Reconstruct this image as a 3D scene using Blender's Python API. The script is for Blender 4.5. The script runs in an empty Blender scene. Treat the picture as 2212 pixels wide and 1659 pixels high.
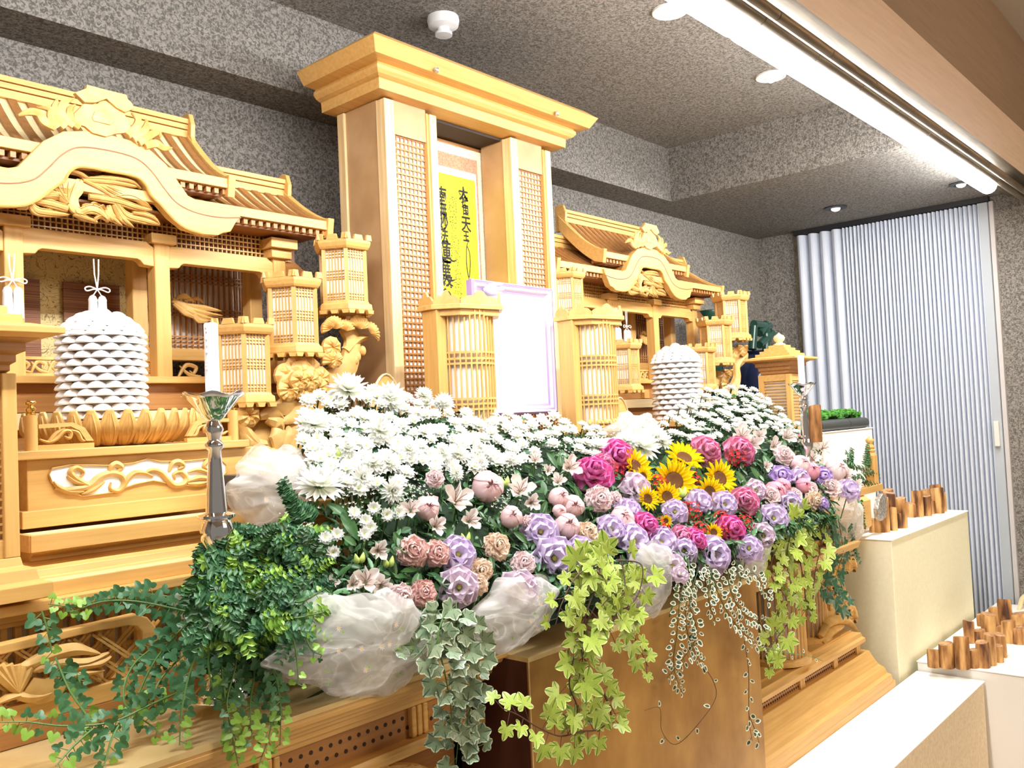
import bpy, math, random
import numpy as np
from mathutils import Vector, Matrix, Quaternion
rng = random.Random(7)
PI = math.pi
SC = bpy.context.scene
COL = SC.collection
# ------------------------------------------------------------ camera
CF, PH, PT, RO = 1900.0, math.radians(41.7), math.radians(2.29), math.radians(2.58)
CP = Vector((0, 0, 1.55))
FW = Vector((math.cos(PH)*math.cos(PT), math.sin(PH)*math.cos(PT), math.sin(PT)))
R0 = Vector((math.sin(PH), -math.cos(PH), 0)); U0 = R0.cross(FW)
RT = math.cos(RO)*R0 - math.sin(RO)*U0
UP = math.cos(RO)*U0 + math.sin(RO)*R0
cam = bpy.data.cameras.new('camera'); co = bpy.data.objects.new('camera', cam); COL.objects.link(co)
cam.sensor_width = 36; cam.lens = 36*CF/2212; cam.clip_start = .02
co.matrix_world = Matrix(((RT.x, UP.x, -FW.x, CP.x), (RT.y, UP.y, -FW.y, CP.y), (RT.z, UP.z, -FW.z, CP.z), (0, 0, 0, 1)))
SC.camera = co
# ------------------------------------------------------------ world, lights, exposure
w = bpy.data.worlds.new('world'); SC.world = w; w.use_nodes = True
w.node_tree.nodes['Background'].inputs[0].default_value = (1.0, .90, .76, 1)
w.node_tree.nodes['Background'].inputs[1].default_value = .17
SC.view_settings.view_transform = 'Standard'; SC.view_settings.look = 'None'
SC.view_settings.exposure = 0.52; SC.view_settings.gamma = 1; SC.view_settings.use_curve_mapping = False
def area(name, loc, target, sx, sy, power, col, spread=180):
    l = bpy.data.lights.new(name, 'AREA'); l.shape = 'RECTANGLE'; l.size = sx; l.size_y = sy
    l.energy = power; l.color = col; l.spread = math.radians(spread)
    o = bpy.data.objects.new(name, l); COL.objects.link(o); o.location = loc
    d = (Vector(target)-Vector(loc)).normalized()
    z = -d; x = Vector((1, 0, 0)); y = z.cross(x).normalized(); x = y.cross(z)
    o.rotation_euler = Matrix((x, y, z)).transposed().to_euler()
    return o
TUBE_Y = 1.085
# the light of the fluorescent tubes mounted under the alcove ceiling
area('tube_light', (2.3, TUBE_Y, 2.57), (2.3, TUBE_Y+.62, 1.5), 5.2, .05, 122, (.97, .98, 1.0))
# the hall's own warm ceiling lamps behind the viewer
area('hall_light', (3.0, -1.7, 2.75), (3.4, 1.4, .9), 2.2, .8, 52, (1.0, .84, .62))

# ------------------------------------------------------------ geometry from the photograph's perspective
def at(u, v, X=None, Y=None, Z=None):
    d = RT*(u-1106) - UP*(v-829.5) + FW*CF
    t = (X-CP.x)/d.x if X is not None else (Y-CP.y)/d.y if Y is not None else (Z-CP.z)/d.z
    return CP + t*d
def catmull(P, n=6):
    P = [Vector(p) for p in P]
    if len(P) < 3: return P
    out = []
    for i in range(len(P)-1):
        a = P[max(i-1, 0)]; b = P[i]; c = P[i+1]; d = P[min(i+2, len(P)-1)]
        for k in range(n):
            t = k/n
            out.append(.5*((2*b)+(c-a)*t+(2*a-5*b+4*c-d)*t*t+(3*b-a-3*c+d)*t**3))
    out.append(P[-1]); return out
def lerpl(L, t):
    x = t*(len(L)-1); i = min(int(x), len(L)-2) if len(L) > 1 else 0
    return L[0] if len(L) == 1 else L[i]*(1-(x-i))+L[i+1]*(x-i)
class MB:
    def __init__(s): s.v = []; s.f = []; s.m = []; s.cm = 0
    def add(s, vs, fs):
        b = len(s.v); s.v += [tuple(q) for q in vs]; s.f += [tuple(b+i for i in f) for f in fs]; s.m += [s.cm]*len(fs); return s
    def box(s, x0, x1, y0, y1, z0, z1):
        return s.add([(x, y, z) for z in (z0, z1) for y in (y0, y1) for x in (x0, x1)],
                     [(0, 2, 3, 1), (4, 5, 7, 6), (0, 1, 5, 4), (2, 6, 7, 3), (0, 4, 6, 2), (1, 3, 7, 5)])
    def bar(s, a, b, wd, dp, up=(0, 1, 0)):
        a = Vector(a); b = Vector(b); t = (b-a).normalized(); u = Vector(up); sd = t.cross(u).normalized()*wd/2; u = sd.cross(t).normalized()*dp/2
        return s.add([p+i*sd+j*u for p in (a, b) for j in (-1, 1) for i in (-1, 1)],
                     [(0, 2, 3, 1), (4, 5, 7, 6), (0, 1, 5, 4), (2, 6, 7, 3), (0, 4, 6, 2), (1, 3, 7, 5)])
    def tube(s, P, r, n=6, cap=True):
        P = [Vector(p) for p in P]; rs = r if isinstance(r, (list, tuple)) else [r]
        vs = []; prev = None
        for i, p in enumerate(P):
            t = (P[min(i+1, len(P)-1)]-P[max(i-1, 0)]).normalized()
            a = prev or (Vector((0, 0, 1)) if abs(t.z) < .9 else Vector((1, 0, 0)))
            a = (a-a.dot(t)*t).normalized(); prev = a; b = t.cross(a)
            rr = lerpl(rs, i/max(1, len(P)-1))
            vs += [p+rr*(math.cos(2*PI*k/n)*a+math.sin(2*PI*k/n)*b) for k in range(n)]
        fs = [(i*n+k, i*n+(k+1) % n, (i+1)*n+(k+1) % n, (i+1)*n+k) for i in range(len(P)-1) for k in range(n)]
        if cap: fs += [tuple(range(n))[::-1], tuple(range((len(P)-1)*n, len(P)*n))]
        return s.add(vs, fs)
    def lathe(s, prof, c, n=24, a0=0, a1=2*PI, sx=1, sy=1):
        full = abs(a1-a0-2*PI) < 1e-6; m = n if full else n+1
        vs = [(c[0]+r*sx*math.cos(a0+(a1-a0)*k/n), c[1]+r*sy*math.sin(a0+(a1-a0)*k/n), c[2]+z) for r, z in prof for k in range(m)]
        fs = [(i*m+k, i*m+(k+1) % m, (i+1)*m+(k+1) % m, (i+1)*m+k) for i in range(len(prof)-1) for k in range(n)]
        if full: fs += [tuple(range(m))[::-1], tuple(range((len(prof)-1)*m, len(prof)*m))]
        return s.add(vs, fs)
    def prism(s, poly, y0, y1):      # outline in x,z extruded in y
        n = len(poly); vs = [(x, y0, z) for x, z in poly]+[(x, y1, z) for x, z in poly]
        ar = sum(poly[i][0]*poly[(i+1) % n][1]-poly[(i+1) % n][0]*poly[i][1] for i in range(n))
        f0 = tuple(range(n)); f1 = tuple(range(n, 2*n))[::-1]
        sd = [(i, i+n, (i+1) % n+n, (i+1) % n) for i in range(n)]
        fs = [f0, f1]+sd
        if ar < 0: fs = [f[::-1] for f in fs]
        return s.add(vs, fs)
    def prismz(s, poly, z0, z1):
        n = len(poly); vs = [(x, y, z0) for x, y in poly]+[(x, y, z1) for x, y in poly]
        ar = sum(poly[i][0]*poly[(i+1) % n][1]-poly[(i+1) % n][0]*poly[i][1] for i in range(n))
        fs = [tuple(range(n))[::-1], tuple(range(n, 2*n))]+[(i, (i+1) % n, (i+1) % n+n, i+n) for i in range(n)]
        if ar < 0: fs = [f[::-1] for f in fs]
        return s.add(vs, fs)
    def extx(s, prof, x0, x1):       # profile in y,z extruded in x
        n = len(prof); vs = [(x0, y, z) for y, z in prof]+[(x1, y, z) for y, z in prof]
        ar = sum(prof[i][0]*prof[(i+1) % n][1]-prof[(i+1) % n][0]*prof[i][1] for i in range(n))
        fs = [tuple(range(n))[::-1], tuple(range(n, 2*n))]+[(i, (i+1) % n, (i+1) % n+n, i+n) for i in range(n)]
        if ar < 0: fs = [f[::-1] for f in fs]
        return s.add(vs, fs)
    def ribbon(s, P, W, th=.006, nrm=(0, -1, 0), n=5, back=.003):   # carved tapering strip with a raised middle
        C = catmull(P, n); N = Vector(nrm).normalized(); vs = []
        for i, p in enumerate(C):
            t = (C[min(i+1, len(C)-1)]-C[max(i-1, 0)]).normalized(); sd = t.cross(N).normalized()
            wd = lerpl(W, i/(len(C)-1))/2; q = min(1, wd/(max(W)/2+1e-9)+.2)
            vs += [p-sd*wd-N*back, p-sd*wd*.9+N*th*.45*q, p+N*th*q, p+sd*wd*.9+N*th*.45*q, p+sd*wd-N*back]
        m = len(C)
        fs = [(i*5+k, (i+1)*5+k, (i+1)*5+(k+1) % 5, i*5+(k+1) % 5) for i in range(m-1) for k in range(5)]
        fs += [(0, 1, 2, 3, 4), tuple(range((m-1)*5, m*5))[::-1]]
        return s.add(vs, fs)
    def fan(s, c, r, a0, a1, ridges=12, depth=.014, sq=1.0, tilt=0):  # ribbed shell, facing -y
        vs = []; fs = []; nn = ridges*2; R_ = [0.06, .4, .75, 1.0]
        for j, q in enumerate(R_):
            for k in range(nn+1):
                a = a0+(a1-a0)*k/nn; rr = r*q*(1+(.05 if k % 2 else -.02)*(q > .8))
                d = depth*math.sin(PI*min(1, .15+q*.75))*(1 if k % 2 else .62)
                vs.append((c[0]+rr*math.cos(a), c[1]-d, c[2]+rr*sq*math.sin(a)))
        m = nn+1
        for j in range(3):
            for k in range(nn): fs.append((j*m+k, (j+1)*m+k, (j+1)*m+k+1, j*m+k+1))
        b = len(vs); vs += [(c[0]+r*.97*math.cos(a0+(a1-a0)*k/nn), c[1]+.008, c[2]+r*.97*sq*math.sin(a0+(a1-a0)*k/nn)) for k in range(m)]
        for k in range(nn): fs.append((3*m+k, b+k, b+k+1, 3*m+k+1))
        return s.add(vs, fs)
    def blob(s, c, r, n=10, m=6, q=1, squash=(1, 1, 1)):
        vs = []; 
        for j in range(m+1):
            ph = PI*j/m-PI/2
            for k in range(n):
                a = 2*PI*k/n
                vs.append((c[0]+r*squash[0]*math.cos(ph)*math.cos(a), c[1]+r*squash[1]*math.cos(ph)*math.sin(a), c[2]+r*squash[2]*math.sin(ph)))
        return s.add(vs, [(j*n+k, j*n+(k+1) % n, (j+1)*n+(k+1) % n, (j+1)*n+k) for j in range(m) for k in range(n)])
    def mesh(s, name, mats, off=(0, 0, 0), smooth=False):
        me = bpy.data.meshes.new(name); o = Vector(off)
        me.from_pydata([(x-o.x, y-o.y, z-o.z) for x, y, z in s.v], [], s.f)
        for mt in (mats if isinstance(mats, (list, tuple)) else [mats]): me.materials.append(mt)
        if any(s.m): me.polygons.foreach_set('material_index', s.m)
        if smooth: me.polygons.foreach_set('use_smooth', [True]*len(s.f))
        me.validate(); return me
def sm_angle(o, ang=40):
    md = o.data
    try: md.set_sharp_from_angle(angle=math.radians(ang))
    except Exception: pass
def bevel(o, w=.0015, seg=2):
    m = o.modifiers.new('bevel', 'BEVEL'); m.width = w; m.segments = seg; m.limit_method = 'ANGLE'; m.angle_limit = math.radians(35); return o
def thing(name, label, cat, loc=(0, 0, 0), group=None, kind=None):
    o = bpy.data.objects.new(name, None); COL.objects.link(o); o.location = loc; o.empty_display_size = .05
    if label: o['label'] = label
    if cat: o['category'] = cat
    if group: o['group'] = group
    if kind: o['kind'] = kind
    return o
WLOC = {}
def obj(name, mb, mat, parent=None, smooth=False, bev=0, label=None, kind=None, cat=None, group=None, loc=None):
    off = (0, 0, 0)
    if parent is not None:
        p = parent; off = Vector((0, 0, 0))
        while p is not None: off += p.location; p = p.parent
    elif loc is not None: off = Vector(loc)
    me = mb.mesh(name, mat, off, smooth)
    o = bpy.data.objects.new(name, me); COL.objects.link(o)
    if parent is not None: o.parent = parent
    elif loc is not None: o.location = loc
    if smooth: sm_angle(o, 50)
    if bev: bevel(o, bev)
    if label: o['label'] = label
    if kind: o['kind'] = kind
    if cat: o['category'] = cat
    if group: o['group'] = group
    return o
KIDS = {}
def copy_tree(o, parent=None):
    c = o.copy(); COL.objects.link(c); c.parent = parent
    for ch in list(o.children): copy_tree(ch, c)
    return c
# ------------------------------------------------------------ materials
def mat(name, col, rough=.5, metal=0, spec=.5, trans=0, sss=0, alpha=1, emis=None, es=0, sheen=0):
    m = bpy.data.materials.new(name); m.use_nodes = True; b = m.node_tree.nodes['Principled BSDF']
    b.inputs['Base Color'].default_value = (*col, 1); b.inputs['Roughness'].default_value = rough; b.inputs['Metallic'].default_value = metal
    b.inputs['Specular IOR Level'].default_value = spec
    if trans: b.inputs['Transmission Weight'].default_value = trans
    if alpha < 1: b.inputs['Alpha'].default_value = alpha
    if sheen: b.inputs['Sheen Weight'].default_value = sheen
    if emis: b.inputs['Emission Color'].default_value = (*emis, 1); b.inputs['Emission Strength'].default_value = es
    return m
def nodes(m): nt = m.node_tree; return nt, nt.nodes, nt.links, nt.nodes['Principled BSDF']
def ramp_noise(m, c1, c2, scale=(30, 30, 30), nscale=1, lo=.35, hi=.65, detail=3, bump=0, bd=.002, coord='Object', mid=None, typ='noise', rnd=0):
    nt, N, L, b = nodes(m)
    tc = N.new('ShaderNodeTexCoord'); mp = N.new('ShaderNodeMapping'); mp.inputs['Scale'].default_value = scale
    nz = N.new('ShaderNodeTexNoise'); nz.inputs['Scale'].default_value = nscale; nz.inputs['Detail'].default_value = detail
    L.new(tc.outputs[coord], mp.inputs[0]); L.new(mp.outputs[0], nz.inputs['Vector'])
    if rnd:
        oi = N.new('ShaderNodeObjectInfo'); ml = N.new('ShaderNodeMath'); ml.operation = 'MULTIPLY'; ml.inputs[1].default_value = 37
        L.new(oi.outputs['Random'], ml.inputs[0]); L.new(ml.outputs[0], mp.inputs['Location'])
    cr = N.new('ShaderNodeValToRGB'); cr.color_ramp.elements[0].position = lo; cr.color_ramp.elements[1].position = hi
    cr.color_ramp.elements[0].color = (*c1, 1); cr.color_ramp.elements[1].color = (*c2, 1)
    if mid: e = cr.color_ramp.elements.new(mid[0]); e.color = (*mid[1], 1)
    L.new(nz.outputs['Fac'], cr.inputs[0]); L.new(cr.outputs[0], b.inputs['Base Color'])
    if bump:
        bp = N.new('ShaderNodeBump'); bp.inputs['Strength'].default_value = bump; bp.inputs['Distance'].default_value = bd
        L.new(nz.outputs['Fac'], bp.inputs['Height']); L.new(bp.outputs[0], b.inputs['Normal'])
    return m
def wood(name, a, b_, axis='x', rough=.42):
    sc = {'x': (5, 90, 110), 'z': (90, 90, 5), 'y': (110, 5, 90)}[axis]
    return ramp_noise(mat(name, a, rough), a, b_, sc, 1, .25, .75, 4, .12, .0008, rnd=1)
W1a, W1b = (.62, .345, .095), (.78, .475, .155)
M = {}
M['wood'] = wood('hinoki_wood', W1a, W1b, 'x')
M['woodz'] = wood('hinoki_wood_upright', W1a, W1b, 'z')
M['wooddk'] = wood('hinoki_wood_warm', (.36, .155, .042), (.50, .235, .07), 'x')
M['woodpale'] = wood('pale_wood', (.84, .66, .34), (.93, .78, .46), 'x')
M['woodbat'] = wood('batten_wood', (.25, .105, .03), (.36, .165, .05), 'z')
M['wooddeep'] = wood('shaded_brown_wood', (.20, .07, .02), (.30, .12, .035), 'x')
M['woodply'] = wood('bright_edge_wood', (.72, .46, .19), (.92, .72, .40), 'z')
M['carve'] = ramp_noise(mat('carved_wood', W1a, .5), (.58, .32, .085), (.78, .50, .17), (25, 25, 25), 1, .3, .7, 3, .2, .001)
M['panel'] = ramp_noise(mat('beige_side_panel', (.62, .43, .25), .5), (.46, .27, .12), (.56, .35, .17), (8, 8, 8))
M['paper'] = mat('white_paper', (.93, .90, .86), .8)
M['dark'] = mat('dark_recess', (.035, .018, .012), .7)
M['maroon'] = ramp_noise(mat('unlit_maroon_side', (.07, .018, .01), .5), (.05, .012, .008), (.09, .025, .014), (10, 10, 3))  # dark maroon carries the unlit look of the gold box's side
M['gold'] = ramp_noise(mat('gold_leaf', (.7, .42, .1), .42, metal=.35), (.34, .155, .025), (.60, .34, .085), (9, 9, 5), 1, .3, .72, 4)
M['goldpale'] = ramp_noise(mat('gold_foil_lit_top', (.8, .6, .25), .4, metal=.3), (.72, .50, .2), (.88, .68, .34), (9, 9, 9), 1, .3, .7, 4)  # same gold painted paler, as the tubes light the flat top
M['chrome'] = mat('polished_silver', (.86, .86, .90), .07, 1)
M['brass'] = mat('brass', (.85, .58, .22), .2, 1)
M['wax'] = mat('white_wax', (.93, .92, .93), .45)
M['rice'] = mat('white_rice_cake', (.95, .93, .93), .6)
M['white'] = mat('white_cloth', (.93, .90, .84), .9)
M['cream'] = ramp_noise(mat('cream_felt', (.86, .80, .58), .95), (.93, .88, .62), (.96, .92, .68), (60, 60, 60))
M['felt'] = ramp_noise(mat('beige_felt', (.7, .58, .46), .95), (.74, .60, .42), (.84, .71, .53), (90, 90, 90), bump=.3)
M['lav'] = mat('lavender_frame', (.46, .34, .74), .4)
M['lavw'] = mat('pale_lavender_frame', (.72, .66, .90), .4)
M['silver'] = ramp_noise(mat('crackled_silver', (.6, .58, .55), .35, .7), (.35, .33, .3), (.85, .82, .78), (120, 120, 120), bump=.8)
M['glass'] = mat('clear_glass', (1, 1, 1), .05, trans=1)
M['plastic'] = mat('white_plastic', (.90, .89, .87), .4)
M['black'] = mat('black_trim', (.02, .02, .022), .5)
M['bronze'] = ramp_noise(mat('bronze_rail', (.26, .21, .15), .4, .6), (.2, .16, .11), (.34, .28, .2), (4, 60, 60))
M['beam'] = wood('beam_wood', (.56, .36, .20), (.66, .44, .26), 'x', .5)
M['beamf'] = wood('beam_shaded_front_wood', (.17, .10, .06), (.21, .13, .08), 'x', .6)  # beam wood darkened to paint the shade on its front face
M['tubem'] = mat('lit_tube', (1, 1, 1), .5, emis=(.97, .98, 1), es=32)
M['bulb'] = mat('lamp_bulb', (1, .97, .9), .3, emis=(1, .95, .86), es=1.2)
M['moss'] = ramp_noise(mat('green_moss', (.05, .2, .02), .8), (.02, .11, .01), (.10, .34, .04), (90, 90, 90))
M['navy'] = mat('navy_glaze', (.012, .018, .05), .15)
M['bottle'] = mat('dark_green_glaze', (.015, .06, .04), .2)
M['slate'] = mat('dark_slate_cover', (.05, .055, .05), .5)
M['red'] = mat('maroon_lacquer', (.16, .03, .035), .4)
M['rope'] = mat('white_cord', (.85, .82, .78), .8)
M['tassel'] = ramp_noise(mat('white_tassel', (.92, .9, .9), .8), (.72, .70, .72), (.97, .96, .96), (400, 400, 6))
M['blind'] = ramp_noise(mat('bamboo_blind', (.2, .08, .03), .6), (.10, .03, .012), (.34, .15, .07), (3, 3, 500), 1, .35, .65, 2, .4)
M['ink'] = mat('black_ink', (.012, .011, .01), .7)
M['yellow'] = mat('yellow_paper', (.96, .90, .03), .8)
M['salmon'] = ramp_noise(mat('salmon_silk', (.72, .28, .17), .8), (.62, .22, .13), (.80, .36, .22), (160, 160, 160))
M['outer'] = mat('hall_plaster', (.5, .42, .33), .9)
def brocade(name, base, line, sc=34):
    m = mat(name, base, .55); nt, N, L, b = nodes(m)
    tc = N.new('ShaderNodeTexCoord'); wv = N.new('ShaderNodeTexNoise'); wv.inputs['Scale'].default_value = sc; wv.inputs['Detail'].default_value = 1; wv.inputs['Distortion'].default_value = 2.5
    L.new(tc.outputs['Object'], wv.inputs['Vector'])
    cr = N.new('ShaderNodeValToRGB'); e = cr.color_ramp.elements
    e[0].position = .44; e[0].color = (*base, 1); e[1].position = .56; e[1].color = (*base, 1)
    k = cr.color_ramp.elements.new(.5); k.color = (*line, 1); k = cr.color_ramp.elements.new(.47); k.color = (*base, 1); k = cr.color_ramp.elements.new(.53); k.color = (*base, 1)
    L.new(wv.outputs['Fac'], cr.inputs[0]); L.new(cr.outputs[0], b.inputs['Base Color']); return m
M['brocade'] = brocade('gold_brocade', (.70, .58, .27), (.16, .08, .02), 30)
M['brocade2'] = brocade('cream_brocade', (.82, .74, .55), (.50, .38, .22), 70)
# textured wall covering
def wallpaper(name, dark, light):
    m = mat(name, dark, .75); nt, N, L, b = nodes(m)
    tc = N.new('ShaderNodeTexCoord'); nz = N.new('ShaderNodeTexNoise'); nz.inputs['Scale'].default_value = 95; nz.inputs['Detail'].default_value = 2.5; nz.inputs['Distortion'].default_value = 1.2
    n2 = N.new('ShaderNodeTexNoise'); n2.inputs['Scale'].default_value = 3
    L.new(tc.outputs['Object'], nz.inputs['Vector']); L.new(tc.outputs['Object'], n2.inputs['Vector'])
    cr = N.new('ShaderNodeValToRGB'); cr.color_ramp.elements[0].position = .40; cr.color_ramp.elements[1].position = .60
    cr.color_ramp.elements[0].color = (*dark, 1); cr.color_ramp.elements[1].color = (*light, 1)
    L.new(nz.outputs['Fac'], cr.inputs[0]); L.new(cr.outputs[0], b.inputs['Base Color'])
    bp = N.new('ShaderNodeBump'); bp.inputs['Strength'].default_value = .35; bp.inputs['Distance'].default_value = .003
    L.new(nz.outputs['Fac'], bp.inputs['Height']); L.new(bp.outputs[0], b.inputs['Normal']); return m
M['wallp'] = wallpaper('speckled_wallpaper', (.115, .103, .088), (.33, .30, .262))
def petal_mat(name, c1, c2, rough=.55):
    m = mat(name, c1, rough); nt, N, L, b = nodes(m)
    g = N.new('ShaderNodeTexCoord'); sp = N.new('ShaderNodeSeparateXYZ'); L.new(g.outputs['UV'], sp.inputs[0])
    cr = N.new('ShaderNodeValToRGB'); cr.color_ramp.elements[0].color = (*c1, 1); cr.color_ramp.elements[1].color = (*c2, 1); cr.color_ramp.elements[1].position = .8
    L.new(sp.outputs['Y'], cr.inputs[0]); L.new(cr.outputs[0], b.inputs['Base Color'])
    b.inputs['Specular IOR Level'].default_value = .2
    tr = N.new('ShaderNodeBsdfTranslucent'); L.new(cr.outputs[0], tr.inputs[0]); mx = N.new('ShaderNodeMixShader'); mx.inputs[0].default_value = .25
    out = N['Material Output']; L.new(b.outputs[0], mx.inputs[1]); L.new(tr.outputs[0], mx.inputs[2]); L.new(mx.outputs[0], out.inputs[0]); return m
P = {}
P['mum'] = petal_mat('white_petal', (.85, .88, .66), (.97, .97, .96))
P['rose'] = petal_mat('hot_pink_petal', (.86, .40, .58), (.91, .24, .60))
P['roselt'] = petal_mat('soft_pink_rose_petal', (.92, .74, .70), (.90, .36, .58))
P['sun'] = petal_mat('yellow_petal', (.93, .55, .0), (.99, .84, .02))
P['lav'] = petal_mat('lavender_petal', (.95, .91, .95), (.83, .71, .93))
P['lavp'] = petal_mat('pale_lavender_petal', (.95, .91, .86), (.90, .77, .90))
P['lavd'] = petal_mat('violet_petal', (.78, .64, .88), (.66, .50, .87))
P['carn'] = petal_mat('salmon_pink_petal', (.80, .46, .42), (.93, .66, .62))
P['carnb'] = petal_mat('beige_peach_petal', (.80, .58, .42), (.95, .78, .62))
P['carnd'] = petal_mat('dusty_rose_petal', (.60, .28, .28), (.84, .56, .52))
P['carnp'] = petal_mat('blush_petal', (.86, .52, .54), (.95, .80, .80))
P['peony'] = petal_mat('shell_pink_petal', (.90, .46, .50), (.96, .72, .73))
P['peonyd'] = petal_mat('deep_pink_petal', (.76, .24, .34), (.88, .42, .52))
P['alst'] = petal_mat('ivory_pink_petal', (.92, .72, .66), (.96, .90, .86))
P['red'] = petal_mat('scarlet_petal', (.50, .02, .02), (.78, .05, .04))
P['disc'] = ramp_noise(mat('brown_seed_disc', (.12, .04, .01), .9), (.05, .015, .004), (.30, .12, .03), (300, 300, 300), bump=1)
P['ctr'] = mat('yellow_green_centre', (.55, .60, .08), .8)
P['stem'] = mat('green_stem', (.10, .22, .05), .5)
P['stemd'] = mat('dark_green_stem', (.035, .09, .02), .5)
P['brown'] = mat('brown_stem', (.10, .05, .03), .6)
def leaf_mat(name, c1, c2, veins=None, vd=False):
    m = mat(name, c1, .38); nt, N, L, b = nodes(m)
    g = N.new('ShaderNodeTexCoord'); oi = N.new('ShaderNodeNewGeometry'); nz = N.new('ShaderNodeTexNoise'); nz.inputs['Scale'].default_value = 26; nz.inputs['Detail'].default_value = 2
    L.new(g.outputs['Object'], nz.inputs['Vector'])
    mx = N.new('ShaderNodeMath'); mx.operation = 'MULTIPLY_ADD'; mx.inputs[1].default_value = .5; L.new(oi.outputs['Random Per Island'], mx.inputs[0])
    hf = N.new('ShaderNodeMath'); hf.operation = 'MULTIPLY'; hf.inputs[1].default_value = .5; L.new(nz.outputs['Fac'], hf.inputs[0]); L.new(hf.outputs[0], mx.inputs[2])
    cr = N.new('ShaderNodeValToRGB'); cr.color_ramp.elements[0].color = (*c1, 1); cr.color_ramp.elements[1].color = (*c2, 1); cr.color_ramp.elements[0].position = .2; cr.color_ramp.elements[1].position = .8
    L.new(mx.outputs[0], cr.inputs[0]); src = cr.outputs[0]
    if veins:
        sp = N.new('ShaderNodeSeparateXYZ'); L.new(g.outputs['UV'], sp.inputs[0])
        r2 = N.new('ShaderNodeValToRGB'); r2.color_ramp.elements[0].position = veins[1]; r2.color_ramp.elements[1].position = veins[1]+.06
        L.new(sp.outputs['X'], r2.inputs[0]); mc = N.new('ShaderNodeMix'); mc.data_type = 'RGBA'
        L.new(r2.outputs[0], mc.inputs[0]); L.new(src, mc.inputs[6]); mc.inputs[7].default_value = (*veins[0], 1); src = mc.outputs[2]
    if vd:
        r3 = N.new('ShaderNodeValToRGB'); r3.color_ramp.elements[0].color = (1, 1, 1, 1); r3.color_ramp.elements[1].color = (0, 0, 0, 1); r3.color_ramp.elements[0].position = .05; r3.color_ramp.elements[1].position = .14
        L.new(sp.outputs['Y'], r3.inputs[0]); m3 = N.new('ShaderNodeMix'); m3.data_type = 'RGBA'; L.new(r3.outputs[0], m3.inputs[0]); L.new(src, m3.inputs[6]); m3.inputs[7].default_value = (c1[0]*.45, c1[1]*.55, c1[2]*.6, 1); src = m3.outputs[2]
    L.new(src, b.inputs['Base Color']); return m
P['leaf'] = leaf_mat('dark_green_leaf', (.012, .05, .012), (.05, .15, .035))
P['leafm'] = leaf_mat('mid_green_leaf', (.02, .10, .04), (.10, .26, .10))
P['leafb'] = leaf_mat('bright_green_leaf', (.12, .30, .03), (.36, .58, .08))
P['ivy'] = leaf_mat('chartreuse_ivy_leaf', (.20, .34, .03), (.56, .70, .12), ((.74, .80, .32), .90), True)
P['ivyd'] = leaf_mat('grey_green_ivy_leaf', (.08, .15, .07), (.30, .40, .24), ((.52, .60, .44), .86), True)
P['ivyk'] = leaf_mat('deep_green_ivy_leaf', (.015, .07, .03), (.05, .15, .07), ((.3, .4, .3), .92), True)
P['varg'] = leaf_mat('white_edged_leaf', (.03, .07, .035), (.08, .15, .08), ((.90, .88, .70), .62))
def tulle_mat():
    m = bpy.data.materials.new('white_tulle'); m.use_nodes = True; nt = m.node_tree; N = nt.nodes; L = nt.links; N.clear()
    out = N.new('ShaderNodeOutputMaterial'); tr = N.new('ShaderNodeBsdfTransparent'); df = N.new('ShaderNodeBsdfDiffuse'); df.inputs[0].default_value = (.96, .94, .90, 1)
    tl = N.new('ShaderNodeBsdfTranslucent'); tl.inputs[0].default_value = (.93, .91, .88, 1); m1 = N.new('ShaderNodeMixShader'); m1.inputs[0].default_value = .5
    L.new(df.outputs[0], m1.inputs[1]); L.new(tl.outputs[0], m1.inputs[2])
    lw = N.new('ShaderNodeLayerWeight'); lw.inputs[0].default_value = .30; mr = N.new('ShaderNodeMapRange'); mr.inputs[3].default_value = .36; mr.inputs[4].default_value = .80
    L.new(lw.outputs['Facing'], mr.inputs[0]); m2 = N.new('ShaderNodeMixShader'); 
    tc = N.new('ShaderNodeTexCoord'); mp = N.new('ShaderNodeMapping'); mp.inputs['Scale'].default_value = (5, 5, 9); mp.inputs['Rotation'].default_value = (0, .5, 0); nz = N.new('ShaderNodeTexNoise'); nz.inputs['Scale'].default_value = 1.6; nz.inputs['Detail'].default_value = 2; nz.inputs['Distortion'].default_value = 1.5
    L.new(tc.outputs['Object'], mp.inputs[0]); L.new(mp.outputs[0], nz.inputs['Vector']); cr = N.new('ShaderNodeValToRGB'); e = cr.color_ramp.elements; e[0].position = .44; e[0].color = (0, 0, 0, 1); e[1].position = .60; e[1].color = (.05, .05, .05, 1); k = e.new(.50); k.color = (1, 1, 1, 1); k = e.new(.515); k.color = (.35, .35, .35, 1)
    L.new(nz.outputs['Fac'], cr.inputs[0]); ma = N.new('ShaderNodeMath'); ma.operation = 'MULTIPLY_ADD'; ma.inputs[1].default_value = .38; ma.use_clamp = True; L.new(cr.outputs[0], ma.inputs[0]); L.new(mr.outputs[0], ma.inputs[2]); L.new(ma.outputs[0], m2.inputs[0]); L.new(tr.outputs[0], m2.inputs[1]); L.new(m1.outputs[0], m2.inputs[2]); L.new(m2.outputs[0], out.inputs[0]); return m
M['tulle'] = tulle_mat()
def bark():
    return ramp_noise(mat('split_log_wood', (.4, .2, .06), .55), (.09, .03, .012), (.72, .42, .15), (26, 26, 5), 1, .38, .62, 5, .4, .002, mid=(.5, (.42, .19, .055)), rnd=1)
M['log'] = bark(); M['logend'] = ramp_noise(mat('log_end', (.5, .25, .1), .6), (.30, .13, .05), (.62, .35, .16), (60, 60, 60), rnd=1)
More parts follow.
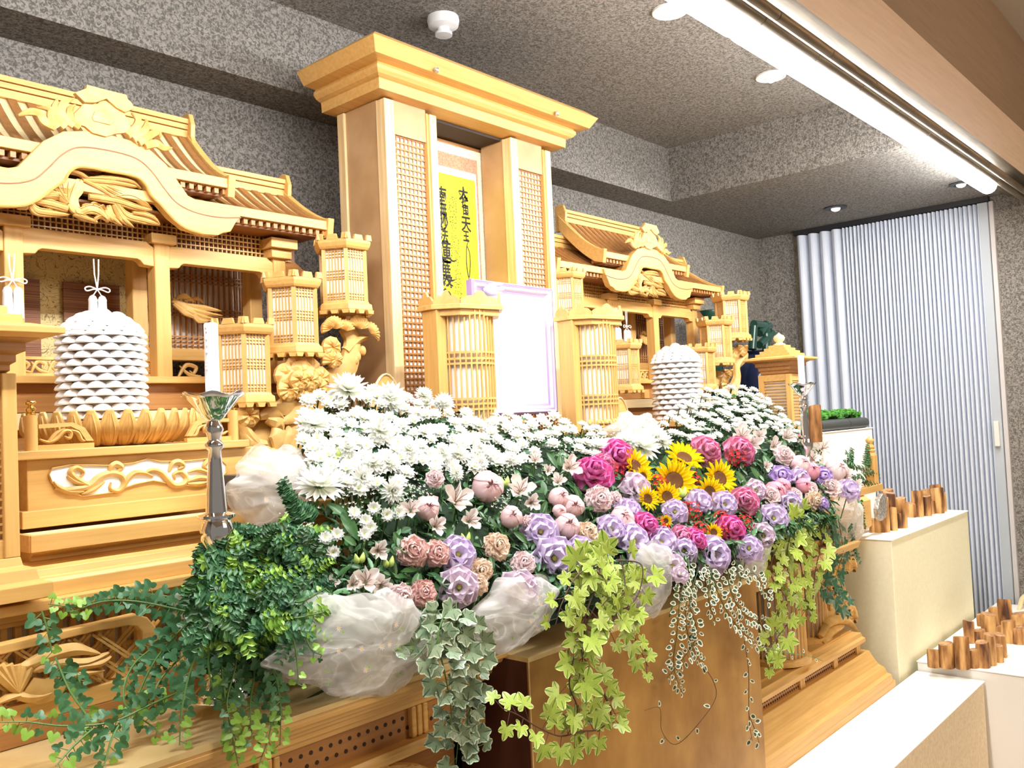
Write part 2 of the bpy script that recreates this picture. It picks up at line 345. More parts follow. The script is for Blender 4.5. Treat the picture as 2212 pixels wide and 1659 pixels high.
# ============================================================ room
XC, XL, XR = 2.135, .937, 3.333
def struct(name, mb, m, **k): return obj(name, mb, m, kind='structure', **k)
YW, YB = 2.62, 2.43
ZLO, ZUP = 2.672, 2.956
XE = 4.068; XW = 5.46
struct('wall_back', MB().box(-1.6, XW+.1, YW, YW+.1, 0, 3.1), M['wallp'])
struct('wall_right', MB().box(XW, XW+.1, -2.5, 1.22, 0, 3.1).box(XW, XW+.1, 2.36, YW, 0, 3.1).box(XW+.06, XW+.1, 1.22, 2.36, 0, 3.1), M['wallp'])
struct('wall_left', MB().box(-1.7, -1.6, .7, YW+.1, 0, 3.1), M['wallp'])
struct('ceiling', MB().box(-1.6, XE, .96, YB, ZUP, ZUP+.1), M['wallp'])
struct('trim_1', MB().box(-1.6, XE, YB, YW, ZLO, ZUP+.1), M['wallp'])           # soffit along the back wall
struct('trim_2', MB().box(XE, XW, .96, YW, ZLO, ZUP+.1), M['wallp'])            # lowered ceiling over the right end
struct('floor', MB().box(-1.7, XW+.1, -2.5, YW+.1, -.05, 0), M['outer'])
struct('ceiling_hall', MB().box(-1.7, XW+.1, -2.5, .748, 3.0, 3.1), M['outer'])
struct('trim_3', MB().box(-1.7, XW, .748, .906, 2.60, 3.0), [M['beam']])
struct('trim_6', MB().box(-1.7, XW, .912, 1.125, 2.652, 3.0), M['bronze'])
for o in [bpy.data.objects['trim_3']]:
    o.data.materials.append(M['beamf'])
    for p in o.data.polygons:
        if p.normal.y < -.5: p.material_index = 1  # front face takes the shaded copy of the beam wood
# seam line of the wall covering and the door jamb
struct('trim_4', MB().box(XW-.012, XW+.001, 2.345, 2.365, 0, ZLO), M['bronze'])
struct('trim_5', MB().box(XW-.05, XW, 1.22, 2.35, ZLO-.03, ZLO), M['black'])
# folding accordion door on the right wall
dr = thing('door_1', None, None, (XW, 1.8, 0), kind='structure')
ys = []; y = 2.345
k = 0
while y > 1.27:
    wd = .075 if k < 4 else rng.choice((.021, .023, .026)); ys.append((y, y-wd)); y -= wd; k += 1
for k, (a, b) in enumerate(ys):
    d = .055 if k < 4 else .045; mm = (a+b)/2
    pl = []
    for j in range(9):
        t = j/8; pl.append((XW-.006-d*math.sin(PI*t)**(.8 if k < 4 else .6), a+(b-a)*t))
    pl = pl+[(XW-.002, b), (XW-.002, a)]
    obj('pleat', MB().prismz(pl, .02, ZLO-.035), M['acc'] if 'acc' in M else M.setdefault('acc', mat('pale_blue_grey_vinyl', (.72, .76, .84), .5)), dr)
obj('door_edge', MB().box(XW-.05, XW-.002, 1.225, 1.275, .02, ZLO-.035), mat('grey_blue_post', (.50, .54, .58), .5), dr)
obj('jamb', MB().box(XW-.03, XW-.002, 1.20, 1.222, .0, ZLO-.03), mat('pale_grey_jamb', (.62, .58, .56), .5), dr)
hd = obj('handle', MB().box(XW-.075, XW-.05, 1.235, 1.262, 1.28, 1.42), mat('cream_handle', (.8, .77, .7), .4), dr, bev=.004)
# ---------------------------------------------------------- ceiling fittings
M['tube'] = M['tubem']
def tube(x0, x1, z, lab):
    t = thing('fluorescent_lamp', lab, 'lamp', ((x0+x1)/2, TUBE_Y, z), 'fluorescent tubes in one row under the ceiling edge')
    obj('glass_tube', MB().tube([(x0+.02, TUBE_Y, z), (x1-.02, TUBE_Y, z)], .040, 18), M['tube'], t, smooth=True)
    obj('end_socket', MB().box(x0, x0+.022, TUBE_Y-.02, TUBE_Y+.02, z-.022, z+.03), M['plastic'], t, bev=.003)
    obj('end_socket', MB().box(x1-.022, x1, TUBE_Y-.02, TUBE_Y+.02, z-.022, z+.03), M['plastic'], t, bev=.003)
    obj('batten', MB().box(x0+.01, x1-.01, TUBE_Y-.03, TUBE_Y+.03, z+.036, z+.049), M['plastic'], t, bev=.004)
for a, b, l in ((-.3, .95, 'lit fluorescent tube at the hidden left end of the row'), (.96, 2.21, 'lit fluorescent tube nearest the camera, at the top edge of the photo'), (2.22, 3.53, 'long lit fluorescent tube passing the round white downlight'), (3.54, 4.86, 'lit fluorescent tube farthest right, ending above the pleated door')):
    tube(a, b, 2.602, l)
def rail(y, z, r, lab):
    t = thing('curtain_rail', lab, 'rail', (2.0, y, z))
    x = -1.0
    while x < XW-.05:
        x1 = min(x+.36, XW); obj('rail_segment', MB().lathe([(0, 0)], (0, 0, 0)) if 0 else MB().tube([(x+.002, y, z), (x1-.002, y, z)], r, 8), M['bronze'], t, smooth=True); x = x1
rail(1.03, 2.612, .020, 'bronze curtain rail next to the lit tubes')
rail(.985, 2.604, .016, 'thinner bronze curtain rail next to the wooden beam')
def downlight(u, v, z, r, lab, eye=False):
    p = at(u, v, Z=z); c = (p.x, p.y, z)
    t = thing('downlight', lab, 'light', c)
    if not eye:
        obj('trim_ring', MB().lathe([(r, 0), (r, -.008), (r*.88, -.010), (r*.84, -.002), (r*.6, .0)], (c[0], c[1], z-.0005), 32), M['plastic'], t, smooth=True)
        obj('reflector', MB().lathe([(r*.84, -.006), (r*.3, -.0015)], (c[0], c[1], z-.002), 24), M['plastic'], t, smooth=True)
        obj('bulb', MB().blob((c[0], c[1], z-.014), r*.3, 14, 8), M['bulb'], t, smooth=True)
    else:
        obj('trim_ring', MB().lathe([(r, 0), (r*1.02, -.006), (r*.6, -.009), (r*.5, -.001)], (c[0], c[1], z-.0005), 32), M['black'], t, smooth=True)
        obj('bulb', MB().blob((c[0], c[1], z-.008), r*.42, 14, 8, squash=(1, 1, .6)), M['bulb'], t, smooth=True)
downlight(1665, 163, ZUP, .062, 'round white recessed downlight halfway along the lit tubes')
downlight(1447, 22, ZUP, .062, 'round white recessed downlight nearest the top edge of the photo')
downlight(1805, 448, ZLO, .062, 'small dark eyeball spotlight near the pleated door', True)
downlight(2076, 396, ZLO, .058, 'small dark eyeball spotlight at the far end of the tubes', True)
for u, v in ((1505, 62), (1935, 275)):
    pass
p = at(957, 38, Z=ZUP); t = thing('smoke_detector', 'round white smoke detector on the dark ceiling above the tower', 'detector', (p.x, p.y, ZUP))
obj('housing', MB().lathe([(.054, 0), (.056, -.012), (.052, -.032), (.040, -.038), (.0, -.038)], (p.x, p.y, ZUP), 28), M['plastic'], t, smooth=True)
obj('sensor_cap', MB().lathe([(.020, -.036), (.021, -.052), (.030, -.055), (.030, -.064), (.0, -.066)], (p.x, p.y, ZUP), 24), M['plastic'], t, smooth=True)
p = at(1097, 38, Z=ZUP)
h = thing('ceiling_hook', 'tiny dark wire hook on the ceiling beside the smoke detector', 'hook', (p.x, p.y, ZUP))
obj('wire', MB().tube(catmull([(p.x, p.y, ZUP), (p.x, p.y, ZUP-.012), (p.x+.008, p.y, ZUP-.02), (p.x+.016, p.y, ZUP-.014)]), .0015, 5), M['bronze'], h)

# ============================================================ white platforms on the right
def platform(name, lab, x0, x1, y0, y1, z0, z1, side):
    t = thing(name, lab, 'platform', ((x0+x1)/2, (y0+y1)/2, z0))
    obj('body', MB().box(x0+.004, x1-.004, y0+.004, y1-.002, z0, z1-.006), side, t, bev=.004)
    n = 26; vs = []; fs = []
    mb = MB().box(x0, x1, y0, y1, z1-.006, z1)
    obj('top_cloth', mb, M['white'], t, bev=.003); return t
platform('white_platform', 'tall cream box platform with the upper group of wooden pegs', 3.80, 4.95, 1.30, 1.60, .0, .975, M['cream'])
platform('low_platform', 'long low white platform running along the altar base', 2.40, 3.955, 1.02, 1.285, 0, .40, M['felt'])
platform('corner_platform', 'wide white platform at the right edge carrying the lower wooden pegs', 3.96, 5.30, .55, 1.285, 0, .44, M['white'])
platform('planter_stand', 'white draped stand under the green moss planter', 3.98, 4.62, 1.64, 1.96, 0, 1.425, M['white'])
# wooden pegs
def peg(u, vb, vt, wpx, lab, Z=None, n=14):
    p = at(u, vb, Z=Z); dd = (p-CP).dot(FW); r = wpx*dd/CF/2; hgt = (vb-vt)*dd/CF*.97
    t = thing('wooden_peg', lab, 'wooden peg', (p.x, p.y, Z), 'cut wooden pegs set out on the white cloth')
    sk = rng.uniform(-.004, .004); vs = []; rr = [r*rng.uniform(.9, 1.06) for _ in range(n)]
    rings = [0, .3, .7, .97, 1.0]
    for q in rings:
        for k in range(n):
            a = 2*PI*k/n; s_ = rr[k]*(1+.03*math.sin(7*q+k))*(.93 if q == 1.0 else 1)
            vs.append((p.x+s_*math.cos(a)+sk*q, p.y+s_*math.sin(a), Z+hgt*q+(.012*r/.02*math.cos(a+lab.__len__()) if q >= .97 else 0)*.3))
    m = MB(); m.add(vs, [(i*n+k, i*n+(k+1) % n, (i+1)*n+(k+1) % n, (i+1)*n+k) for i in range(4) for k in range(n)])
    obj('log_side', m, M['log'], t, smooth=True)
    m = MB(); m.add([v for v in vs[-n:]], [tuple(range(n))]); m.v = [(x, y, z+.0003) for x, y, z in m.v]
    obj('log_end', m, M['logend'], t)
PEGS_LO = [(2017, 1440, 1402, 27, 'shortest peg at the left end of the lower group'), (2046, 1442, 1388, 30, 'medium peg, second from the left in the lower group'), (2079, 1443, 1374, 32, 'tall pale peg, third from the left in the lower group'), (2104, 1442, 1402, 21, 'short peg just right of the tall pale peg in the lower front row'),
 (2124, 1441, 1385, 27, 'medium peg with dark grain in the middle of the lower front row'), (2141, 1436, 1369, 24, 'tall peg behind the middle of the lower front row'), (2160, 1430, 1394, 17, 'thin short peg near the right end of the lower front row'), (2163, 1418, 1369, 25, 'slanted-top peg right of the thin one'),
 (2095, 1388, 1340, 23, 'upright orange-brown peg standing behind the front row'), (2116, 1388, 1360, 25, 'short peg beside the upright orange-brown one'), (2138, 1372, 1326, 32, 'broad peg with a pale oval top'), (2153, 1372, 1352, 24, 'peg with a bright slanted cut top'),
 (2118, 1352, 1326, 14, 'small dark peg at the back next to the pleated door'), (2150, 1365, 1310, 22, 'peg at the back, left of the tallest one'), (2173, 1360, 1293, 30, 'tallest dark-split peg at the back of the lower group'), (2180, 1388, 1340, 28, 'broad peg between the tallest one and the frame edge'),
 (2200, 1390, 1355, 28, 'short dark peg at the right frame edge'), (2202, 1362, 1324, 34, 'wide peg at the right frame edge behind the short dark one')]
for u, vb, vt, wp, lb in PEGS_LO: peg(u, vb, vt, wp, lb, .44)
PEGS_HI = [(1884, 1150, 1120, 12, 'small split peg at the left end of the upper group'), (1898, 1150, 1106, 14, 'narrow dark peg, second from the left in the upper group'), (1912, 1149, 1070, 22, 'tall dark peg behind the narrow one in the upper group'), (1925, 1143, 1062, 28, 'broad dark split peg in the middle of the upper cluster'),
 (1932, 1146, 1094, 15, 'pale front peg in the upper cluster'), (1949, 1140, 1074, 24, 'dark grooved peg at the right of the upper cluster'), (1943, 1141, 1108, 12, 'thin low peg in front of the grooved one'), (1969, 1117, 1086, 22, 'low square-cut peg between the two upper clusters'),
 (1985, 1116, 1059, 24, 'tall golden peg right of the low square-cut one'), (2003, 1114, 1070, 20, 'medium golden peg in the right upper cluster'), (2026, 1108, 1053, 28, 'big brown peg in the right upper cluster'), (2014, 1110, 1082, 14, 'small peg in front of the big brown one'), (2023, 1100, 1046, 24, 'dark-topped peg behind the big brown one'), (2037, 1104, 1062, 18, 'rearmost dark peg at the right of the upper group'), (2000, 1104, 1057, 22, 'dark knotty peg at the back between the golden ones'), (1921, 1126, 1056, 26, 'dark peg at the back by the silver cap')]
for u, vb, vt, wp, lb in PEGS_HI: peg(u, vb, vt, wp, lb, .975)
peg(1763, 955, 874, 28, 'wide dark wooden stump behind the moss planter', 1.425)
# driftwood at the edge
t = thing('driftwood', 'bleached branching driftwood at the right edge of the photo', 'driftwood', tuple(at(2208, 1350, Y=1.2)))
b0 = at(2196, 1335, Y=1.15); b1 = at(2212, 1290, Y=1.15); b2 = at(2240, 1275, Y=1.12)
obj('branch', MB().tube(catmull([b0, at(2203, 1312, Y=1.15), b1, b2]), [.004, .012, .014, .01], 7), M['woodpale'], t, smooth=True)
obj('branch', MB().tube(catmull([at(2200, 1330, Y=1.15), at(2215, 1322, Y=1.15), at(2240, 1310, Y=1.15)]), [.004, .01, .012], 7), M['woodpale'], t, smooth=True)
# moss planter
t = thing('moss_planter', 'long planter of green moss with dark bolster sides on the white stand', 'planter', (4.28, 1.68, 1.425))
p0 = at(1775, 938, Y=1.66); p1 = at(1840, 925, Y=1.66); p2 = at(1872, 918, Y=1.66)
zb = 1.452
obj('bolster', MB().tube([(3.99, 1.67, zb), (4.33, 1.67, zb)], .027, 14), M['slate'], t, smooth=True)
obj('bolster', MB().tube([(4.335, 1.67, zb), (4.58, 1.67, zb)], .027, 14), M['slate'], t, smooth=True)
obj('trough', MB().box(4.0, 4.57, 1.69, 1.9, 1.426, 1.48), M['slate'], t)
mm = MB()
for i in range(700):
    x = rng.uniform(4.0, 4.56); y = rng.uniform(1.68, 1.9); r = rng.uniform(.008, .016)
    mm.blob((x, y, 1.488+rng.uniform(0, .022)+.008*math.sin(x*30)), r, 5, 3)
obj('moss', mm, M['moss'], t, kind='stuff')
t = thing('lacquer_box', 'low maroon lacquer box behind the moss planter', 'box', (4.3, 2.02, 1.425))
obj('body', MB().box(4.1, 4.70, 1.98, 2.12, 1.42, 1.525), M['red'], t, bev=.004)
# dark vases behind the right shrine
def vase(u, v, y, r, h, m, lab, name='vase'):
    p = at(u, v, Y=y); t = thing(name, lab, 'vase', (p.x, p.y, p.z-h)); return t, p
p = at(1640, 800, Y=2.32); t = thing('vase', 'glossy navy blue vase behind the hanging lanterns', 'vase', (p.x, p.y, 1.2))
obj('body', MB().lathe([(.05, 0), (.10, .1), (.13, .35), (.15, .52), (.135, .60), (.08, .64), (.07, .66), (.085, .68)], (p.x, p.y, 1.2), 28), M['navy'], t, smooth=True)
obj('stand', MB().lathe([(.10, -1.199), (.06, 0)], (p.x, p.y, 1.2), 16), M['black'], t)
t = thing('bamboo_ornament', 'dark green glazed bamboo stems rising behind the navy vase', 'ornament', (p.x, p.y+.05, 1.85))
for (ua, va, ub, vb_) in ((1655, 700, 1640, 720), (1628, 700, 1662, 705), (1625, 755, 1628, 705), (1658, 740, 1652, 700), (1640, 745, 1668, 720), (1655, 770, 1655, 700)):
    a = at(ua, va, Y=2.36); b = at(ub, vb_, Y=2.36)
    obj('bamboo_stem', MB().tube([a, b], .024, 12), M['bottle'], t, smooth=True)
t = thing('green_vessel', 'dark green glazed vessel seen through the right shrine bay', 'vessel', tuple(at(1540, 690, Y=2.42)))
p = at(1533, 690, Y=2.42)
obj('body', MB().lathe([(.055, -p.z+.001), (.06, -.03), (.07, -.02), (.07, .045), (.06, .05)], p, 20), M['bottle'], t, smooth=True)
def rects(mb, x0, x1, y0, y1, L):      # stacked rectangles (z, overhang); closed top and bottom
    vs = []
    for z, o in L: vs += [(x0-o, y0-o, z), (x1+o, y0-o, z), (x1+o, y1+o, z), (x0-o, y1+o, z)]
    fs = [(i*4+k, i*4+(k+1) % 4, i*4+4+(k+1) % 4, i*4+4+k) for i in range(len(L)-1) for k in range(4)]
    m = len(L)*4-4; fs += [(3, 2, 1, 0), (m, m+1, m+2, m+3)]
    return mb.add(vs, fs)
def rectsf(mb, x0, x1, y0, y1, L):     # same but the back stays flush
    vs = []
    for z, o in L: vs += [(x0-o, y0-o, z), (x1+o, y0-o, z), (x1+o, y1, z), (x0-o, y1, z)]
    fs = [(i*4+k, i*4+(k+1) % 4, i*4+4+(k+1) % 4, i*4+4+k) for i in range(len(L)-1) for k in range(4)]
    m = len(L)*4-4; fs += [(3, 2, 1, 0), (m, m+1, m+2, m+3)]
    return mb.add(vs, fs)
# ============================================================ central tower
TL, TR_, TY = 1.756, 2.563, 2.05
t = thing('altar_tower', 'tall pale wood altar tower with lattice pillars and moulded roof in the middle', 'tower', (XC, TY, 1.0))
rf = MB(); rectsf(rf, TL, TR_, TY, 2.29, [(2.562, 0), (2.563, .048), (2.595, .050), (2.597, .058), (2.601, .068), (2.612, .078), (2.622, .078), (2.632, .070), (2.634, .115), (2.672, .14), (2.70, .105), (2.702, .0)])
obj('roof', rf, M['wood'], t, bev=.0012)
for u, v in ((943, 151), (1203, 245)):
    p = at(u, v, Y=TY-.128); obj('roof_stud', MB().blob((p.x, p.y, p.z), .009, 12, 8), M['silver'], t, smooth=True)
def column(x0, x1, pw):
    obj('pillar_post', MB().box(x0, x0+.038, TY-.012, TY+.03, 1.0, 2.556), M['woodply'], t, bev=.002)
    obj('pillar_post', MB().box(x1-.030, x1, TY-.012, TY+.03, 1.0, 2.548), M['woodply'], t, bev=.002)
    obj('fillet', MB().box(x0+.038, x0+.046, TY-.004, TY+.02, 1.0, 2.55).box(x1-.038, x1-.03, TY-.004, TY+.02, 1.0, 2.55), M['woodz'], t)
    a, b = x0+.046, x1-.038; zt = 2.455
    obj('upper_panel', MB().box(a, b, TY+.0, TY+.012, zt, 2.562), M['panel'], t)
    obj('backing_paper', MB().box(a, b, TY+.0145, TY+.018, 1.0, zt), M['paper'], t)
    lt = MB(); n = 8 if b-a > .13 else 7
    for k in range(n+1): x = a+(b-a)*k/n; lt.box(x-.0024, x+.0024, TY+.0095, TY+.0135, 1.0, zt)
    m = int((zt-1.3)/.0196)
    for k in range(m): z = zt-.0196*k; lt.box(a, b, TY+.0080, TY+.0125, z-.0028, z+.0028)
    obj('lattice', lt, M['wooddk'], t, kind='stuff')
    obj('side_panel', MB().box(x0+.004, x0+.012, TY+.03, 2.262 if x0 < 2 else 2.188, 1.0, 2.56), M['panel'], t)
    obj('side_panel', MB().box(x1-.012, x1-.004, TY+.03, 2.27, 1.0, 2.56), M['panel'], t)
column(TL, 1.976, 0); column(2.338, TR_, 0)
obj('rear_post', MB().box(TL-.004, TL+.028, 2.235, 2.27, 1.0, 2.56), M['woodply'], t, bev=.002)
obj('back_panel', MB().box(TL+.01, TR_-.01, 2.262, 2.27, 1.0, 2.56), M['wooddk'], t)
obj('head_shade_board', MB().box(1.976, 2.338, TY+.035, 2.26, 2.552, 2.562), M['dark'], t)  # near-black colour paints the shadow at the head of the opening
obj('scroll_board', MB().box(1.86, 2.42, 2.20, 2.21, 1.0, 2.55), M['wooddk'], t)
# hanging scroll
YS = 2.193
t = thing('hanging_scroll', 'long hanging scroll with black brush calligraphy on a bright yellow ground', 'scroll', (2.16, YS, 2.5))
xr = at(1055, 320, Y=YS).x; xl = 1.93
obj('brocade_mount', MB().box(xl, xr, YS, YS+.004, 1.55, 2.535), M['brocade2'], t)
sr = at(1030, 360, Y=YS-.001).x; sl = sr-.36
obj('salmon_border', MB().box(sl, sr, YS-.002, YS+.001, 1.58, at(1000, 340, Y=YS).z), M['salmon'], t)
q = at(985, 300, Y=YS); obj('hanging_band', MB().box(q.x-.006, q.x+.006, YS-.002, YS+.001, q.z-.03, 2.535), M['salmon'], t)
wr = at(1026.5, 380, Y=YS).x
obj('white_border', MB().box(wr-.35, wr, YS-.0035, YS, 1.6, at(985, 367, Y=YS).z), M['paper'], t)
yr = at(1024, 400, Y=YS).x
obj('yellow_sheet', MB().box(yr-.335, yr, YS-.005, YS-.001, 1.62, at(985, 382, Y=YS).z), M['yellow'], t)
YT = YS-.0055
def glyph(ch, u, v, hpx, sx=.8, thick=.0, par=None):
    p = at(u, v, Y=YT); dd = (p-CP).dot(FW); hz = hpx*1.22*dd/CF
    cu = bpy.data.curves.new('character', 'FONT'); cu.body = ch; cu.size = hz; cu.extrude = .0003; cu.offset = thick
    cu.align_x = 'CENTER'; cu.align_y = 'CENTER'; cu.resolution_u = 2
    tmp = bpy.data.objects.new('tmp', cu); COL.objects.link(tmp)
    me = bpy.data.meshes.new_from_object(tmp); bpy.data.objects.remove(tmp)
    me.materials.clear(); me.materials.append(M['ink'])
    o = bpy.data.objects.new('character', me); COL.objects.link(o); o.parent = t
    o.matrix_basis = Matrix.Translation(p-t.location) @ Matrix(((sx, 0, 0, 0), (0, 0, -1, 0), (0, 1, 0, 0), (0, 0, 0, 1)))
for ch, u, v, hh, sx in (('南', 954, 426, 36, .8), ('無', 956, 456, 32, .8), ('妙', 958, 484, 30, .9), ('法', 959, 511, 29, .9), ('蓮', 962, 548, 42, .8), ('華', 963, 585, 36, .8), ('経', 967, 621, 40, .8), ('大', 1001, 421, 26, 1.0), ('持', 1004, 438, 24, .8), ('国', 1006, 458, 24, .7), ('天', 1007, 486, 30, .9), ('王', 1007, 512, 22, .8)):
    glyph(ch, u, v, hh, sx*.9, .0015)
def ink(pts, wd):
    mb = MB(); P_ = [at(u, v, Y=YT) for u, v in pts]; mb.ribbon(P_, wd, .0005, back=0); obj('brush_stroke', mb, M['ink'], t)
ink([(1003, 520), (1012, 518), (1008, 535), (1008, 570), (1013, 600), (1016, 570), (1014, 545), (1008, 530)], [.003, .005, .004])
ink([(1013, 600), (1013, 625), (1016, 640)], [.004, .003])
ink([(944, 606), (950, 640), (958, 655), (970, 665), (975, 645), (968, 630), (960, 650), (950, 655)], [.004, .009, .007, .003])
ink([(964, 552), (978, 564), (988, 560)], [.004, .007, .001])
ink([(955, 600), (975, 606), (984, 604)], [.004, .008, .002])
ink([(954, 402), (954, 418)], [.002, .005]); ink([(1003, 408), (1001, 420), (995, 432)], [.002, .005, .002]); ink([(990, 412), (995, 422)], [.002, .006])
sm = MB()
for (cx, v0, v1) in ((972, 430, 480), (978, 426, 500), (984, 428, 500), (976, 505, 560), (983, 510, 570), (990, 520, 640), (985, 580, 640), (996, 590, 650)):
    v = v0
    while v < v1:
        for _ in range(3):
            a = (cx+rng.uniform(-2, 2), v+rng.uniform(-2, 2)); b = (a[0]+rng.uniform(-3, 3), a[1]+rng.uniform(-2, 3))
            sm.ribbon([at(*a, Y=YT), at(*b, Y=YT)], [.0020], .0003, back=0)
        v += 6
obj('small_writing', sm, M['ink'], t, kind='stuff')

# ============================================================ shrine (built once, copied)
Yp, Yg = 2.21, 2.12
def shrine():
    X = XL
    r = thing('altar_shrine', 'pale wood altar shrine with curved gable and striped roof left of the tower', 'shrine', (X, 2.21, 1.5), 'roofed wooden shrines beside the tower')
    def roof(hw, yr, zr, ye, ze, nb, inner, nm):
        def prof(n=7):
            out = []
            for k in range(n+1):
                s_ = k/n; out.append((yr+(ye-yr)*s_, zr+(ze-zr)*(s_*.55+.45*math.sin(s_*PI/2))))
            return out
        pf = prof(); up = pf+[(y, z-.012) for y, z in pf[::-1]]
        obj(nm+'_deck', MB().extx(up, X-hw, X+hw), M['woodpale'], r)
        bw = hw*2/nb*.46; me = None
        b0 = [(y-.001, z+.009) for y, z in pf]+[(y, z-.001) for y, z in pf[::-1]]
        for k in range(nb):
            x = X-hw+(k+.5)*2*hw/nb
            if abs(x-X) < inner: continue
            if me is None: me = obj('roof_batten', MB().extx(b0, x-bw/2, x+bw/2), M['woodbat'], r); x00 = x
            else:
                c = bpy.data.objects.new('roof_batten', me.data); COL.objects.link(c); c.parent = r; c.location = (x-x00, 0, 0)
        for s_ in (-1, 1):    # curved barge boards
            bb = [(y, z+.02) for y, z in pf]; y_, z_ = pf[-1]; bb += [(ye-.022, ze+.018), (ye-.012, ze-.04)]+[(y, z-.045) for y, z in pf[::-1][1:]]
            x = X+s_*hw; obj('barge_board', MB().extx(bb, x-.009, x+.012) if s_ > 0 else MB().extx(bb, x-.012, x+.009), M['wood'], r, bev=.0015)
        rd = MB()
        for z0, z1, d in ((-.005, .016, .016), (.018, .032, .020), (.034, .048, .024)): rd.box(X-hw+.004, X+hw-.004, yr-d, yr+.02, zr+z0, zr+z1)
        obj('ridge', rd, M['wood'], r, bev=.001)
        for s_ in (-1, 1):
            x = X+s_*hw
            pl = [(yr-.03, zr-.05), (yr-.045, zr-.03), (yr-.034, zr-.005), (yr-.038, zr+.03), (yr-.026, zr+.062), (yr-.005, zr+.070), (yr+.02, zr+.06), (yr+.02, zr-.05)]
            obj('ridge_end', MB().extx(pl, x-.006, x+.008), M['wood'], r, bev=.002)
        obj('eave_fascia', MB().box(X-hw, X+hw, ye-.012, ye+.012, ze-.016, ze+.010), M['wood'], r, bev=.0012)
        nr = int(hw*2/.0235); rm = None
        for k in range(nr):
            x = X-hw+(k+.5)*2*hw/nr
            if abs(x-X) < inner: continue
            if rm is None: rm = obj('rafter', MB().box(x-.006, x+.006, ye-.002, ye+.06, ze-.032, ze-.017), M['wooddk'], r); xr0 = x
            else:
                c = bpy.data.objects.new('rafter', rm.data); COL.objects.link(c); c.parent = r; c.location = (x-xr0, 0, 0)
        obj('eave_shade_board', MB().box(X-hw+.02, X+hw-.02, ye+.012, yr, ze-.036, ze-.030), M['wooddeep'], r)  # dark colour paints the shade in the gaps between rafters
    roof(.655, 2.35, 2.285, 2.13, 2.152, 29, .22, 'lower_roof')
    roof(.335, 2.35, 2.405, 2.135, 2.225, 15, 0, 'upper_roof')
    # curved gable board traced on its own plane
    def W(ox, oy, sc, pts, y): return [(lambda q: (q.x, q.z))(at(ox+a/sc, oy+b/sc, Y=y)) for a, b in pts]
    out = W(0, 150, 2.989, [(700, 430), (820, 462), (950, 520), (1060, 620), (1130, 720), (1200, 820), (1290, 865), (1400, 890), (1555, 905), (1545, 945), (1505, 1000), (1475, 1052), (1425, 1060), (1395, 1076), (1300, 1070), (1180, 1032), (1090, 960), (1020, 880), (960, 820), (930, 760), (880, 710), (800, 685), (700, 682), (625, 705)], Yg)
    out = [(x, z) for x, z in out if x > X+.006]
    ztop = out[0][1]+.006; zc = out[-1][1]
    poly = [(X, ztop+.004)]+out+[(X, zc+.004)]+[(2*X-x, z) for x, z in out[::-1]]
    obj('gable_board', MB().prism(poly, Yg-.012, Yg+.016), M['wood'], r, bev=.002)
    gl = W(0, 150, 2.989, [(390, 478), (600, 520), (860, 580), (960, 660), (1050, 780), (1130, 870), (1250, 930), (1400, 960), (1540, 962)], Yg)
    gr = [(x, z) for x, z in gl if x > X+.02]; line = [(2*X-x, Yg-.0125, z) for x, z in gr[::-1]]+[(X, Yg-.0125, gr[0][1]+.006)]+[(x, Yg-.0125, z) for x, z in gr]
    obj('gable_groove_shade', MB().ribbon(line, [.0036], .0004, back=0), M['wooddeep'], r)  # dark ribbon laid on the board as the shade in its groove
    inr = W(0, 150, 2.989, [(1300, 1068), (1180, 1030), (1090, 958), (1020, 878), (960, 818), (930, 758), (880, 708), (800, 683), (700, 680), (625, 703)], Yg)
    inr = [(x, z) for x, z in inr if x > X+.006]; ln = [(2*X-x, Yg-.013, z) for x, z in inr]+[(X, Yg-.013, zc)]+[(x, Yg-.013, z) for x, z in inr[::-1]]
    obj('gable_moulding', MB().ribbon(ln, [.006], .004, n=3), M['wood'], r)
    hood = [(x, z-.004) for x, z in poly[:1]+[q for q in out[:9]]]; hood = [(2*X-x, z) for x, z in hood[::-1]]+hood[1:]
    m = MB(); n_ = len(hood)
    vs = [(x, Yg+.016, z) for x, z in hood]+[(x, 2.3, z) for x, z in hood]
    m.add(vs, [(i, i+1, n_+i+1, n_+i) for i in range(n_-1)]); obj('gable_hood', m, M['wooddk'], r)
    # crest on the gable
    sc = 5.267; P3 = lambda pts, y: W(0, 180, sc, pts, y)
    yc = Yg-.012
    cr = MB().prism(P3([(960, 70), (965, 30), (1190, 88), (1420, 145), (1430, 190), (1480, 240), (1505, 300), (1400, 345), (1300, 290), (1190, 190), (1060, 235), (940, 230), (830, 120)], yc), yc-.012, yc+.004)
    cr.prism(P3([(945, 235), (830, 350), (840, 420), (900, 480), (960, 500), (1040, 570), (1110, 590), (1200, 615), (1310, 580), (1430, 570), (1480, 500), (1430, 400), (1400, 345), (1190, 200), (1060, 250)], yc), yc-.006, yc+.004)
    cr.prism(P3([(1030, 400), (1060, 330), (1180, 310), (1270, 370), (1290, 440), (1240, 485), (1180, 470), (1100, 450), (1050, 440)], yc), yc-.009, yc)
    obj('crest', cr, M['carve'], r, bev=.0015)
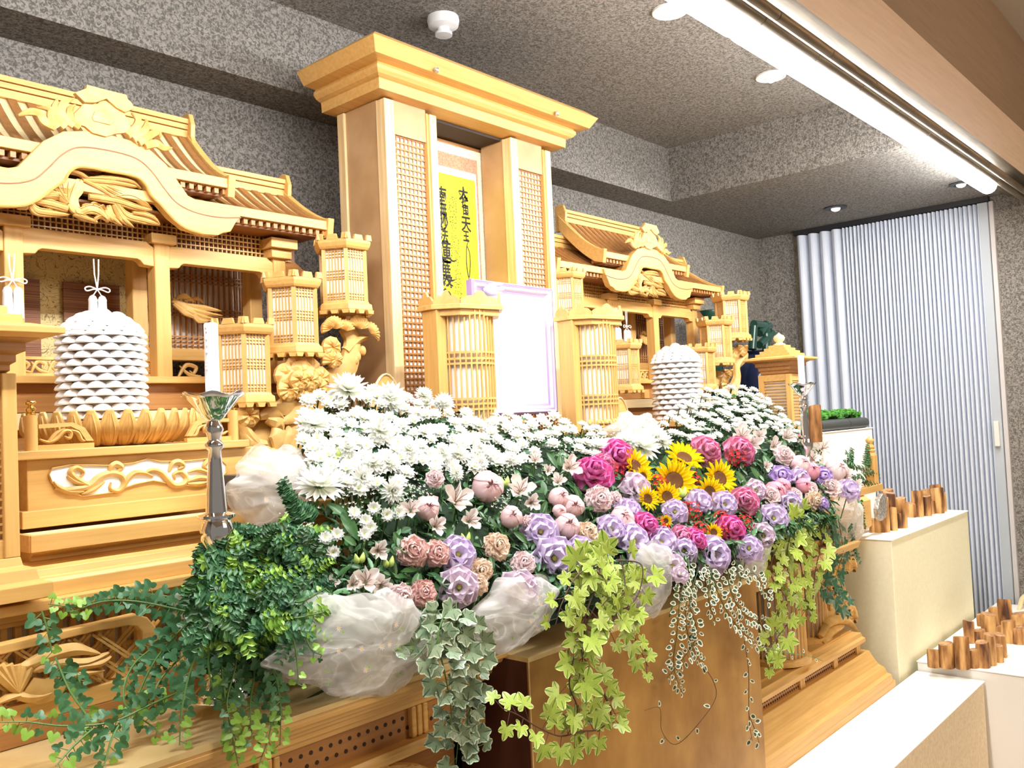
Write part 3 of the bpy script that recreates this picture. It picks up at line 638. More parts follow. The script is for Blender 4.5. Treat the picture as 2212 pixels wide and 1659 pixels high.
    for pts, wd in (([(620, 510), (500, 440), (430, 350), (330, 330), (200, 370)], [70, 90, 80, 70, 15]), ([(650, 510), (570, 400), (560, 300), (420, 280)], [90, 70, 60, 12]), ([(740, 500), (630, 390), (610, 280), (650, 175)], [90, 80, 60, 12]), ([(830, 480), (700, 370), (710, 240), (840, 175)], [90, 90, 70, 12]), ([(900, 500), (800, 420), (790, 300), (850, 250)], [80, 80, 60, 12]),
                    ([(1640, 720), (1760, 690), (1850, 740), (1950, 740)], [70, 90, 70, 15]), ([(1560, 680), (1690, 600), (1790, 560), (1820, 620)], [90, 80, 60, 12]), ([(1500, 640), (1620, 560), (1660, 480), (1650, 410)], [90, 90, 60, 12]), ([(1440, 600), (1540, 510), (1560, 420), (1490, 340)], [80, 90, 70, 12])):
        obj('crest_flame', MB().ribbon([(x, yc-.004, z) for x, z in P3(pts, yc)], [q/sc*.00128 for q in wd], .008), M['carve'], r, smooth=True)
    # phoenix relief under the gable
    yb = Yg+.006; ph = MB()
    fe = [([(360, 1130), (450, 1020), (650, 985), (850, 1010), (1010, 1090)], [20, 60, 70, 60, 30])]
    for q in ((110, 1330), (170, 1270), (230, 1205), (330, 1160), (440, 1145)): fe.append(([(740, 1290), ((740+q[0])/2+20, (1290+q[1])/2-20), q], [60, 75, 20]))
    for q in ((560, 1180), (620, 1150), (690, 1130), (760, 1125), (840, 1130)): fe.append(([(760, 1370), ((760+q[0])/2-10, (1370+q[1])/2), q], [50, 60, 25]))
    for q in ((1540, 1180), (1530, 1235), (1470, 1275), (1390, 1300), (1290, 1310), (1190, 1295)): fe.append(([(930, 1110), ((930+q[0])/2, (1110+q[1])/2-15), q], [50, 75, 25]))
    fe += [([(1000, 1090), (1250, 1085), (1480, 1120), (1600, 1200)], [40, 70, 60, 15]), ([(900, 1100), (880, 1200), (810, 1300), (850, 1430), (940, 1490)], [60, 120, 130, 110, 60]), ([(900, 1470), (1020, 1430), (1130, 1470), (1210, 1560)], [60, 110, 90, 10]), ([(960, 1430), (960, 1390), (1030, 1375)], [20, 40, 8]), ([(1030, 1420), (1060, 1370), (1140, 1390)], [20, 40, 8]), ([(1100, 1430), (1160, 1400), (1200, 1450)], [20, 36, 8]),
           ([(1000, 1290), (1300, 1340), (1560, 1420), (1720, 1445)], [60, 80, 70, 10]), ([(1180, 1330), (1450, 1280), (1640, 1370), (1730, 1450)], [30, 60, 60, 10]), ([(1330, 1370), (1430, 1500), (1640, 1560), (1815, 1615)], [40, 80, 80, 8]), ([(1500, 1480), (1640, 1500), (1740, 1540), (1815, 1612)], [40, 70, 60, 8]), ([(1290, 1380), (1380, 1540), (1515, 1640)], [40, 80, 8]), ([(1240, 1390), (1270, 1520), (1390, 1622)], [40, 80, 8]), ([(1220, 1420), (1240, 1520), (1300, 1560)], [60, 90, 20]),
           ([(760, 1430), (560, 1370), (330, 1330)], [70, 90, 30]), ([(320, 1340), (400, 1450), (560, 1480), (780, 1500)], [50, 90, 80, 8]), ([(300, 1330), (290, 1400), (190, 1425)], [60, 70, 8]), ([(830, 1500), (950, 1530), (1100, 1585)], [10, 70, 30]), ([(1050, 1580), (1130, 1520), (1230, 1585)], [30, 40, 8])]
    for k, (pts, wd) in enumerate(fe):
        ph.ribbon([(x, yb-.0012*(k % 4), z) for x, z in P3(pts, yb)], [q/sc*.00128 for q in wd], .009)
    obj('phoenix_carving', ph, M['carve'], r, smooth=True)
    gv = MB()
    for k, (pts, wd) in enumerate(fe):
        for o_ in ((-.28, .28) if max(wd) > 62 else (0,)):
            gv.ribbon([(x, yb-.0012*(k % 4)-.0084+(.0022 if o_ else 0), z+o_*max(wd)/sc*.00128) for x, z in P3(pts, yb)][:], [.0006, .0013, .0005], .0012, back=0)
    obj('carved_line_shade', gv, M['wooddeep'], r, kind='stuff')  # thin dark ribbons paint the shade of carved lines on the feathers
    # lattice strips behind
    lt = MB(); zb0, zb1 = 2.04, 2.13
    x = X-.6
    while x < X+.6: lt.box(x-.0016, x+.0016, 2.238, 2.244, zb0, zb1); x += .0135
    z = zb0
    while z < zb1: lt.box(X-.6, X+.6, 2.236, 2.242, z-.0016, z+.0016); z += .0135
    obj('fretwork', lt, M['wood'], r, kind='stuff')
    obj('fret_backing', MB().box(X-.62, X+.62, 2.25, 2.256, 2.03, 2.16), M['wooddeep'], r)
    # posts, beams, brackets
    pw = .021
    for dx in (-.54, -.18, .18, .54):
        obj('post', MB().box(X+dx-pw, X+dx+pw, Yp, Yp+.044, 1.70, 2.055), M['woodz'], r, bev=.003)
        obj('bracket', MB().box(X+dx-.034, X+dx+.034, Yp-.014, Yp+.05, 2.052, 2.078), M['wood'], r, bev=.002)
        if abs(dx) > .3: obj('bracket', MB().box(X+dx-.045, X+dx+.045, Yp-.03, Yp+.05, 2.079, 2.108), M['wood'], r, bev=.002)
        obj('rear_post', MB().box(X+dx-pw, X+dx+pw, 2.34, 2.385, 1.68, 2.11), M['woodz'], r, bev=.003)
    def beam(a, b, zt, zb):
        pl = [(a, zt-.002), (a+.02, zt), (b-.02, zt), (b, zt-.014), (b, zb-.006), (b-.028, zb-.004), (b-.036, zb+.006), (b-.044, zb+.010), (a+.044, zb+.010), (a+.036, zb+.006), (a+.028, zb-.004), (a, zb-.006)]
        obj('beam', MB().prism(pl, Yp+.004, Yp+.036), M['wood'], r, bev=.002)
    beam(X-.16, X+.16, 2.056, 1.998); beam(X+.20, X+.52, 2.052, 1.998); beam(X-.52, X-.20, 2.052, 1.998)
    for s_ in (-1, 1):       # carved beam nose beyond the corner post
        pl = [(X+s_*.56, 2.045), (X+s_*.60, 2.048), (X+s_*.625, 2.03), (X+s_*.655, 2.02), (X+s_*.64, 2.005), (X+s_*.60, 1.998), (X+s_*.56, 2.0)]
        obj('beam_nose', MB().prism(pl, Yp+.006, Yp+.034), M['wooddk'], r, bev=.002)
    # back walls of the rooms
    obj('brocade_back', MB().box(X-.24, X+.24, 2.47, 2.476, 1.66, 2.2), M['brocade'], r)
    for x0, x1 in ((X-.20, X-.07), (X-.03, X+.14)):
        pass
    for (ua, ub) in ((-60, 85), (136, 257)):
        a = at(ua, 650, Y=2.46).x; b = at(ub, 650, Y=2.46).x
        obj('bamboo_blind', MB().box(a, b, 2.455, 2.462, 1.70, at(200, 614, Y=2.46).z), M['blind'], r)
    for s_ in (-1, 1):
        x0, x1 = (X+.22, X+.60) if s_ > 0 else (X-.60, X-.22)
        obj('window_paper', MB().box(x0, x1, 2.45, 2.455, 1.80, 2.2), M['paper'], r)
        lt = MB(); n = 21
        for k in range(n+1): x = x0+(x1-x0)*k/n; lt.box(x-.0018, x+.0018, 2.436, 2.444, 1.80, 2.12)
        for g in (1.815, 1.90, 2.0, 2.09):
            for j in range(3): z = g+j*.011; lt.box(x0, x1, 2.434, 2.442, z-.0015, z+.0015)
        obj('window_lattice', lt, M['wooddk'], r, kind='stuff')
        obj('window_sill', MB().box(x0-.02, x1+.02, 2.42, 2.47, 1.765, 1.80), M['wood'], r, bev=.002)
        # scrolled fretwork under the window
        sc_ = MB()
        for k in range(4):
            xx = x0+(k+.5)*(x1-x0)/4; z = 1.735
            sc_.ribbon([(xx-.035, 2.425, z-.018), (xx-.01, 2.425, z+.016), (xx+.02, 2.425, z+.01), (xx+.012, 2.425, z-.008), (xx, 2.425, z)], [.006, .013, .012, .008, .003], .004)
            sc_.ribbon([(xx-.03, 2.425, z+.014), (xx+.0, 2.425, z-.012), (xx+.035, 2.425, z-.016)], [.003, .012, .006], .004)
        sc_.box(x0, x1, 2.42, 2.44, 1.70, 1.718)
        obj('scrolled_fretwork', sc_, M['carve'], r)
    # flying bird tail in the right bay
    tb = MB(); q = lambda u, v: tuple(at(u, v, Y=2.38))
    for pts, wd in (([(372, 648), (392, 658), (415, 672), (430, 692), (455, 692)], [.012, .022, .022, .018, .003]), ([(375, 655), (400, 675), (425, 688)], [.01, .02, .004]), ([(395, 658), (440, 665), (478, 672)], [.01, .018, .003]), ([(400, 665), (440, 676), (480, 682)], [.01, .016, .003]), ([(400, 670), (435, 684), (468, 690)], [.01, .016, .003]), ([(380, 645), (398, 640), (420, 652)], [.006, .018, .004]), ([(398, 650), (425, 645), (440, 655)], [.006, .012, .003])):
        tb.ribbon([q(*p_) for p_ in pts], wd, .007)
    obj('bird_carving', tb, M['carve'], r, smooth=True)
    # stepped platforms under the rooms
    for z0, z1, y0, m_, hw in ((1.683, 1.70, 2.17, 'wood', .60), (1.655, 1.683, 2.20, 'wooddk', .58), (1.615, 1.655, 2.18, 'wooddk', .60), (1.575, 1.612, 2.13, 'woodpale', .62), (1.30, 1.575, 2.15, 'wooddk', .60)):
        obj('step', MB().box(X-hw, X+hw, y0, 2.5, z0, z1), M[m_], r, bev=.0015)
    for dx in (-.43, -.28, 0.0, .28, .43): obj('step_block', MB().box(X+dx-.02, X+dx+.02, 2.165, 2.185, 1.617, 1.654), M['wood'], r, bev=.002)
    # fretwork strip between the front posts
    sc_ = MB()
    for k in range(9):
        xx = X-.15+k*.038; z = 1.728
        sc_.ribbon([(xx-.02, 2.26, z-.018), (xx-.005, 2.26, z+.012), (xx+.014, 2.26, z+.006), (xx+.008, 2.26, z-.006)], [.004, .009, .008, .003], .003)
        sc_.ribbon([(xx-.018, 2.26, z+.012), (xx+.0, 2.26, z-.008), (xx+.022, 2.26, z-.014)], [.003, .008, .004], .003)
    sc_.box(X-.17, X+.17, 2.255, 2.275, 1.70, 1.712).box(X-.17, X+.17, 2.255, 2.275, 1.745, 1.752)
    obj('front_fretwork', sc_, M['carve'], r)
    return r
shr = shrine()
s2 = copy_tree(shr); s2.location = (XR, 2.21, 1.5)
s2['label'] = 'pale wood altar shrine with curved gable and striped roof right of the tower'

# ============================================================ hexagonal lanterns
def hexr(r, c, z, rot=PI/6): return [(c[0]+r*math.cos(rot+PI/3*k), c[1]+r*math.sin(rot+PI/3*k), z) for k in range(6)]
def hexp(mb, c, L):
    vs = []
    for z, r in L: vs += hexr(r, c, c[2]+z, 0)
    n = len(L); fs = [(i*6+k, i*6+(k+1) % 6, i*6+6+(k+1) % 6, i*6+6+k) for i in range(n-1) for k in range(6)]
    fs += [tuple(range(6))[::-1], tuple(range(n*6-6, n*6))]; return mb.add(vs, fs)
def hex_lantern():
    t = thing('hexagonal_lantern', '', 'lantern', (0, 0, 0), 'hexagonal lattice lanterns hanging on the carved trees')
    c = (0, 0, 0); R = .066
    b = MB(); hexp(b, c, [(0.012, .078), (.016, .082), (.030, .080), (.034, .073), (.040, .070)]); obj('base', b, M['wood'], t, bev=.001)
    b = MB()
    for k in range(6):
        a = PI/3*k+PI/6; cx, cy = math.cos(a), math.sin(a); r = .068; tx, ty = -cy, cx
        for o in (-.032, 0, .032):
            p = Vector((r*cx+tx*o, r*cy+ty*o, .004)); b.add([p+Vector((tx*i*.011+cx*j*.006, ty*i*.011+cy*j*.006, kz*.010)) for kz in (0, 1) for j in (-1, 1) for i in (-1+.3*(1-kz), 1-.3*(1-kz))], [(0, 2, 3, 1), (4, 5, 7, 6), (0, 1, 5, 4), (2, 6, 7, 3), (0, 4, 6, 2), (1, 3, 7, 5)])
    obj('scalloped_foot', b, M['wood'], t)
    b = MB(); hexp(b, c, [(.04, R-.0055), (.182, R-.0055)]); obj('paper_panels', b, M['paper'], t)
    for k in range(6):
        a = PI/3*k; x, y = R*math.cos(a), R*math.sin(a)
        p = MB().tube([(x*.97, y*.97, .038), (x*.97, y*.97, .184)], .0072, 4); obj('corner_post', p, M['woodz'], t)
    lt = MB()
    for k in range(6):
        a0, a1 = PI/3*k, PI/3*(k+1); p0 = Vector((math.cos(a0), math.sin(a0), 0))*(R-.003); p1 = Vector((math.cos(a1), math.sin(a1), 0))*(R-.003)
        am = (a0+a1)/2; nr = Vector((math.cos(am), math.sin(am), 0))
        for j in range(0, 5):
            q = p0.lerp(p1, .22+.56*j/4); lt.bar(q+Vector((0, 0, .041)), q+Vector((0, 0, .182)), .0027, .003, nr)
        for z in (.046, .052, .060, .100, .106, .114, .122, .160, .168, .176):
            lt.bar(p0.lerp(p1, .1)+Vector((0, 0, z)), p0.lerp(p1, .9)+Vector((0, 0, z)), .0018, .0035, nr)
    obj('lattice', lt, M['woodz'], t, kind='stuff')
    b = MB(); hexp(b, c, [(.182, .074), (.188, .079), (.198, .083), (.206, .083), (.207, .074)]); obj('cap', b, M['wood'], t, bev=.001)
    b = MB()
    for k in range(6):
        a = PI/3*k
        for s_ in (-1, 1):
            an = a+s_*PI/3*.5; 
        am = a+PI/6; cx, cy = math.cos(am), math.sin(am); tx, ty = -cy, cx; r = .069
        for o, wd, hh in ((-.036, .010, .016), (0, .016, .014), (.036, .010, .016)):
            P_ = Vector((r*cx+tx*o, r*cy+ty*o, .206))
            b.add([P_+Vector((tx*i*wd*(1-.25*kz)+cx*j*.0035, ty*i*wd*(1-.25*kz)+cy*j*.0035, kz*hh)) for kz in (0, 1) for j in (-1, 1) for i in (-1, 1)], [(0, 2, 3, 1), (4, 5, 7, 6), (0, 1, 5, 4), (2, 6, 7, 3), (0, 4, 6, 2), (1, 3, 7, 5)])
    obj('crenellation', b, M['wood'], t)
    return t
hl = hex_lantern(); first = True
for u, vt, vb, lab in ((742, 515, 686, 'highest hexagonal lantern of the left trio, close to the tower side'), (632, 594, 778, 'middle hexagonal lantern of the left trio'), (527, 692, 885, 'lowest hexagonal lantern of the left trio, behind the candle'),
                       (1224, 584, 700, 'hexagonal lantern right of the tower, above the round lattice lantern'), (1345, 735, 852, 'hexagonal lantern between the tower and the right rice cake stack'), (1511, 744, 850, 'lowest hexagonal lantern of the right trio, beside the rice cake stack'), (1546, 686, 793, 'middle hexagonal lantern of the right trio'), (1580, 633, 740, 'highest hexagonal lantern of the right trio, in front of the green bamboo')):
    p = at(u, (vt+vb)/2, Y=2.06); o = hl if first else copy_tree(hl); first = False
    a_ = at(u, vt, Y=2.06).z; b_ = at(u, vb, Y=2.06).z; hh = a_-b_
    s_ = hh/.222; o.location = (p.x, 2.06, b_); o.scale = (s_, s_, s_); o['label'] = lab

# carved trees that carry the lanterns
def Q(u, v, y): return tuple(at(u, v, Y=y))
def carved_tree():
    t = thing('carved_tree', 'carved wooden pine with shell-like needle tufts and peony, carrying the left lanterns', 'carving', tuple(at(690, 900, Y=2.1)))
    y = 2.05; b = MB()
    b.ribbon([Q(600, 1000, y), Q(640, 900, y), Q(690, 840, y), Q(745, 800, y), Q(760, 740, y), Q(745, 705, y)], [.13, .12, .09, .07, .055, .05], .03)
    b.ribbon([Q(745, 760, y), Q(770, 735, y), Q(795, 728, y)], [.03, .03, .012], .02)
    b.ribbon([Q(560, 1000, y), Q(600, 930, y), Q(650, 870, y)], [.16, .12, .06], .02)
    obj('trunk', b, M['carve'], t, smooth=True)
    for u, v, r, a0, a1 in ((723, 712, .038, .3, 2.9), (746, 716, .034, .2, 2.9), (775, 712, .042, .1, 2.8), (798, 722, .036, -.6, 2.2), (712, 712, .026, .8, 3.6), (716, 750, .030, 0, PI*2), (718, 782, .036, .2, PI+.3), (722, 776, .026, 0, 6.2)):
        p = at(u, v, Y=y-.03); obj('needle_tuft', MB().fan((p.x, p.y, p.z), r, a0, a1, 9, .014), M['carve'], t)
    for u, v in ((772, 770), (783, 758), (767, 778)):
        p = at(u, v, Y=y-.01); obj('pine_cone', MB().blob((p.x, p.y, p.z), .012, 8, 6, squash=(1, .8, 1.3)), M['carve'], t, smooth=True)
    # peony
    for u, v, r, a0, a1, dy in ((640, 800, .040, 0, 2*PI, .020), (665, 800, .040, 0, 2*PI, .022), (618, 812, .036, 0, 2*PI, .026), (690, 818, .034, 0, 2*PI, .026), (652, 812, .044, 0, 2*PI, .034), (685, 838, .032, 0, 2*PI, .040), (625, 836, .036, 0, 2*PI, .044), (655, 838, .036, 0, 2*PI, .050), (668, 822, .030, 0, 2*PI, .058), (645, 822, .028, 0, 2*PI, .064), (622, 842, .030, PI*.9, 2.1*PI, .066)):
        p = at(u, v, Y=y-dy); obj('peony_petal', MB().fan((p.x, p.y, p.z), r, a0, a1, 7, .016), M['carve'], t)
    for pts, wd in (([(640, 860), (610, 880), (575, 878)], [.03, .05, .005]), ([(650, 862), (640, 895), (600, 915)], [.03, .05, .005]), ([(660, 860), (665, 900), (640, 930)], [.03, .05, .008]), ([(560, 900), (590, 890), (612, 905)], [.02, .045, .005]),
                    ([(575, 905), (600, 915), (610, 935)], [.02, .04, .004]), ([(575, 960), (540, 955), (520, 925)], [.02, .04, .004]), ([(600, 975), (600, 940), (590, 920)], [.02, .055, .004]), ([(605, 972), (625, 945), (622, 920)], [.02, .05, .004]), ([(598, 975), (565, 985), (538, 968)], [.02, .05, .004]),
                    ([(640, 930), (630, 960), (640, 990)], [.03, .05, .01]), ([(520, 890), (530, 930), (560, 965), (590, 985)], [.02, .03, .035, .03])):
        obj('carved_leaf', MB().ribbon([Q(u, v, y-.03) for u, v in pts], wd, .014), M['carve'], t, smooth=True)
    p = at(535, 897, Y=y-.035); obj('peony_bud', MB().fan((p.x, p.y, p.z), .032, 0, 2*PI, 8, .02), M['carve'], t)
    obj('tree_foot', MB().prism([(x, z) for x, y_, z in (Q(515, 880, y), Q(560, 870, y), Q(640, 870, y), Q(660, 1060, y), Q(520, 1060, y))], y, y+.03), M['wood'], t)
    return t
carved_tree()
t = thing('carved_tree', 'carved wooden peony branch below the lanterns beside the green bamboo', 'carving', tuple(at(1590, 800, Y=2.1)))
y = 2.10
obj('trunk', MB().ribbon([Q(1575, 860, y), Q(1590, 820, y), Q(1590, 790, y), Q(1605, 765, y)], [.08, .06, .05, .09], .03), M['carve'], t, smooth=True)
for u, v, r in ((1562, 805, .06), (1585, 752, .06), (1603, 748, .05), (1568, 830, .05), (1545, 815, .05), (1572, 800, .04)):
    p = at(u, v, Y=y-.03); obj('carved_petal', MB().fan((p.x, p.y, p.z), r, 3.0, 6.5, 8, .02), M['carve'], t)

# ============================================================ round lattice lanterns
def barrel():
    t = thing('round_lantern', '', 'lantern', (0, 0, 0), 'bowed lattice lanterns beside the portrait frame')
    R = .093; H = .52
    pap = MB().lathe([(R-.010, -H), (R-.010, 0)], (0, 0, 0), 20, PI+.25, 2*PI-.25); obj('paper', pap, M['paper'], t, smooth=True)
    lt = MB()
    for k in range(17):
        a = PI+.22+(PI-.44)*k/16; x, y_ = R*math.cos(a), R*math.sin(a); lt.bar((x, y_, -H), (x, y_, 0), .0045, .006, (math.cos(a), math.sin(a), 0))
    for z in (-.012, -.122, -.140, -.154, -.255, -.270, -.285, -.36, -.375, -.39):
        rr = [(R-.004, z-.003), (R+.003, z-.003), (R+.003, z+.003), (R-.004, z+.003)]; lt.lathe(rr, (0, 0, 0), 20, PI+.2, 2*PI-.2)
    obj('bowed_lattice', lt, M['woodz'], t, kind='stuff')
    obj('side_post', MB().box(-.125, -.088, -.03, .03, -H, 0), M['woodz'], t, bev=.002)
    obj('side_post', MB().box(.088, .105, -.03, .03, -H, 0), M['woodz'], t, bev=.002)
    obj('back_board', MB().box(-.12, .10, .02, .035, -H, 0), M['wood'], t)
    pl = [(-.135, .04), (-.135, -.02), (-.085, -.085), (.06, -.115), (.115, -.06), (.125, .04)]
    a = MB(); a.prismz([(x*.90, y_*.92) for x, y_ in pl], -.018, .0); a.prismz(pl, .0, .014); obj('cap', a, M['wood'], t, bev=.0015)
    # carved cresting on the cap edges
    def crest(p, q):
        p = Vector(p); q = Vector(q); L = (q-p).length; d = (q-p)/L; nr = Vector((d.y, -d.x, 0)); n = 28; vs = []
        for k in range(n+1):
            s_ = k/n; hgt = .010+.020*abs(math.sin(s_*PI))**3+.010*abs(math.sin(s_*PI*3))
            b_ = p+d*L*s_
            for w_ in (-.004, .004):
                for z in (.014, .014+hgt): vs.append((b_.x+nr.x*w_, b_.y+nr.y*w_, z))
        fs = []
        for k in range(n): i = k*4; fs += [(i, i+4, i+5, i+1), (i+2, i+3, i+7, i+6), (i+1, i+5, i+7, i+3)]
        fs += [(0, 1, 3, 2), (n*4, n*4+2, n*4+3, n*4+1)]
        return MB().add(vs, fs)
    for i in range(1, 5):
        a_, b_ = pl[i-1], pl[i]; obj('cresting', crest((a_[0]*.93, a_[1]*.93, 0), (b_[0]*.93, b_[1]*.93, 0)), M['carve'], t)
    bs = MB()
    for k in range(9):
        a_ = PI+.3+(PI-.6)*k/8; bs.fan((R*1.04*math.cos(a_), R*1.04*math.sin(a_), -.352), .016, 0, PI, 4, .008)
    obj('lower_carving', bs, M['carve'], t)
    return t
b0 = barrel(); b0.location = (1.828, 1.82, 1.868); b0['label'] = 'round bowed lattice lantern left of the portrait frame'
b1 = copy_tree(b0); b1.location = (2.448, 1.82, 1.873); b1['label'] = 'round bowed lattice lantern right of the portrait frame'
for o in (b0, b1): o['category'] = 'lantern'

# ============================================================ portrait frame
y = 1.90; a = at(1012, 606, Y=y); b = at(1184, 624, Y=y); zt = (a.z+b.z)/2; zb = at(1186, 892, Y=y).z; x0, x1 = a.x, b.x
t = thing('portrait_frame', 'white and lavender portrait frame holding a blank white picture', 'frame', ((x0+x1)/2, y, zb))
fr = MB(); wd = .030
for (a0, a1, c0, c1) in ((x0, x0+wd, zb, zt), (x1-wd, x1, zb, zt), (x0, x1, zt-wd, zt), (x0, x1, zb, zb+wd)): pass
L = [(0, .0), (0, .012), (.006, .020), (.011, .014), (.018, .016), (.023, .008), (wd, .004)]
def frame_side(mb, i0, i1):
    cs = [(x0, zb), (x1, zb), (x1, zt), (x0, zt)]; sg = [(1, 1), (-1, 1), (-1, -1), (1, -1)]
    vs = []
    for i in (i0, i1):
        for o, d in L: vs.append((cs[i][0]+sg[i][0]*o, y-d, cs[i][1]+sg[i][1]*o))
    n = len(L); mb.add(vs, [(k, k+1, n+k+1, n+k) for k in range(n-1)])
for i in range(4):
    m = MB(); frame_side(m, i, (i+1) % 4); obj('frame_bar', m, M['lavw'], t)
    L2 = L; L = [(-.0015, 0), (-.0015, .013), (.004, .0205)]; m = MB(); frame_side(m, i, (i+1) % 4); obj('frame_edge', m, M['lav'], t); 
    L = [(.0235, .0075), (wd+.002, .004), (wd+.003, .003)]; m = MB(); frame_side(m, i, (i+1) % 4); obj('inner_edge', m, M['lav'], t); L = L2
obj('back', MB().box(x0+.001, x1-.001, y, y+.012, zb, zt), M['lav'], t)
obj('easel', MB().box((x0+x1)/2-.06, (x0+x1)/2+.06, y, y+.03, 1.351, zb), M['wood'], t)
obj('picture', MB().box(x0+wd-.002, x1-wd+.002, y-.004, y-.002, zb+wd, zt-wd), mat('blank_photo', (.96, .96, .96), .6), t)
bw = thing('satin_bow', 'small lavender satin bow on the top left of the portrait frame', 'bow', tuple(at(1062, 622, Y=y-.02)))
for k, pts in enumerate(([(1046, 626), (1060, 616), (1086, 614)], [(1046, 626), (1062, 624), (1088, 624)], [(1048, 628), (1062, 632), (1084, 634)], [(1052, 630), (1058, 620), (1070, 618)])):
    obj('loop', MB().ribbon([Q(u, v, y-.022-.002*k) for u, v in pts], [.006, .016, .010], .004), M['lavw'] if k % 2 else M['lav'], bw, smooth=True)
# clear glass ornament with lotus shaped boards beside the lanterns
for u, v, lab in ((835, 850, 'pointed oval wooden board left of the round lantern, behind the daisies'), (1340, 890, 'pointed oval wooden board right of the round lantern')):
    y = 1.93; p = at(u, v, Y=y); tt = thing('oval_board', lab, 'board', tuple(p)); pl = []
    for k in range(24):
        a = 2*PI*k/24; pl.append((p.x+.058*math.cos(a)*(1-.25*max(0, math.sin(a))), p.z-.03+.085*math.sin(a)))
    obj('board', MB().prism(pl, y, y+.008), M['wood'], tt)
    obj('foot', MB().box(p.x-.02, p.x+.02, y-.01, y+.02, 1.351, p.z-.10), M['wood'], tt)
    pl2 = [(x, y-.001, z) for x, z in pl]; obj('rim', MB().ribbon(pl2+pl2[:1], [.006], .004, n=1), M['woodpale'], tt)
p = at(1318, 900, Y=1.88); tt = thing('glass_vase', 'small clear glass vase beside the right round lantern', 'vase', (p.x, p.y, p.z-.02))
obj('cup', MB().lathe([(.012, -.03), (.014, -.02), (.028, .012), (.026, .012), (.012, -.018), (0, -.018)], (p.x, p.y, p.z-.02), 20), M['wax'], tt, smooth=True)
obj('glass', MB().lathe([(.022, .012), (.026, .03), (.020, .05), (.013, .075), (.014, .08)], (p.x, p.y, p.z-.02), 20), M['glass'], tt, smooth=True)

obj('foot', MB().lathe([(.03, 1.351-p.z+.02), (.03, 1.36-p.z+.02), (.008, 1.37-p.z+.02), (.008, -.03)], (p.x, p.y, p.z-.02), 16), M['wax'], tt, smooth=True)
rt = thing('rear_table', 'plain wooden table hidden behind the flowers, carrying the portrait frame', 'table', (2.13, 1.95, 0))
obj('top', MB().box(1.62, 2.75, 1.79, 2.03, 1.32, 1.35), M['wood'], rt, bev=.002); obj('body', MB().box(1.64, 2.73, 1.80, 2.03, .01, 1.32), M['wooddk'], rt)
# ============================================================ rice cake stacks
def rice(xc, yc, z0, z1, R, lab):
    t = thing('rice_cake_stack', lab, 'offering', (xc, yc, z0), 'stacked white rice cake offerings')
    rows = 15; body = z0+(z1-z0)*.74; dz = (body-z0)/11.0; n = 14; me = None
    prof = [(0, .0), (.92, -.04), (1, .10), (.88, .45), (.62, .75), (.3, .93), (0, 1.0)]
    cs = R*.215
    core = MB().lathe([(R*.72, 0), (R*.72, body-z0), (R*.5, (z1-z0)*.86), (R*.25, (z1-z0)*.95), (0, (z1-z0)*.96)], (xc, yc, z0), 16); obj('core', core, M['rice'], t, smooth=True)
    for j in range(17):
        z = z0+j*dz
        if j <= 11: rr = R*.80; m = n
        else:
            q = (j-11)/5; z = body+(z1-body)*(q*.82); rr = R*.80*math.cos(q*1.30)*.97; m = max(3, int(n*math.cos(q*1.25)))
            if j == 16: rr = 0.006; m = 1
        for k in range(m):
            a = 2*PI*(k+.5*(j % 2))/m+j*.03; c = (xc+rr*math.cos(a), yc+rr*math.sin(a), z)
            if me is None: me = obj('rice_cake', MB().lathe([(cs*p_[0], cs*.80*p_[1]) for p_ in prof], c, 14), M['rice'], t, smooth=True); c0 = c
            else:
                o = bpy.data.objects.new('rice_cake', me.data); COL.objects.link(o); o.parent = t; o.location = (c[0]-c0[0], c[1]-c0[1], c[2]-c0[2])
rice(.862, 2.0, 1.592, 1.838, .096, 'tall stack of white rice cakes rising from the lotus petal tray on the left')
rice(3.235, 1.95, 1.52, 1.838, .108, 'tall stack of white rice cakes by the right shrine, above the white flowers')

pd = thing('offering_stand', 'plain wooden stand hidden by flowers under the right rice cakes', 'stand', (3.235, 1.95, 0))
obj('top', MB().box(3.10, 3.37, 1.82, 2.08, 1.49, 1.518), M['wood'], pd, bev=.002); obj('body', MB().box(3.13, 3.34, 1.85, 2.05, .01, 1.49), M['wooddk'], pd)
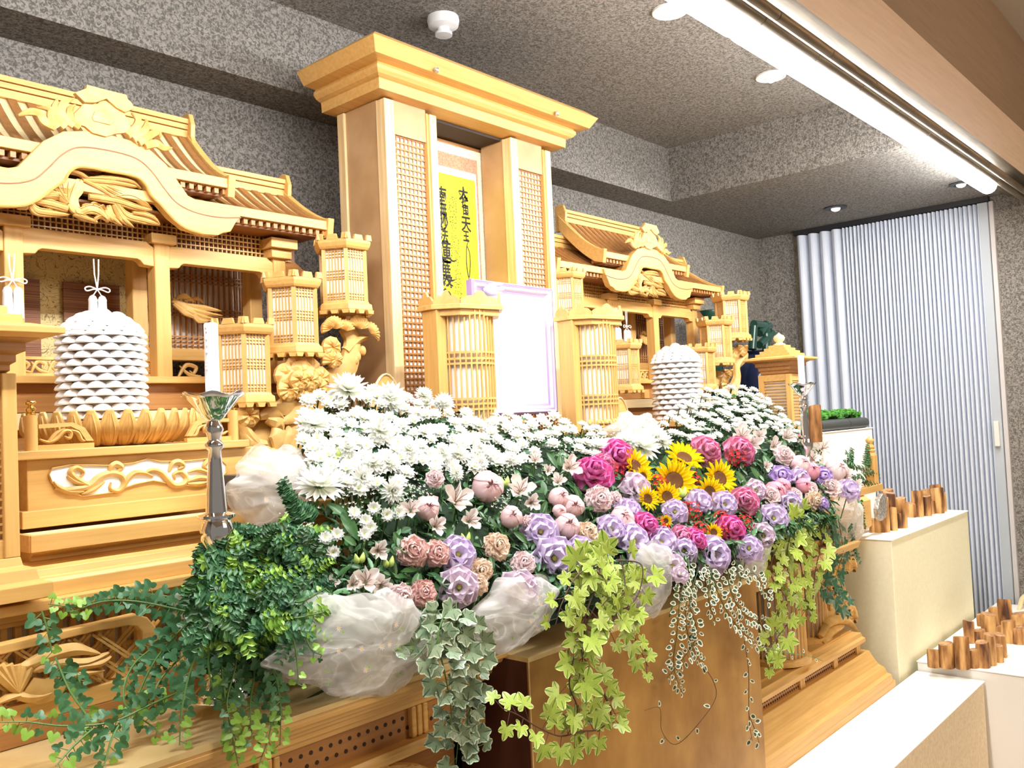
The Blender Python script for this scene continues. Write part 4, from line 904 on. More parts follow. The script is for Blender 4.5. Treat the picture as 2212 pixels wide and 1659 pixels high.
# ============================================================ left cabinet with lotus tray
def lotus_cabinet(X0, X1, lab, xs):
    t = thing('offering_cabinet', lab, 'cabinet', (X0, 1.8, 1.39))
    obj('box', MB().box(X0+.01, X1+.06, 1.80, 2.12, 1.395, 1.514), M['wood'], t, bev=.002)
    obj('top_board', MB().box(X0-.012, X1+.012, 1.785, 2.125, 1.514, 1.531), M['wood'], t, bev=.002)
    obj('plinth', MB().box(X0-.004, X1+.06, 1.788, 2.12, 1.385, 1.418), M['wood'], t, bev=.002)
    g = lambda u, v, y=1.799: Q(u, v, y)
    rec = [g(u, v) for u, v in ((105, 1025), (112, 1012), (150, 1004), (200, 1005), (240, 1006), (290, 1000), (315, 990), (345, 997), (400, 996), (440, 992), (470, 988), (488, 1005), (487, 1020), (470, 1040), (430, 1050), (380, 1047), (330, 1038), (290, 1046), (240, 1064), (180, 1072), (130, 1058), (112, 1042))]
    obj('recess', MB().prism([(x, z) for x, y_, z in rec], 1.7985, 1.801), M['rice'], t)
    obj('recess_rim', MB().ribbon([(x, 1.7985, z) for x, y_, z in rec+rec[:1]], [.0032], .004, n=1), M['wood'], t)
    s_ = MB()
    for pts, wd in (([(118, 1055), (150, 1058), (190, 1050), (215, 1030), (240, 1022), (262, 1028), (268, 1045), (255, 1060), (238, 1055), (240, 1042)], [.004, .010, .012, .012, .010, .010, .010, .008, .006, .003]),
                    ([(115, 1040), (125, 1052), (150, 1062), (180, 1062)], [.003, .008, .01, .004]), ([(190, 1048), (165, 1035), (152, 1020), (165, 1010), (180, 1020), (172, 1032)], [.010, .010, .010, .008, .006, .003]), ([(145, 1028), (165, 1042), (190, 1045)], [.003, .008, .005]),
                    ([(268, 1050), (275, 1035), (290, 1022), (312, 1022), (330, 1030)], [.006, .010, .010, .008, .003]), ([(235, 1020), (240, 1008), (250, 1002), (262, 1010), (252, 1020)], [.005, .010, .012, .010, .004]), ([(175, 1068), (200, 1058), (225, 1040)], [.003, .009, .004]),
                    ([(310, 1025), (325, 1016), (345, 1020), (360, 1035), (375, 1048), (395, 1046), (402, 1032), (390, 1020), (375, 1024), (378, 1036)], [.003, .008, .010, .010, .010, .010, .009, .008, .006, .003]), ([(365, 1018), (372, 1002), (385, 998), (395, 1006), (385, 1014)], [.005, .010, .012, .010, .004]),
                    ([(402, 1040), (430, 1032), (460, 1035), (485, 1030)], [.004, .010, .009, .003]), ([(405, 1020), (430, 1015), (470, 1030)], [.003, .009, .004]), ([(480, 1020), (470, 998), (450, 995), (440, 1008), (452, 1014)], [.004, .009, .010, .008, .003]), ([(405, 1045), (430, 1045), (450, 1040)], [.004, .009, .003])):
        s_.ribbon([g(u, v, 1.7975) for u, v in pts], [q*1.25 for q in wd], .007)
    obj('scroll_carving', s_, M['carve'], t, smooth=True)
    # lotus petal tray on top
    n = 17
    tr = thing('lotus_tray', 'tray of carved lotus petals under the left rice cakes', 'tray', (.862, 1.9, 1.531))
    obj('dish', MB().lathe([(.10, 0), (.13, .01), (.15, .05), (0, .052)], (.862, 1.95, 1.532), 24, sx=1.1, sy=.75), M['wood'], tr, smooth=True)
    for k in range(n):
        a = PI+.02+(PI-.04)*k/(n-1)
        ca, sa = math.cos(a), math.sin(a); bx, by = .862+.150*ca, 1.95+.115*sa; tx, ty = .862+.185*ca, 1.95+.155*sa
        nr = Vector((ca, sa, -.5)).normalized()
        pm = MB().ribbon([(bx, by, 1.535), ((bx+tx)/2+.012*ca, (by+ty)/2+.012*sa, 1.568), (tx, ty, 1.606)], [.022, .042, .012], .007, nrm=nr)
        for q in (-.3, 0, .3):
            sd = Vector((-sa, ca, 0)); o_ = sd*q*.03+nr*.0055
            pm.ribbon([Vector((bx, by, 1.537))+o_*.6, Vector(((bx+tx)/2+.012*ca, (by+ty)/2+.012*sa, 1.568))+o_*1.1, Vector((tx, ty, 1.600))+o_*.3], [.002], .0035, nrm=nr)
        obj('lotus_petal', pm, M['carve'], tr, smooth=True)
    # railing with brass finials
    for u, sd in ((68, 1), (505, -1)):
        p = at(u, 975, Y=1.81)
        rp = thing('railing', 'short carved railing with brass-capped post at the '+('left' if sd > 0 else 'right')+' end of the lotus cabinet', 'railing', (p.x, 1.81, 1.531))
        obj('post', MB().tube([(p.x, 1.81, 1.531), (p.x, 1.81, 1.598)], .0115, 16), M['woodz'], rp, smooth=True)
        obj('finial', MB().lathe([(.008, 0), (.009, .004), (.0065, .006), (.009, .009), (.0095, .014), (.006, .017), (.005, .020), (.009, .022), (.010, .026), (.008, .029), (.0, .030)], (p.x, 1.81, 1.598), 16), M['brass'], rp, smooth=True)
        L_ = .115; e = p.x+sd*L_
        obj('rail', MB().prism([(p.x+sd*.012, 1.581), (p.x+sd*.075, 1.583), (p.x+sd*.098, 1.572), (e, 1.545), (e-sd*.014, 1.545), (p.x+sd*.088, 1.566), (p.x+sd*.072, 1.575), (p.x+sd*.012, 1.573)], 1.805, 1.815), M['wood'], rp)
        obj('kerb', MB().box(min(p.x, e), max(p.x, e), 1.803, 1.817, 1.531, 1.541), M['wood'], rp)
        s_ = MB(); h = lambda a, b: (p.x+sd*a, 1.808, b)
        s_.ribbon([h(.015, 1.552), h(.03, 1.546), h(.045, 1.552), h(.06, 1.566), h(.072, 1.564), h(.070, 1.552), h(.060, 1.556)], [.003, .007, .008, .008, .007, .006, .002], .005)
        s_.ribbon([h(.03, 1.545), h(.045, 1.562), h(.06, 1.571)], [.006, .008, .002], .005); s_.ribbon([h(.07, 1.568), h(.085, 1.562), h(.092, 1.548), h(.10, 1.545)], [.003, .008, .007, .002], .005)
        obj('scroll', s_, M['carve'], rp, smooth=True)
lotus_cabinet(.62, 1.085, 'carved wooden offering cabinet with scrollwork panel below the left rice cakes', 0)
# low table in front of it with moulded base
t = thing('tray_table', 'low wooden tray table with stepped mouldings left of the silver candlestick', 'table', (.9, 1.85, 1.05))
X0, X1 = .60, 1.30
m = MB(); m.box(X0, X1, 1.70, 1.78, 1.388-.03, 1.388-.002).box(X0, X1, 1.70, 1.712, 1.355, 1.388).box(X0, X0+.012, 1.70, 1.79, 1.355, 1.388)
obj('tray_top', MB().box(X0, X1, 1.70, 1.79, 1.352, 1.378), M['woodpale'], t, bev=.001)
obj('tray_lip', MB().box(X0-.002, X1, 1.696, 1.704, 1.350, 1.381).box(X0-.004, X0+.006, 1.70, 1.79, 1.350, 1.381), M['wood'], t, bev=.001)
ex = lambda pf, a, b: MB().extx(pf, a, b)
obj('upper_moulding', ex([(1.72, 1.352), (1.72, 1.345), (1.735, 1.338), (1.735, 1.33), (1.76, 1.325), (1.76, 1.31), (1.82, 1.31), (1.82, 1.352)], X0+.01, X1), M['wood'], t, bev=.001)
obj('neck', MB().box(X0+.05, X1, 1.76, 1.84, 1.30, 1.33), M['wooddk'], t)
obj('lower_moulding', ex([(1.74, 1.330), (1.715, 1.327), (1.70, 1.318), (1.695, 1.305), (1.685, 1.303), (1.68, 1.296), (1.68, 1.270), (1.90, 1.270), (1.90, 1.330)], X0-.012, X1), M['wood'], t, bev=.001)
t = thing('slatted_cabinet', 'wooden cabinet with slatted frieze behind the foreground railing', 'cabinet', (.6, 1.8, .9))
obj('shelf', MB().box(-.3, 1.60, 1.655, 2.1, 1.252, 1.270), M['wood'], t, bev=.0015)
obj('shelf_moulding', ex([(1.675, 1.252), (1.69, 1.236), (1.70, 1.236), (1.70, 1.226), (1.8, 1.226), (1.8, 1.252)], -.3, 1.6), M['wood'], t, bev=.001)
obj('frieze_backing', MB().box(-.3, 1.6, 1.735, 1.745, 1.04, 1.23), M['paper'], t)
x = .30; me = None
while x < 1.15:
    if me is None: me = obj('slat', MB().box(x-.005, x+.005, 1.718, 1.732, 1.05, 1.228), M['woodz'], t); xs = x
    else: c = bpy.data.objects.new('slat', me.data); COL.objects.link(c); c.parent = t; c.location = (x-xs, 0, 0)
    x += .0235
for z in (1.06, 1.15): obj('cross_rail', MB().box(-.3, 1.6, 1.722, 1.728, z-.004, z+.004), M['wood'], t)
obj('body', MB().box(-.3, 1.60, 1.75, 2.14, .01, 1.25), M['wooddk'], t)
# left stepped-roof lantern standing on its own stand
def roof_lantern(xc, yc, ze, s_, lab, zbot):
    t = thing('stepped_roof_lantern', lab, 'lantern', (xc, yc, zbot), 'square lanterns with stepped roofs at the altar ends')
    k = s_/.124
    obj('eave_plate', rects(MB(), xc, xc, yc, yc, [(ze, s_*.86), (ze+.006, s_), (ze+.014*k, s_*1.0), (ze+.022*k, s_*.72), (ze+.023*k, 0)]), M['wood'], t, bev=.001)
    z = ze+.022*k
    for q in (.66, .54, .42, .30): obj('roof_step', rects(MB(), xc, xc, yc, yc, [(z, s_*q), (z+.013*k, s_*q)]), M['wood'], t, bev=.001); z += .013*k
    obj('onion_finial', MB().lathe([(.030, 0), (.030, .006), (.018, .010), (.016, .014), (.026, .024), (.029, .034), (.024, .044), (.012, .050), (.004, .056), (0, .060)], (xc, yc, z), 20, sx=k*.9, sy=k*.9), M['woodpale'], t, smooth=True)
    obj('neck_moulding', rects(MB(), xc, xc, yc, yc, [(ze-.060, s_*.50), (ze-.055, s_*.55), (ze-.045, s_*.55), (ze-.040, s_*.60), (ze-.028, s_*.60), (ze-.022, s_*.68), (ze-.008, s_*.68), (ze, s_*.80)]), M['wooddk'], t, bev=.001)
    h = s_*.52; z1 = ze-.06; z0 = zbot
    obj('body', MB().box(xc-h+.01, xc+h-.01, yc-h+.01, yc+h-.01, z0, z1), M['paper'], t)
    for a in (-1, 1):
        for b in (-1, 1): obj('corner_post', MB().box(xc+a*h-.012, xc+a*h+.012, yc+b*h-.012, yc+b*h+.012, z0, z1), M['woodz'], t, bev=.002)
    lv = MB(); z = z0+.03
    while z < z1-.02:
        lv.box(xc-h+.012, xc+h-.012, yc-h-.003, yc-h+.005, z-.002, z+.002); lv.box(xc-h-.003, xc-h+.005, yc-h+.012, yc+h-.012, z-.002, z+.002); lv.box(xc+h-.005, xc+h+.003, yc-h+.012, yc+h-.012, z-.002, z+.002); z += .014
    obj('louvres', lv, M['wood'], t, kind='stuff')
    obj('frame_rail', MB().box(xc-h, xc+h, yc-h-.006, yc-h+.006, z1-.03, z1).box(xc-h-.006, xc-h+.006, yc-h, yc+h, z1-.03, z1).box(xc-h, xc+h, yc-h-.006, yc-h+.006, z0, z0+.03), M['wood'], t, bev=.001)
    obj('foot', rects(MB(), xc, xc, yc, yc, [(z0-.07, h+.05), (z0-.045, h+.05), (z0-.040, h+.035), (z0-.02, h+.03), (z0-.015, h+.015), (z0, h+.012)]), M['wood'], t, bev=.001)
    return t
roof_lantern(3.81, 1.75, 1.757, .124, 'square wooden lantern with stepped roof and onion finial at the right, by the second candle', 1.45)
roof_lantern(.475, 1.74, 1.728, .150, 'square louvred lantern cut off by the left edge of the photo', 1.352)
# tassels
for (u0, v0, v1, vb, lab) in ((25, 548, 605, 688, 'white double tassel on a bow at the left edge of the photo'), (208, 560, 625, 688, 'white double tassel hanging just above the left rice cakes'), (1331, 665, 700, 735, 'white tassel hanging in the right shrine'), (1352, 670, 705, 738, 'second small white tassel inside the right shrine')):
    y = 2.20; a = at(u0, v0, Y=y); kn = at(u0+2, v1, Y=y); bt = at(u0+2, vb, Y=y); H = kn.z-bt.z
    t = thing('tassel', lab, 'tassel', tuple(kn), 'white tassels hanging in the shrines')
    cd = MB(); cd.tube([(kn.x-.007, y, a.z), (kn.x-.006, y, (a.z+kn.z)/2), kn], .0018, 6).tube([(kn.x+.005, y, a.z), (kn.x+.004, y, (a.z+kn.z)/2), kn], .0018, 6)
    obj('cord', cd, M['rope'], t, smooth=True)
    bwm = MB()
    for s_ in (-1, 1):
        bwm.tube(catmull([kn, (kn.x+s_*.018, y-.002, kn.z+.005), (kn.x+s_*.030, y-.002, kn.z+.001), (kn.x+s_*.026, y-.002, kn.z-.006), (kn.x+s_*.010, y-.002, kn.z-.001), kn]), .0018, 6)
        bwm.tube([kn, (kn.x+s_*.010, y, kn.z-.016)], .0015, 6)
    obj('bow', bwm, M['rope'], t, smooth=True)
    for s_ in (-1, 1):
        ts = MB().lathe([(.0, 0), (.007, -.004), (.0105, -.012), (.0100, -.02), (.0115, -.05), (.0118, -(H-.014)), (0, -(H-.012))], (kn.x+s_*.0115, y, kn.z-.014), 14)
        obj('tassel_skirt', ts, M['tassel'], t, smooth=True)
# candlesticks
def candle(u, y, v_top, v_cup, lab, labc, zf):
    a = at(u, v_top, Y=y); c = at(u, v_cup, Y=y); x = a.x; k = 1.0
    t = thing('candlestick', lab, 'candlestick', (x, y, zf), 'tall silver candlesticks')
    H = c.z-zf
    sh = [(.052, 0), (.052, .006), (.046, .012), (.034, .022), (.026, .040), (.030, .048), (.024, .056), (.018, .075), (.020, .09), (.028, .095), (.018, .102), (.017, .13), (.027, .14), (.033, .146), (.026, .154), (.019, .162), (.020, .17), (.023, .18), (.032, .190), (.035, .198), (.026, .207), (.017, .215), (.020, .232), (.028, .245), (.030, .262), (.024, .275), (.033, .280), (.033, .284), (.019, .288), (.018, .30), (.0135, .355), (.011, .385), (.016, .390), (.017, .395), (.011, .402), (.014, .412), (.017, .418), (.014, .426), (.011, .432), (.020, .438), (.028, .450), (.030, .458)]
    z_ = H/.470
    obj('stem', MB().lathe([(r*1.0, q*z_) for r, q in sh], (x, y, zf), 28), M['chrome'], t, smooth=True)
    # drip pan of folded petals
    n = 48; vs = []
    for (r, z, wv) in ((.012, -.040, 0), (.022, -.032, .0), (.032, -.018, .001), (.043, -.002, .002), (.052, .006, .004)):
        for k in range(n):
            q = 2*PI*k/n; rr = r*(1+.07*(r/.05)*abs(math.cos(4*q))); vs.append((x+rr*math.cos(q), y+rr*math.sin(q), c.z+z+wv*math.cos(6*q)))
    m = MB().add(vs, [(i*n+k, i*n+(k+1) % n, (i+1)*n+(k+1) % n, (i+1)*n+k) for i in range(4) for k in range(n)])
    o = obj('drip_pan', m, M['chrome'], t, smooth=True); md = o.modifiers.new('thick', 'SOLIDIFY'); md.thickness = .0015
    cn = thing('candle', labc, 'candle', (x, y, c.z-.004), 'white candles')
    hgt = a.z-c.z
    obj('wax', MB().lathe([(.0125, -.004), (.0128, hgt*.3), (.0122, hgt*.7), (.0125, hgt-.004), (.011, hgt-.001), (0, hgt-.002)], (x, y, c.z), 22), M['wax'], cn, smooth=True)
    dr_ = MB()
    for k in range(9): dr_.blob((x-.0118+rng.uniform(-.001, .001), y-.004, c.z+hgt*rng.uniform(.3, .95)), .0022, 6, 4, squash=(1, 1, 2))
    obj('wax_drips', dr_, M['wax'], cn, smooth=True)
candle(455, 1.46, 697, 858, 'tall silver candlestick standing in the ferns at the left', 'thick white candle with wax drips on the left candlestick', 1.08)
candle(1729, 1.46, 767, 832, 'silver candlestick behind the white flowers at the right', 'white candle on the right candlestick', 1.12)

# ============================================================ front table, foreground railing, gold box, right base
t = thing('altar_table', 'gold-topped altar table with moulded wooden edge across the lower left', 'table', (.9, 1.5, .6))
XA, XB = -.5, 1.447
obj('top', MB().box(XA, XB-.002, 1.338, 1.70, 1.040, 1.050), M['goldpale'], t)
obj('edge_moulding', ex([(1.342, 1.0395), (1.338, 1.034), (1.338, 1.026), (1.350, 1.022), (1.356, 1.012), (1.372, 1.006), (1.374, .998), (1.386, .996), (1.388, .982), (1.40, .978), (1.402, .966), (1.70, .966), (1.70, 1.0395)], XA, XB), M['wood'], t, bev=.0008)
obj('frieze_board', MB().box(XA, XB-.045, 1.416, 1.70, .90, .966), M['wooddk'], t)
me = None
x = -.0
while x < 1.36:
    for z in (.922, .944):
        xx = x+(.010 if z > .93 else 0)
        c = (xx, 1.4155, z)
        if me is None: me = obj('drilled_hole', MB().tube([(xx, 1.4150, z), (xx, 1.4165, z)], .0042, 10), M['dark'], t); c0 = c
        else: o = bpy.data.objects.new('drilled_hole', me.data); COL.objects.link(o); o.parent = t; o.location = (c[0]-c0[0], 0, c[2]-c0[2])
    x += .0225
for xx in (.16, .52, .88, 1.24):
    for k in (-1, 0, 1): obj('reeded_block', MB().box(xx+k*.016-.0065, xx+k*.016+.0065, 1.402, 1.417, .902, .965), M['wood'], t, bev=.003)
obj('lower_moulding', ex([(1.39, .900), (1.386, .892), (1.386, .880), (1.40, .876), (1.404, .868), (1.70, .868), (1.70, .900)], XA, XB-.03), M['wood'], t, bev=.0008)
for cx in (.55, 1.12):
    for k, (dx, r) in enumerate(((-.16, .05), (-.09, .055), (0, .062), (.09, .055), (.16, .05))):
        obj('shell_carving', MB().fan((cx+dx, 1.42, .80-.02*abs(k-2)), r*1.15, .1, 3.0, 8, .018), M['carve'], t)
    m = MB(); m.ribbon([(cx-.22, 1.43, .70), (cx-.15, 1.43, .80), (cx, 1.43, .84), (cx+.15, 1.43, .80), (cx+.22, 1.43, .70)], [.03, .04, .05, .04, .03], .02)
    obj('arched_carving', m, M['carve'], t, smooth=True)
obj('under_panel', MB().box(XA, XB-.05, 1.47, 1.70, .2, .868), M['wooddk'], t)
# foreground railing with phoenix
y = 1.606
t = thing('phoenix_railing', 'low carved railing with bird relief and crossed lattice in the lower left corner', 'railing', (.4, y, 1.05))
g = lambda u, v, yy=y: Q(u, v, yy)
tp = [g(u, v) for u, v in ((-60, 1402), (0, 1390), (100, 1367), (200, 1346), (290, 1325), (312, 1332), (330, 1352), (338, 1378), (322, 1395), (300, 1380), (300, 1362), (290, 1352), (270, 1350), (200, 1362), (100, 1387), (0, 1412), (-60, 1425))]
obj('top_rail', MB().prism([(x, z) for x, _, z in tp], y-.012, y+.012), M['wood'], t, bev=.002)
pa = g(-60, 1545); pb = g(460, 1460)
obj('bottom_rail', MB().box(pa[0], .86, y-.012, y+.012, 1.085, 1.118), M['wood'], t, bev=.002)
obj('kerb', MB().box(pa[0], .885, y-.012, y+.02, 1.051, 1.085), M['wooddk'], t, bev=.0015)
sub = MB(); x = .30
while x < .80:
    for dr_ in (-1, 1):
        for o in (0, .009):
            a = Vector((x+o, y+.004*dr_, 1.117)); b = Vector((x+o+dr_*.10, y+.004*dr_, 1.205))
            if .2 < b.x < .80: sub.bar(a, b, .0042, .004)
    x += .042
obj('crossed_lattice', sub, M['wood'], t, kind='stuff')
bd = MB()
W_ = lambda pts: [g(u, v, y-.014) for u, v in pts]
for k, (ua, va) in enumerate(((-20, 1440), (0, 1437), (18, 1436), (35, 1436), (52, 1437), (66, 1440))):
    bd.ribbon(W_([(38, 1495), ((38+ua)/2, (1495+va)/2), (ua, va)]), [.012, .016, .014], .008)
for pts, wd in (([(60, 1480), (90, 1492), (120, 1480), (135, 1455)], [.03, .045, .04, .012]), ([(45, 1442), (80, 1428), (120, 1412), (165, 1403), (215, 1412)], [.010, .022, .026, .022, .004]), ([(85, 1440), (130, 1430), (185, 1430), (235, 1410)], [.01, .02, .016, .003]), ([(120, 1455), (165, 1440), (215, 1432), (240, 1418)], [.01, .018, .014, .003]), ([(120, 1468), (170, 1455), (225, 1448)], [.01, .018, .003]), ([(30, 1500), (60, 1505), (95, 1500), (120, 1488)], [.008, .02, .02, .006]), ([(-10, 1520), (15, 1508), (42, 1500)], [.004, .012, .012]), ([(70, 1450), (85, 1442), (105, 1446)], [.006, .018, .006])):
    bd.ribbon(W_(pts), wd, .010)
obj('bird_relief', bd, M['carve'], t, smooth=True)
# gold front box
a = at(1142, 1450, Y=1.28).x; b = at(1643, 1450, Y=1.28).x
t = thing('gold_box', 'tall gold-leafed front box below the flowers, vines hanging over it', 'box', ((a+b)/2, 1.36, 0))
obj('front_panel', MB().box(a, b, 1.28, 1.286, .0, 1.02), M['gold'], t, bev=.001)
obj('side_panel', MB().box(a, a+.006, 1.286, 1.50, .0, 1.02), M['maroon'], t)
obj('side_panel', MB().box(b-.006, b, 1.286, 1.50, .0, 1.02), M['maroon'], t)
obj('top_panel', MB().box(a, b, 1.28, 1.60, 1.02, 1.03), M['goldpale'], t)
obj('pale_edge_strip', MB().box(a-.001, a+.0015, 1.2785, 1.2805, 0, 1.02), M['woodply'], t)  # thin pale strip along the left front edge
obj('wall_of_recess', MB().box(1.30, 2.9, 1.72, 1.74, 0, 1.04), M['maroon'], None, kind='structure') if 0 else None
struct('wall_niche', MB().box(1.32, 2.80, 1.71, 1.73, 0, 1.25), M['maroon'])
# right altar base with columns
t = thing('altar_pedestal', 'stepped wooden altar pedestal with drilled frieze behind the low white platform', 'pedestal', (3.2, 1.45, .4))
XP0 = 2.50; XP1 = 3.66
def ring(z0, z1, y0, x1, m_='wood', nm='step'): obj(nm, MB().box(XP0, x1, y0, 1.72, z0, z1), M[m_], t, bev=.0015)
ring(.30, .425, 1.286, 3.70, nm='ground_step')
obj('sloped_moulding', rectsf(MB(), XP0+.09, 3.585, 1.37, 1.72, [(.425, .085), (.455, .082), (.462, .07), (.485, .062), (.50, .045), (.53, .03), (.555, .02)]), M['wood'], t, bev=.001)
obj('frieze', MB().box(XP0, 3.545, 1.372, 1.72, .555, .592), M['wooddk'], t)
me = None; x = 2.55
while x < 3.53:
    for z in (.566, .581):
        c = (x+(.006 if z > .57 else 0), 1.371, z)
        if me is None: me = obj('drilled_hole', MB().tube([(c[0], 1.3705, z), (c[0], 1.3725, z)], .0042, 8), M['dark'], t); c0 = c
        else: o = bpy.data.objects.new('drilled_hole', me.data); COL.objects.link(o); o.parent = t; o.location = (c[0]-c0[0], 0, c[2]-c0[2])
    x += .0165
for xx in (2.66, 3.0, 3.3, 3.53):
    for k in (-1, 0, 1): obj('reeded_block', MB().box(xx+k*.013-.005, xx+k*.013+.005, 1.362, 1.374, .556, .591), M['wood'], t, bev=.002)
obj('rail_moulding', ex([(1.356, .592), (1.350, .598), (1.350, .612), (1.362, .616), (1.366, .630), (1.72, .630), (1.72, .592)], XP0, 3.575), M['wood'], t, bev=.001)
obj('deck', MB().box(XP0, 3.56, 1.40, 1.72, .630, .638), M['wood'], t)
obj('back_panel', MB().box(XP0, 3.50, 1.66, 1.72, .638, .93), M['felt'], t)
for u0, u1, vb, yc, lab in ((1650, 1728, 1422, 1.47, 'left reeded column'), (1728, 1775, 1398, 1.53, 'right reeded column')):
    a = at(u0, vb, Y=yc).x; b = at(u1, vb, Y=yc-.05).x; R = .105; cx = b-R*.85
    cl = thing('reeded_column', ('reeded half-round column nearest the gold box' if u0 == 1650 else 'reeded half-round column farther from the gold box'), 'column', (cx, yc, .638), 'reeded half-round columns under the right ivy')
    obj('base_disc', MB().lathe([(R*1.18, 0), (R*1.18, .018), (R*1.1, .022), (0, .022)], (cx, yc, .638), 28), M['wood'], cl, smooth=True)
    obj('core', MB().lathe([(R*.9, 0), (R*.9, .27)], (cx, yc, .66), 24), M['paper'], cl, smooth=True)
    me = None
    for k in range(34):
        an = 2*PI*k/34; p_ = (cx+R*math.cos(an), yc+R*math.sin(an), .66)
        if me is None: me = obj('reed', MB().tube([p_, (p_[0], p_[1], .93)], .0052, 6), M['woodz'], cl); p0_ = p_
        else: o = bpy.data.objects.new('reed', me.data); COL.objects.link(o); o.parent = cl; o.location = (p_[0]-p0_[0], p_[1]-p0_[1], 0)
obj('cornice_frieze', MB().box(XP0, 3.50, 1.40, 1.72, .93, .965), M['wooddk'], t)
obj('cornice', ex([(1.40, .93), (1.37, .965), (1.35, .975), (1.34, 1.0), (1.72, 1.0), (1.72, .93)], XP0, 3.56), M['wood'], t, bev=.001)
pn = thing('carved_pine', 'carved wooden pine with round needle clusters at the right end of the pedestal', 'carving', (3.42, 1.45, .64))
for u, v, r in ((1805, 1235, .045), (1822, 1230, .045), (1838, 1226, .045), (1790, 1232, .035), (1812, 1275, .045), (1800, 1268, .035), (1825, 1322, .075), (1838, 1335, .055), (1800, 1310, .04)):
    p = at(u, v, Y=1.43); obj('needle_cluster', MB().fan((p.x, p.y, p.z), r, -.6, 3.4, 10, .02), M['carve'], pn)
obj('trunk', MB().ribbon([Q(1775, 1380, 1.45), Q(1785, 1330, 1.45), Q(1800, 1280, 1.45), Q(1795, 1230, 1.45)], [.10, .08, .06, .04], .03), M['carve'], pn, smooth=True)
for pts in ([(1770, 1375), (1790, 1345), (1825, 1340), (1850, 1362)], [(1775, 1390), (1795, 1365), (1820, 1352)], [(1780, 1350), (1805, 1338), (1840, 1345)]):
    obj('wave', MB().ribbon([Q(u, v, 1.42) for u, v in pts], [.02, .035, .035, .01], .02), M['carve'], pn, smooth=True)
# wooden beam with silver end cap and post at the far right of the flowers
t = thing('side_cornice', 'wooden cornice with crackled silver end cap at the right end of the altar', 'cornice', (3.7, 1.5, 1.1))
zc0, zc1 = at(1885, 1140, Y=1.42).z, at(1885, 1065, Y=1.42).z
obj('body', ex([(1.42, zc0), (1.40, zc0+.02), (1.40, zc1-.02), (1.43, zc1), (1.7, zc1), (1.7, zc0)], 3.2, 3.86), M['wood'], t, bev=.001)
obj('lower_board', MB().box(3.1, 3.80, 1.43, 1.7, zc0-.05, zc0-.002), M['wood'], t, bev=.001)
obj('top_board', MB().box(3.25, 4.08, 1.42, 1.72, zc1+.001, zc1+.03), M['wood'], t, bev=.001)
cp = [g(u, v, 1.395) for u, v in ((1893, 1078), (1900, 1066), (1908, 1070), (1909, 1095), (1908, 1115), (1898, 1125), (1891, 1118), (1889, 1100))]
obj('silver_cap', MB().prism([(x, z) for x, _, z in cp], 1.38, 1.40), M['silver'], t, bev=.001)
p = at(1885, 1055, Y=1.455)
t = thing('turned_post', 'square wooden post with turned knob finial at the right end of the flowers', 'post', (p.x, 1.455, zc1+.03))
zt = at(1883, 983, Y=1.455).z
obj('shaft', MB().box(p.x-.022, p.x+.022, 1.433, 1.477, zc1+.03, zt), M['woodz'], t, bev=.002)
obj('knob', MB().lathe([(.022, 0), (.022, .006), (.017, .012), (.021, .018), (.021, .024), (.015, .028), (.019, .034), (.019, .040), (.013, .048), (.012, .054), (.018, .062), (.018, .070), (.010, .078), (.003, .084), (0, .086)], (p.x, 1.455, zt), 20), M['wood'], t, smooth=True)
# ============================================================ flower bed surface
def zback(X):
    pts = [(.6, 1.30), (.9, 1.42), (1.15, 1.60), (1.45, 1.640), (1.8, 1.60), (2.2, 1.545), (2.6, 1.505), (2.95, 1.53), (3.2, 1.60), (3.45, 1.640), (3.65, 1.60), (3.85, 1.50), (4.1, 1.38), (4.4, 1.2)]
    for (a, za), (b, zb_) in zip(pts, pts[1:]):
        if X <= b: q = max(0, (X-a)/(b-a)); return za+(zb_-za)*q
    return 1.2
YF, YBK = 1.27, 1.78
def zsurf(X, Y):
    q = min(1, max(0, (Y-YF)/(YBK-YF))); return 1.13+(zback(X)-1.13)*(q**.85)
def onbed(u, v):
    d = RT*(u-1106)-UP*(v-829.5)+FW*CF; Y = YF-.06
    while Y < YBK:
        t = Y/d.y; p = CP+t*d
        if p.z <= zsurf(p.x, Y): return p
        Y += .006
    t = YBK/d.y; return CP+t*d
def depth(p): return (p-CP).dot(FW)
# ------------------------------------------------------------ petal and leaf meshes (unit size, base at origin, pointing +x, facing +z)
def grid_mesh(name, fn, nu, nv, mats, smooth=True):
    me = bpy.data.meshes.new(name); vs = []; uv = []
    for i in range(nu+1):
        for j in range(nv+1): vs.append(fn(i/nu, j/nv*2-1)); uv.append((abs(j/nv*2-1), i/nu))
    fs = [(i*(nv+1)+j, (i+1)*(nv+1)+j, (i+1)*(nv+1)+j+1, i*(nv+1)+j+1) for i in range(nu) for j in range(nv)]
    me.from_pydata(vs, [], fs); l = me.uv_layers.new(name='uv')
    for lp in me.loops: l.data[lp.index].uv = uv[lp.vertex_index]
    for m in (mats if isinstance(mats, (list, tuple)) else [mats]): me.materials.append(m)
    me.polygons.foreach_set('use_smooth', [smooth]*len(fs)); return me
def petal_fn(ln, wd, cup=0, curl=0, base=.25, ruf=0, tip=1.0, ph=0):
    def fn(u, s):
        w_ = wd/2*(base+(1-base)*math.sin(min(1, u*1.15)*PI/2))*(1 if u < .75 else math.sqrt(max(0, 1-((u-.75)/.25)**2*(1-.28*(1-tip)))) if tip > .5 else max(.03, 1-((u-.55)/.45)**1.4) if u > .55 else 1)
        x = ln*u; y = w_*s; z = cup*(s*s)*wd*math.sin(u*PI*.8)+curl*ln*u*u+ruf*math.sin(s*7+ph)*u*u*ln
        return (x, y, z)
    return fn
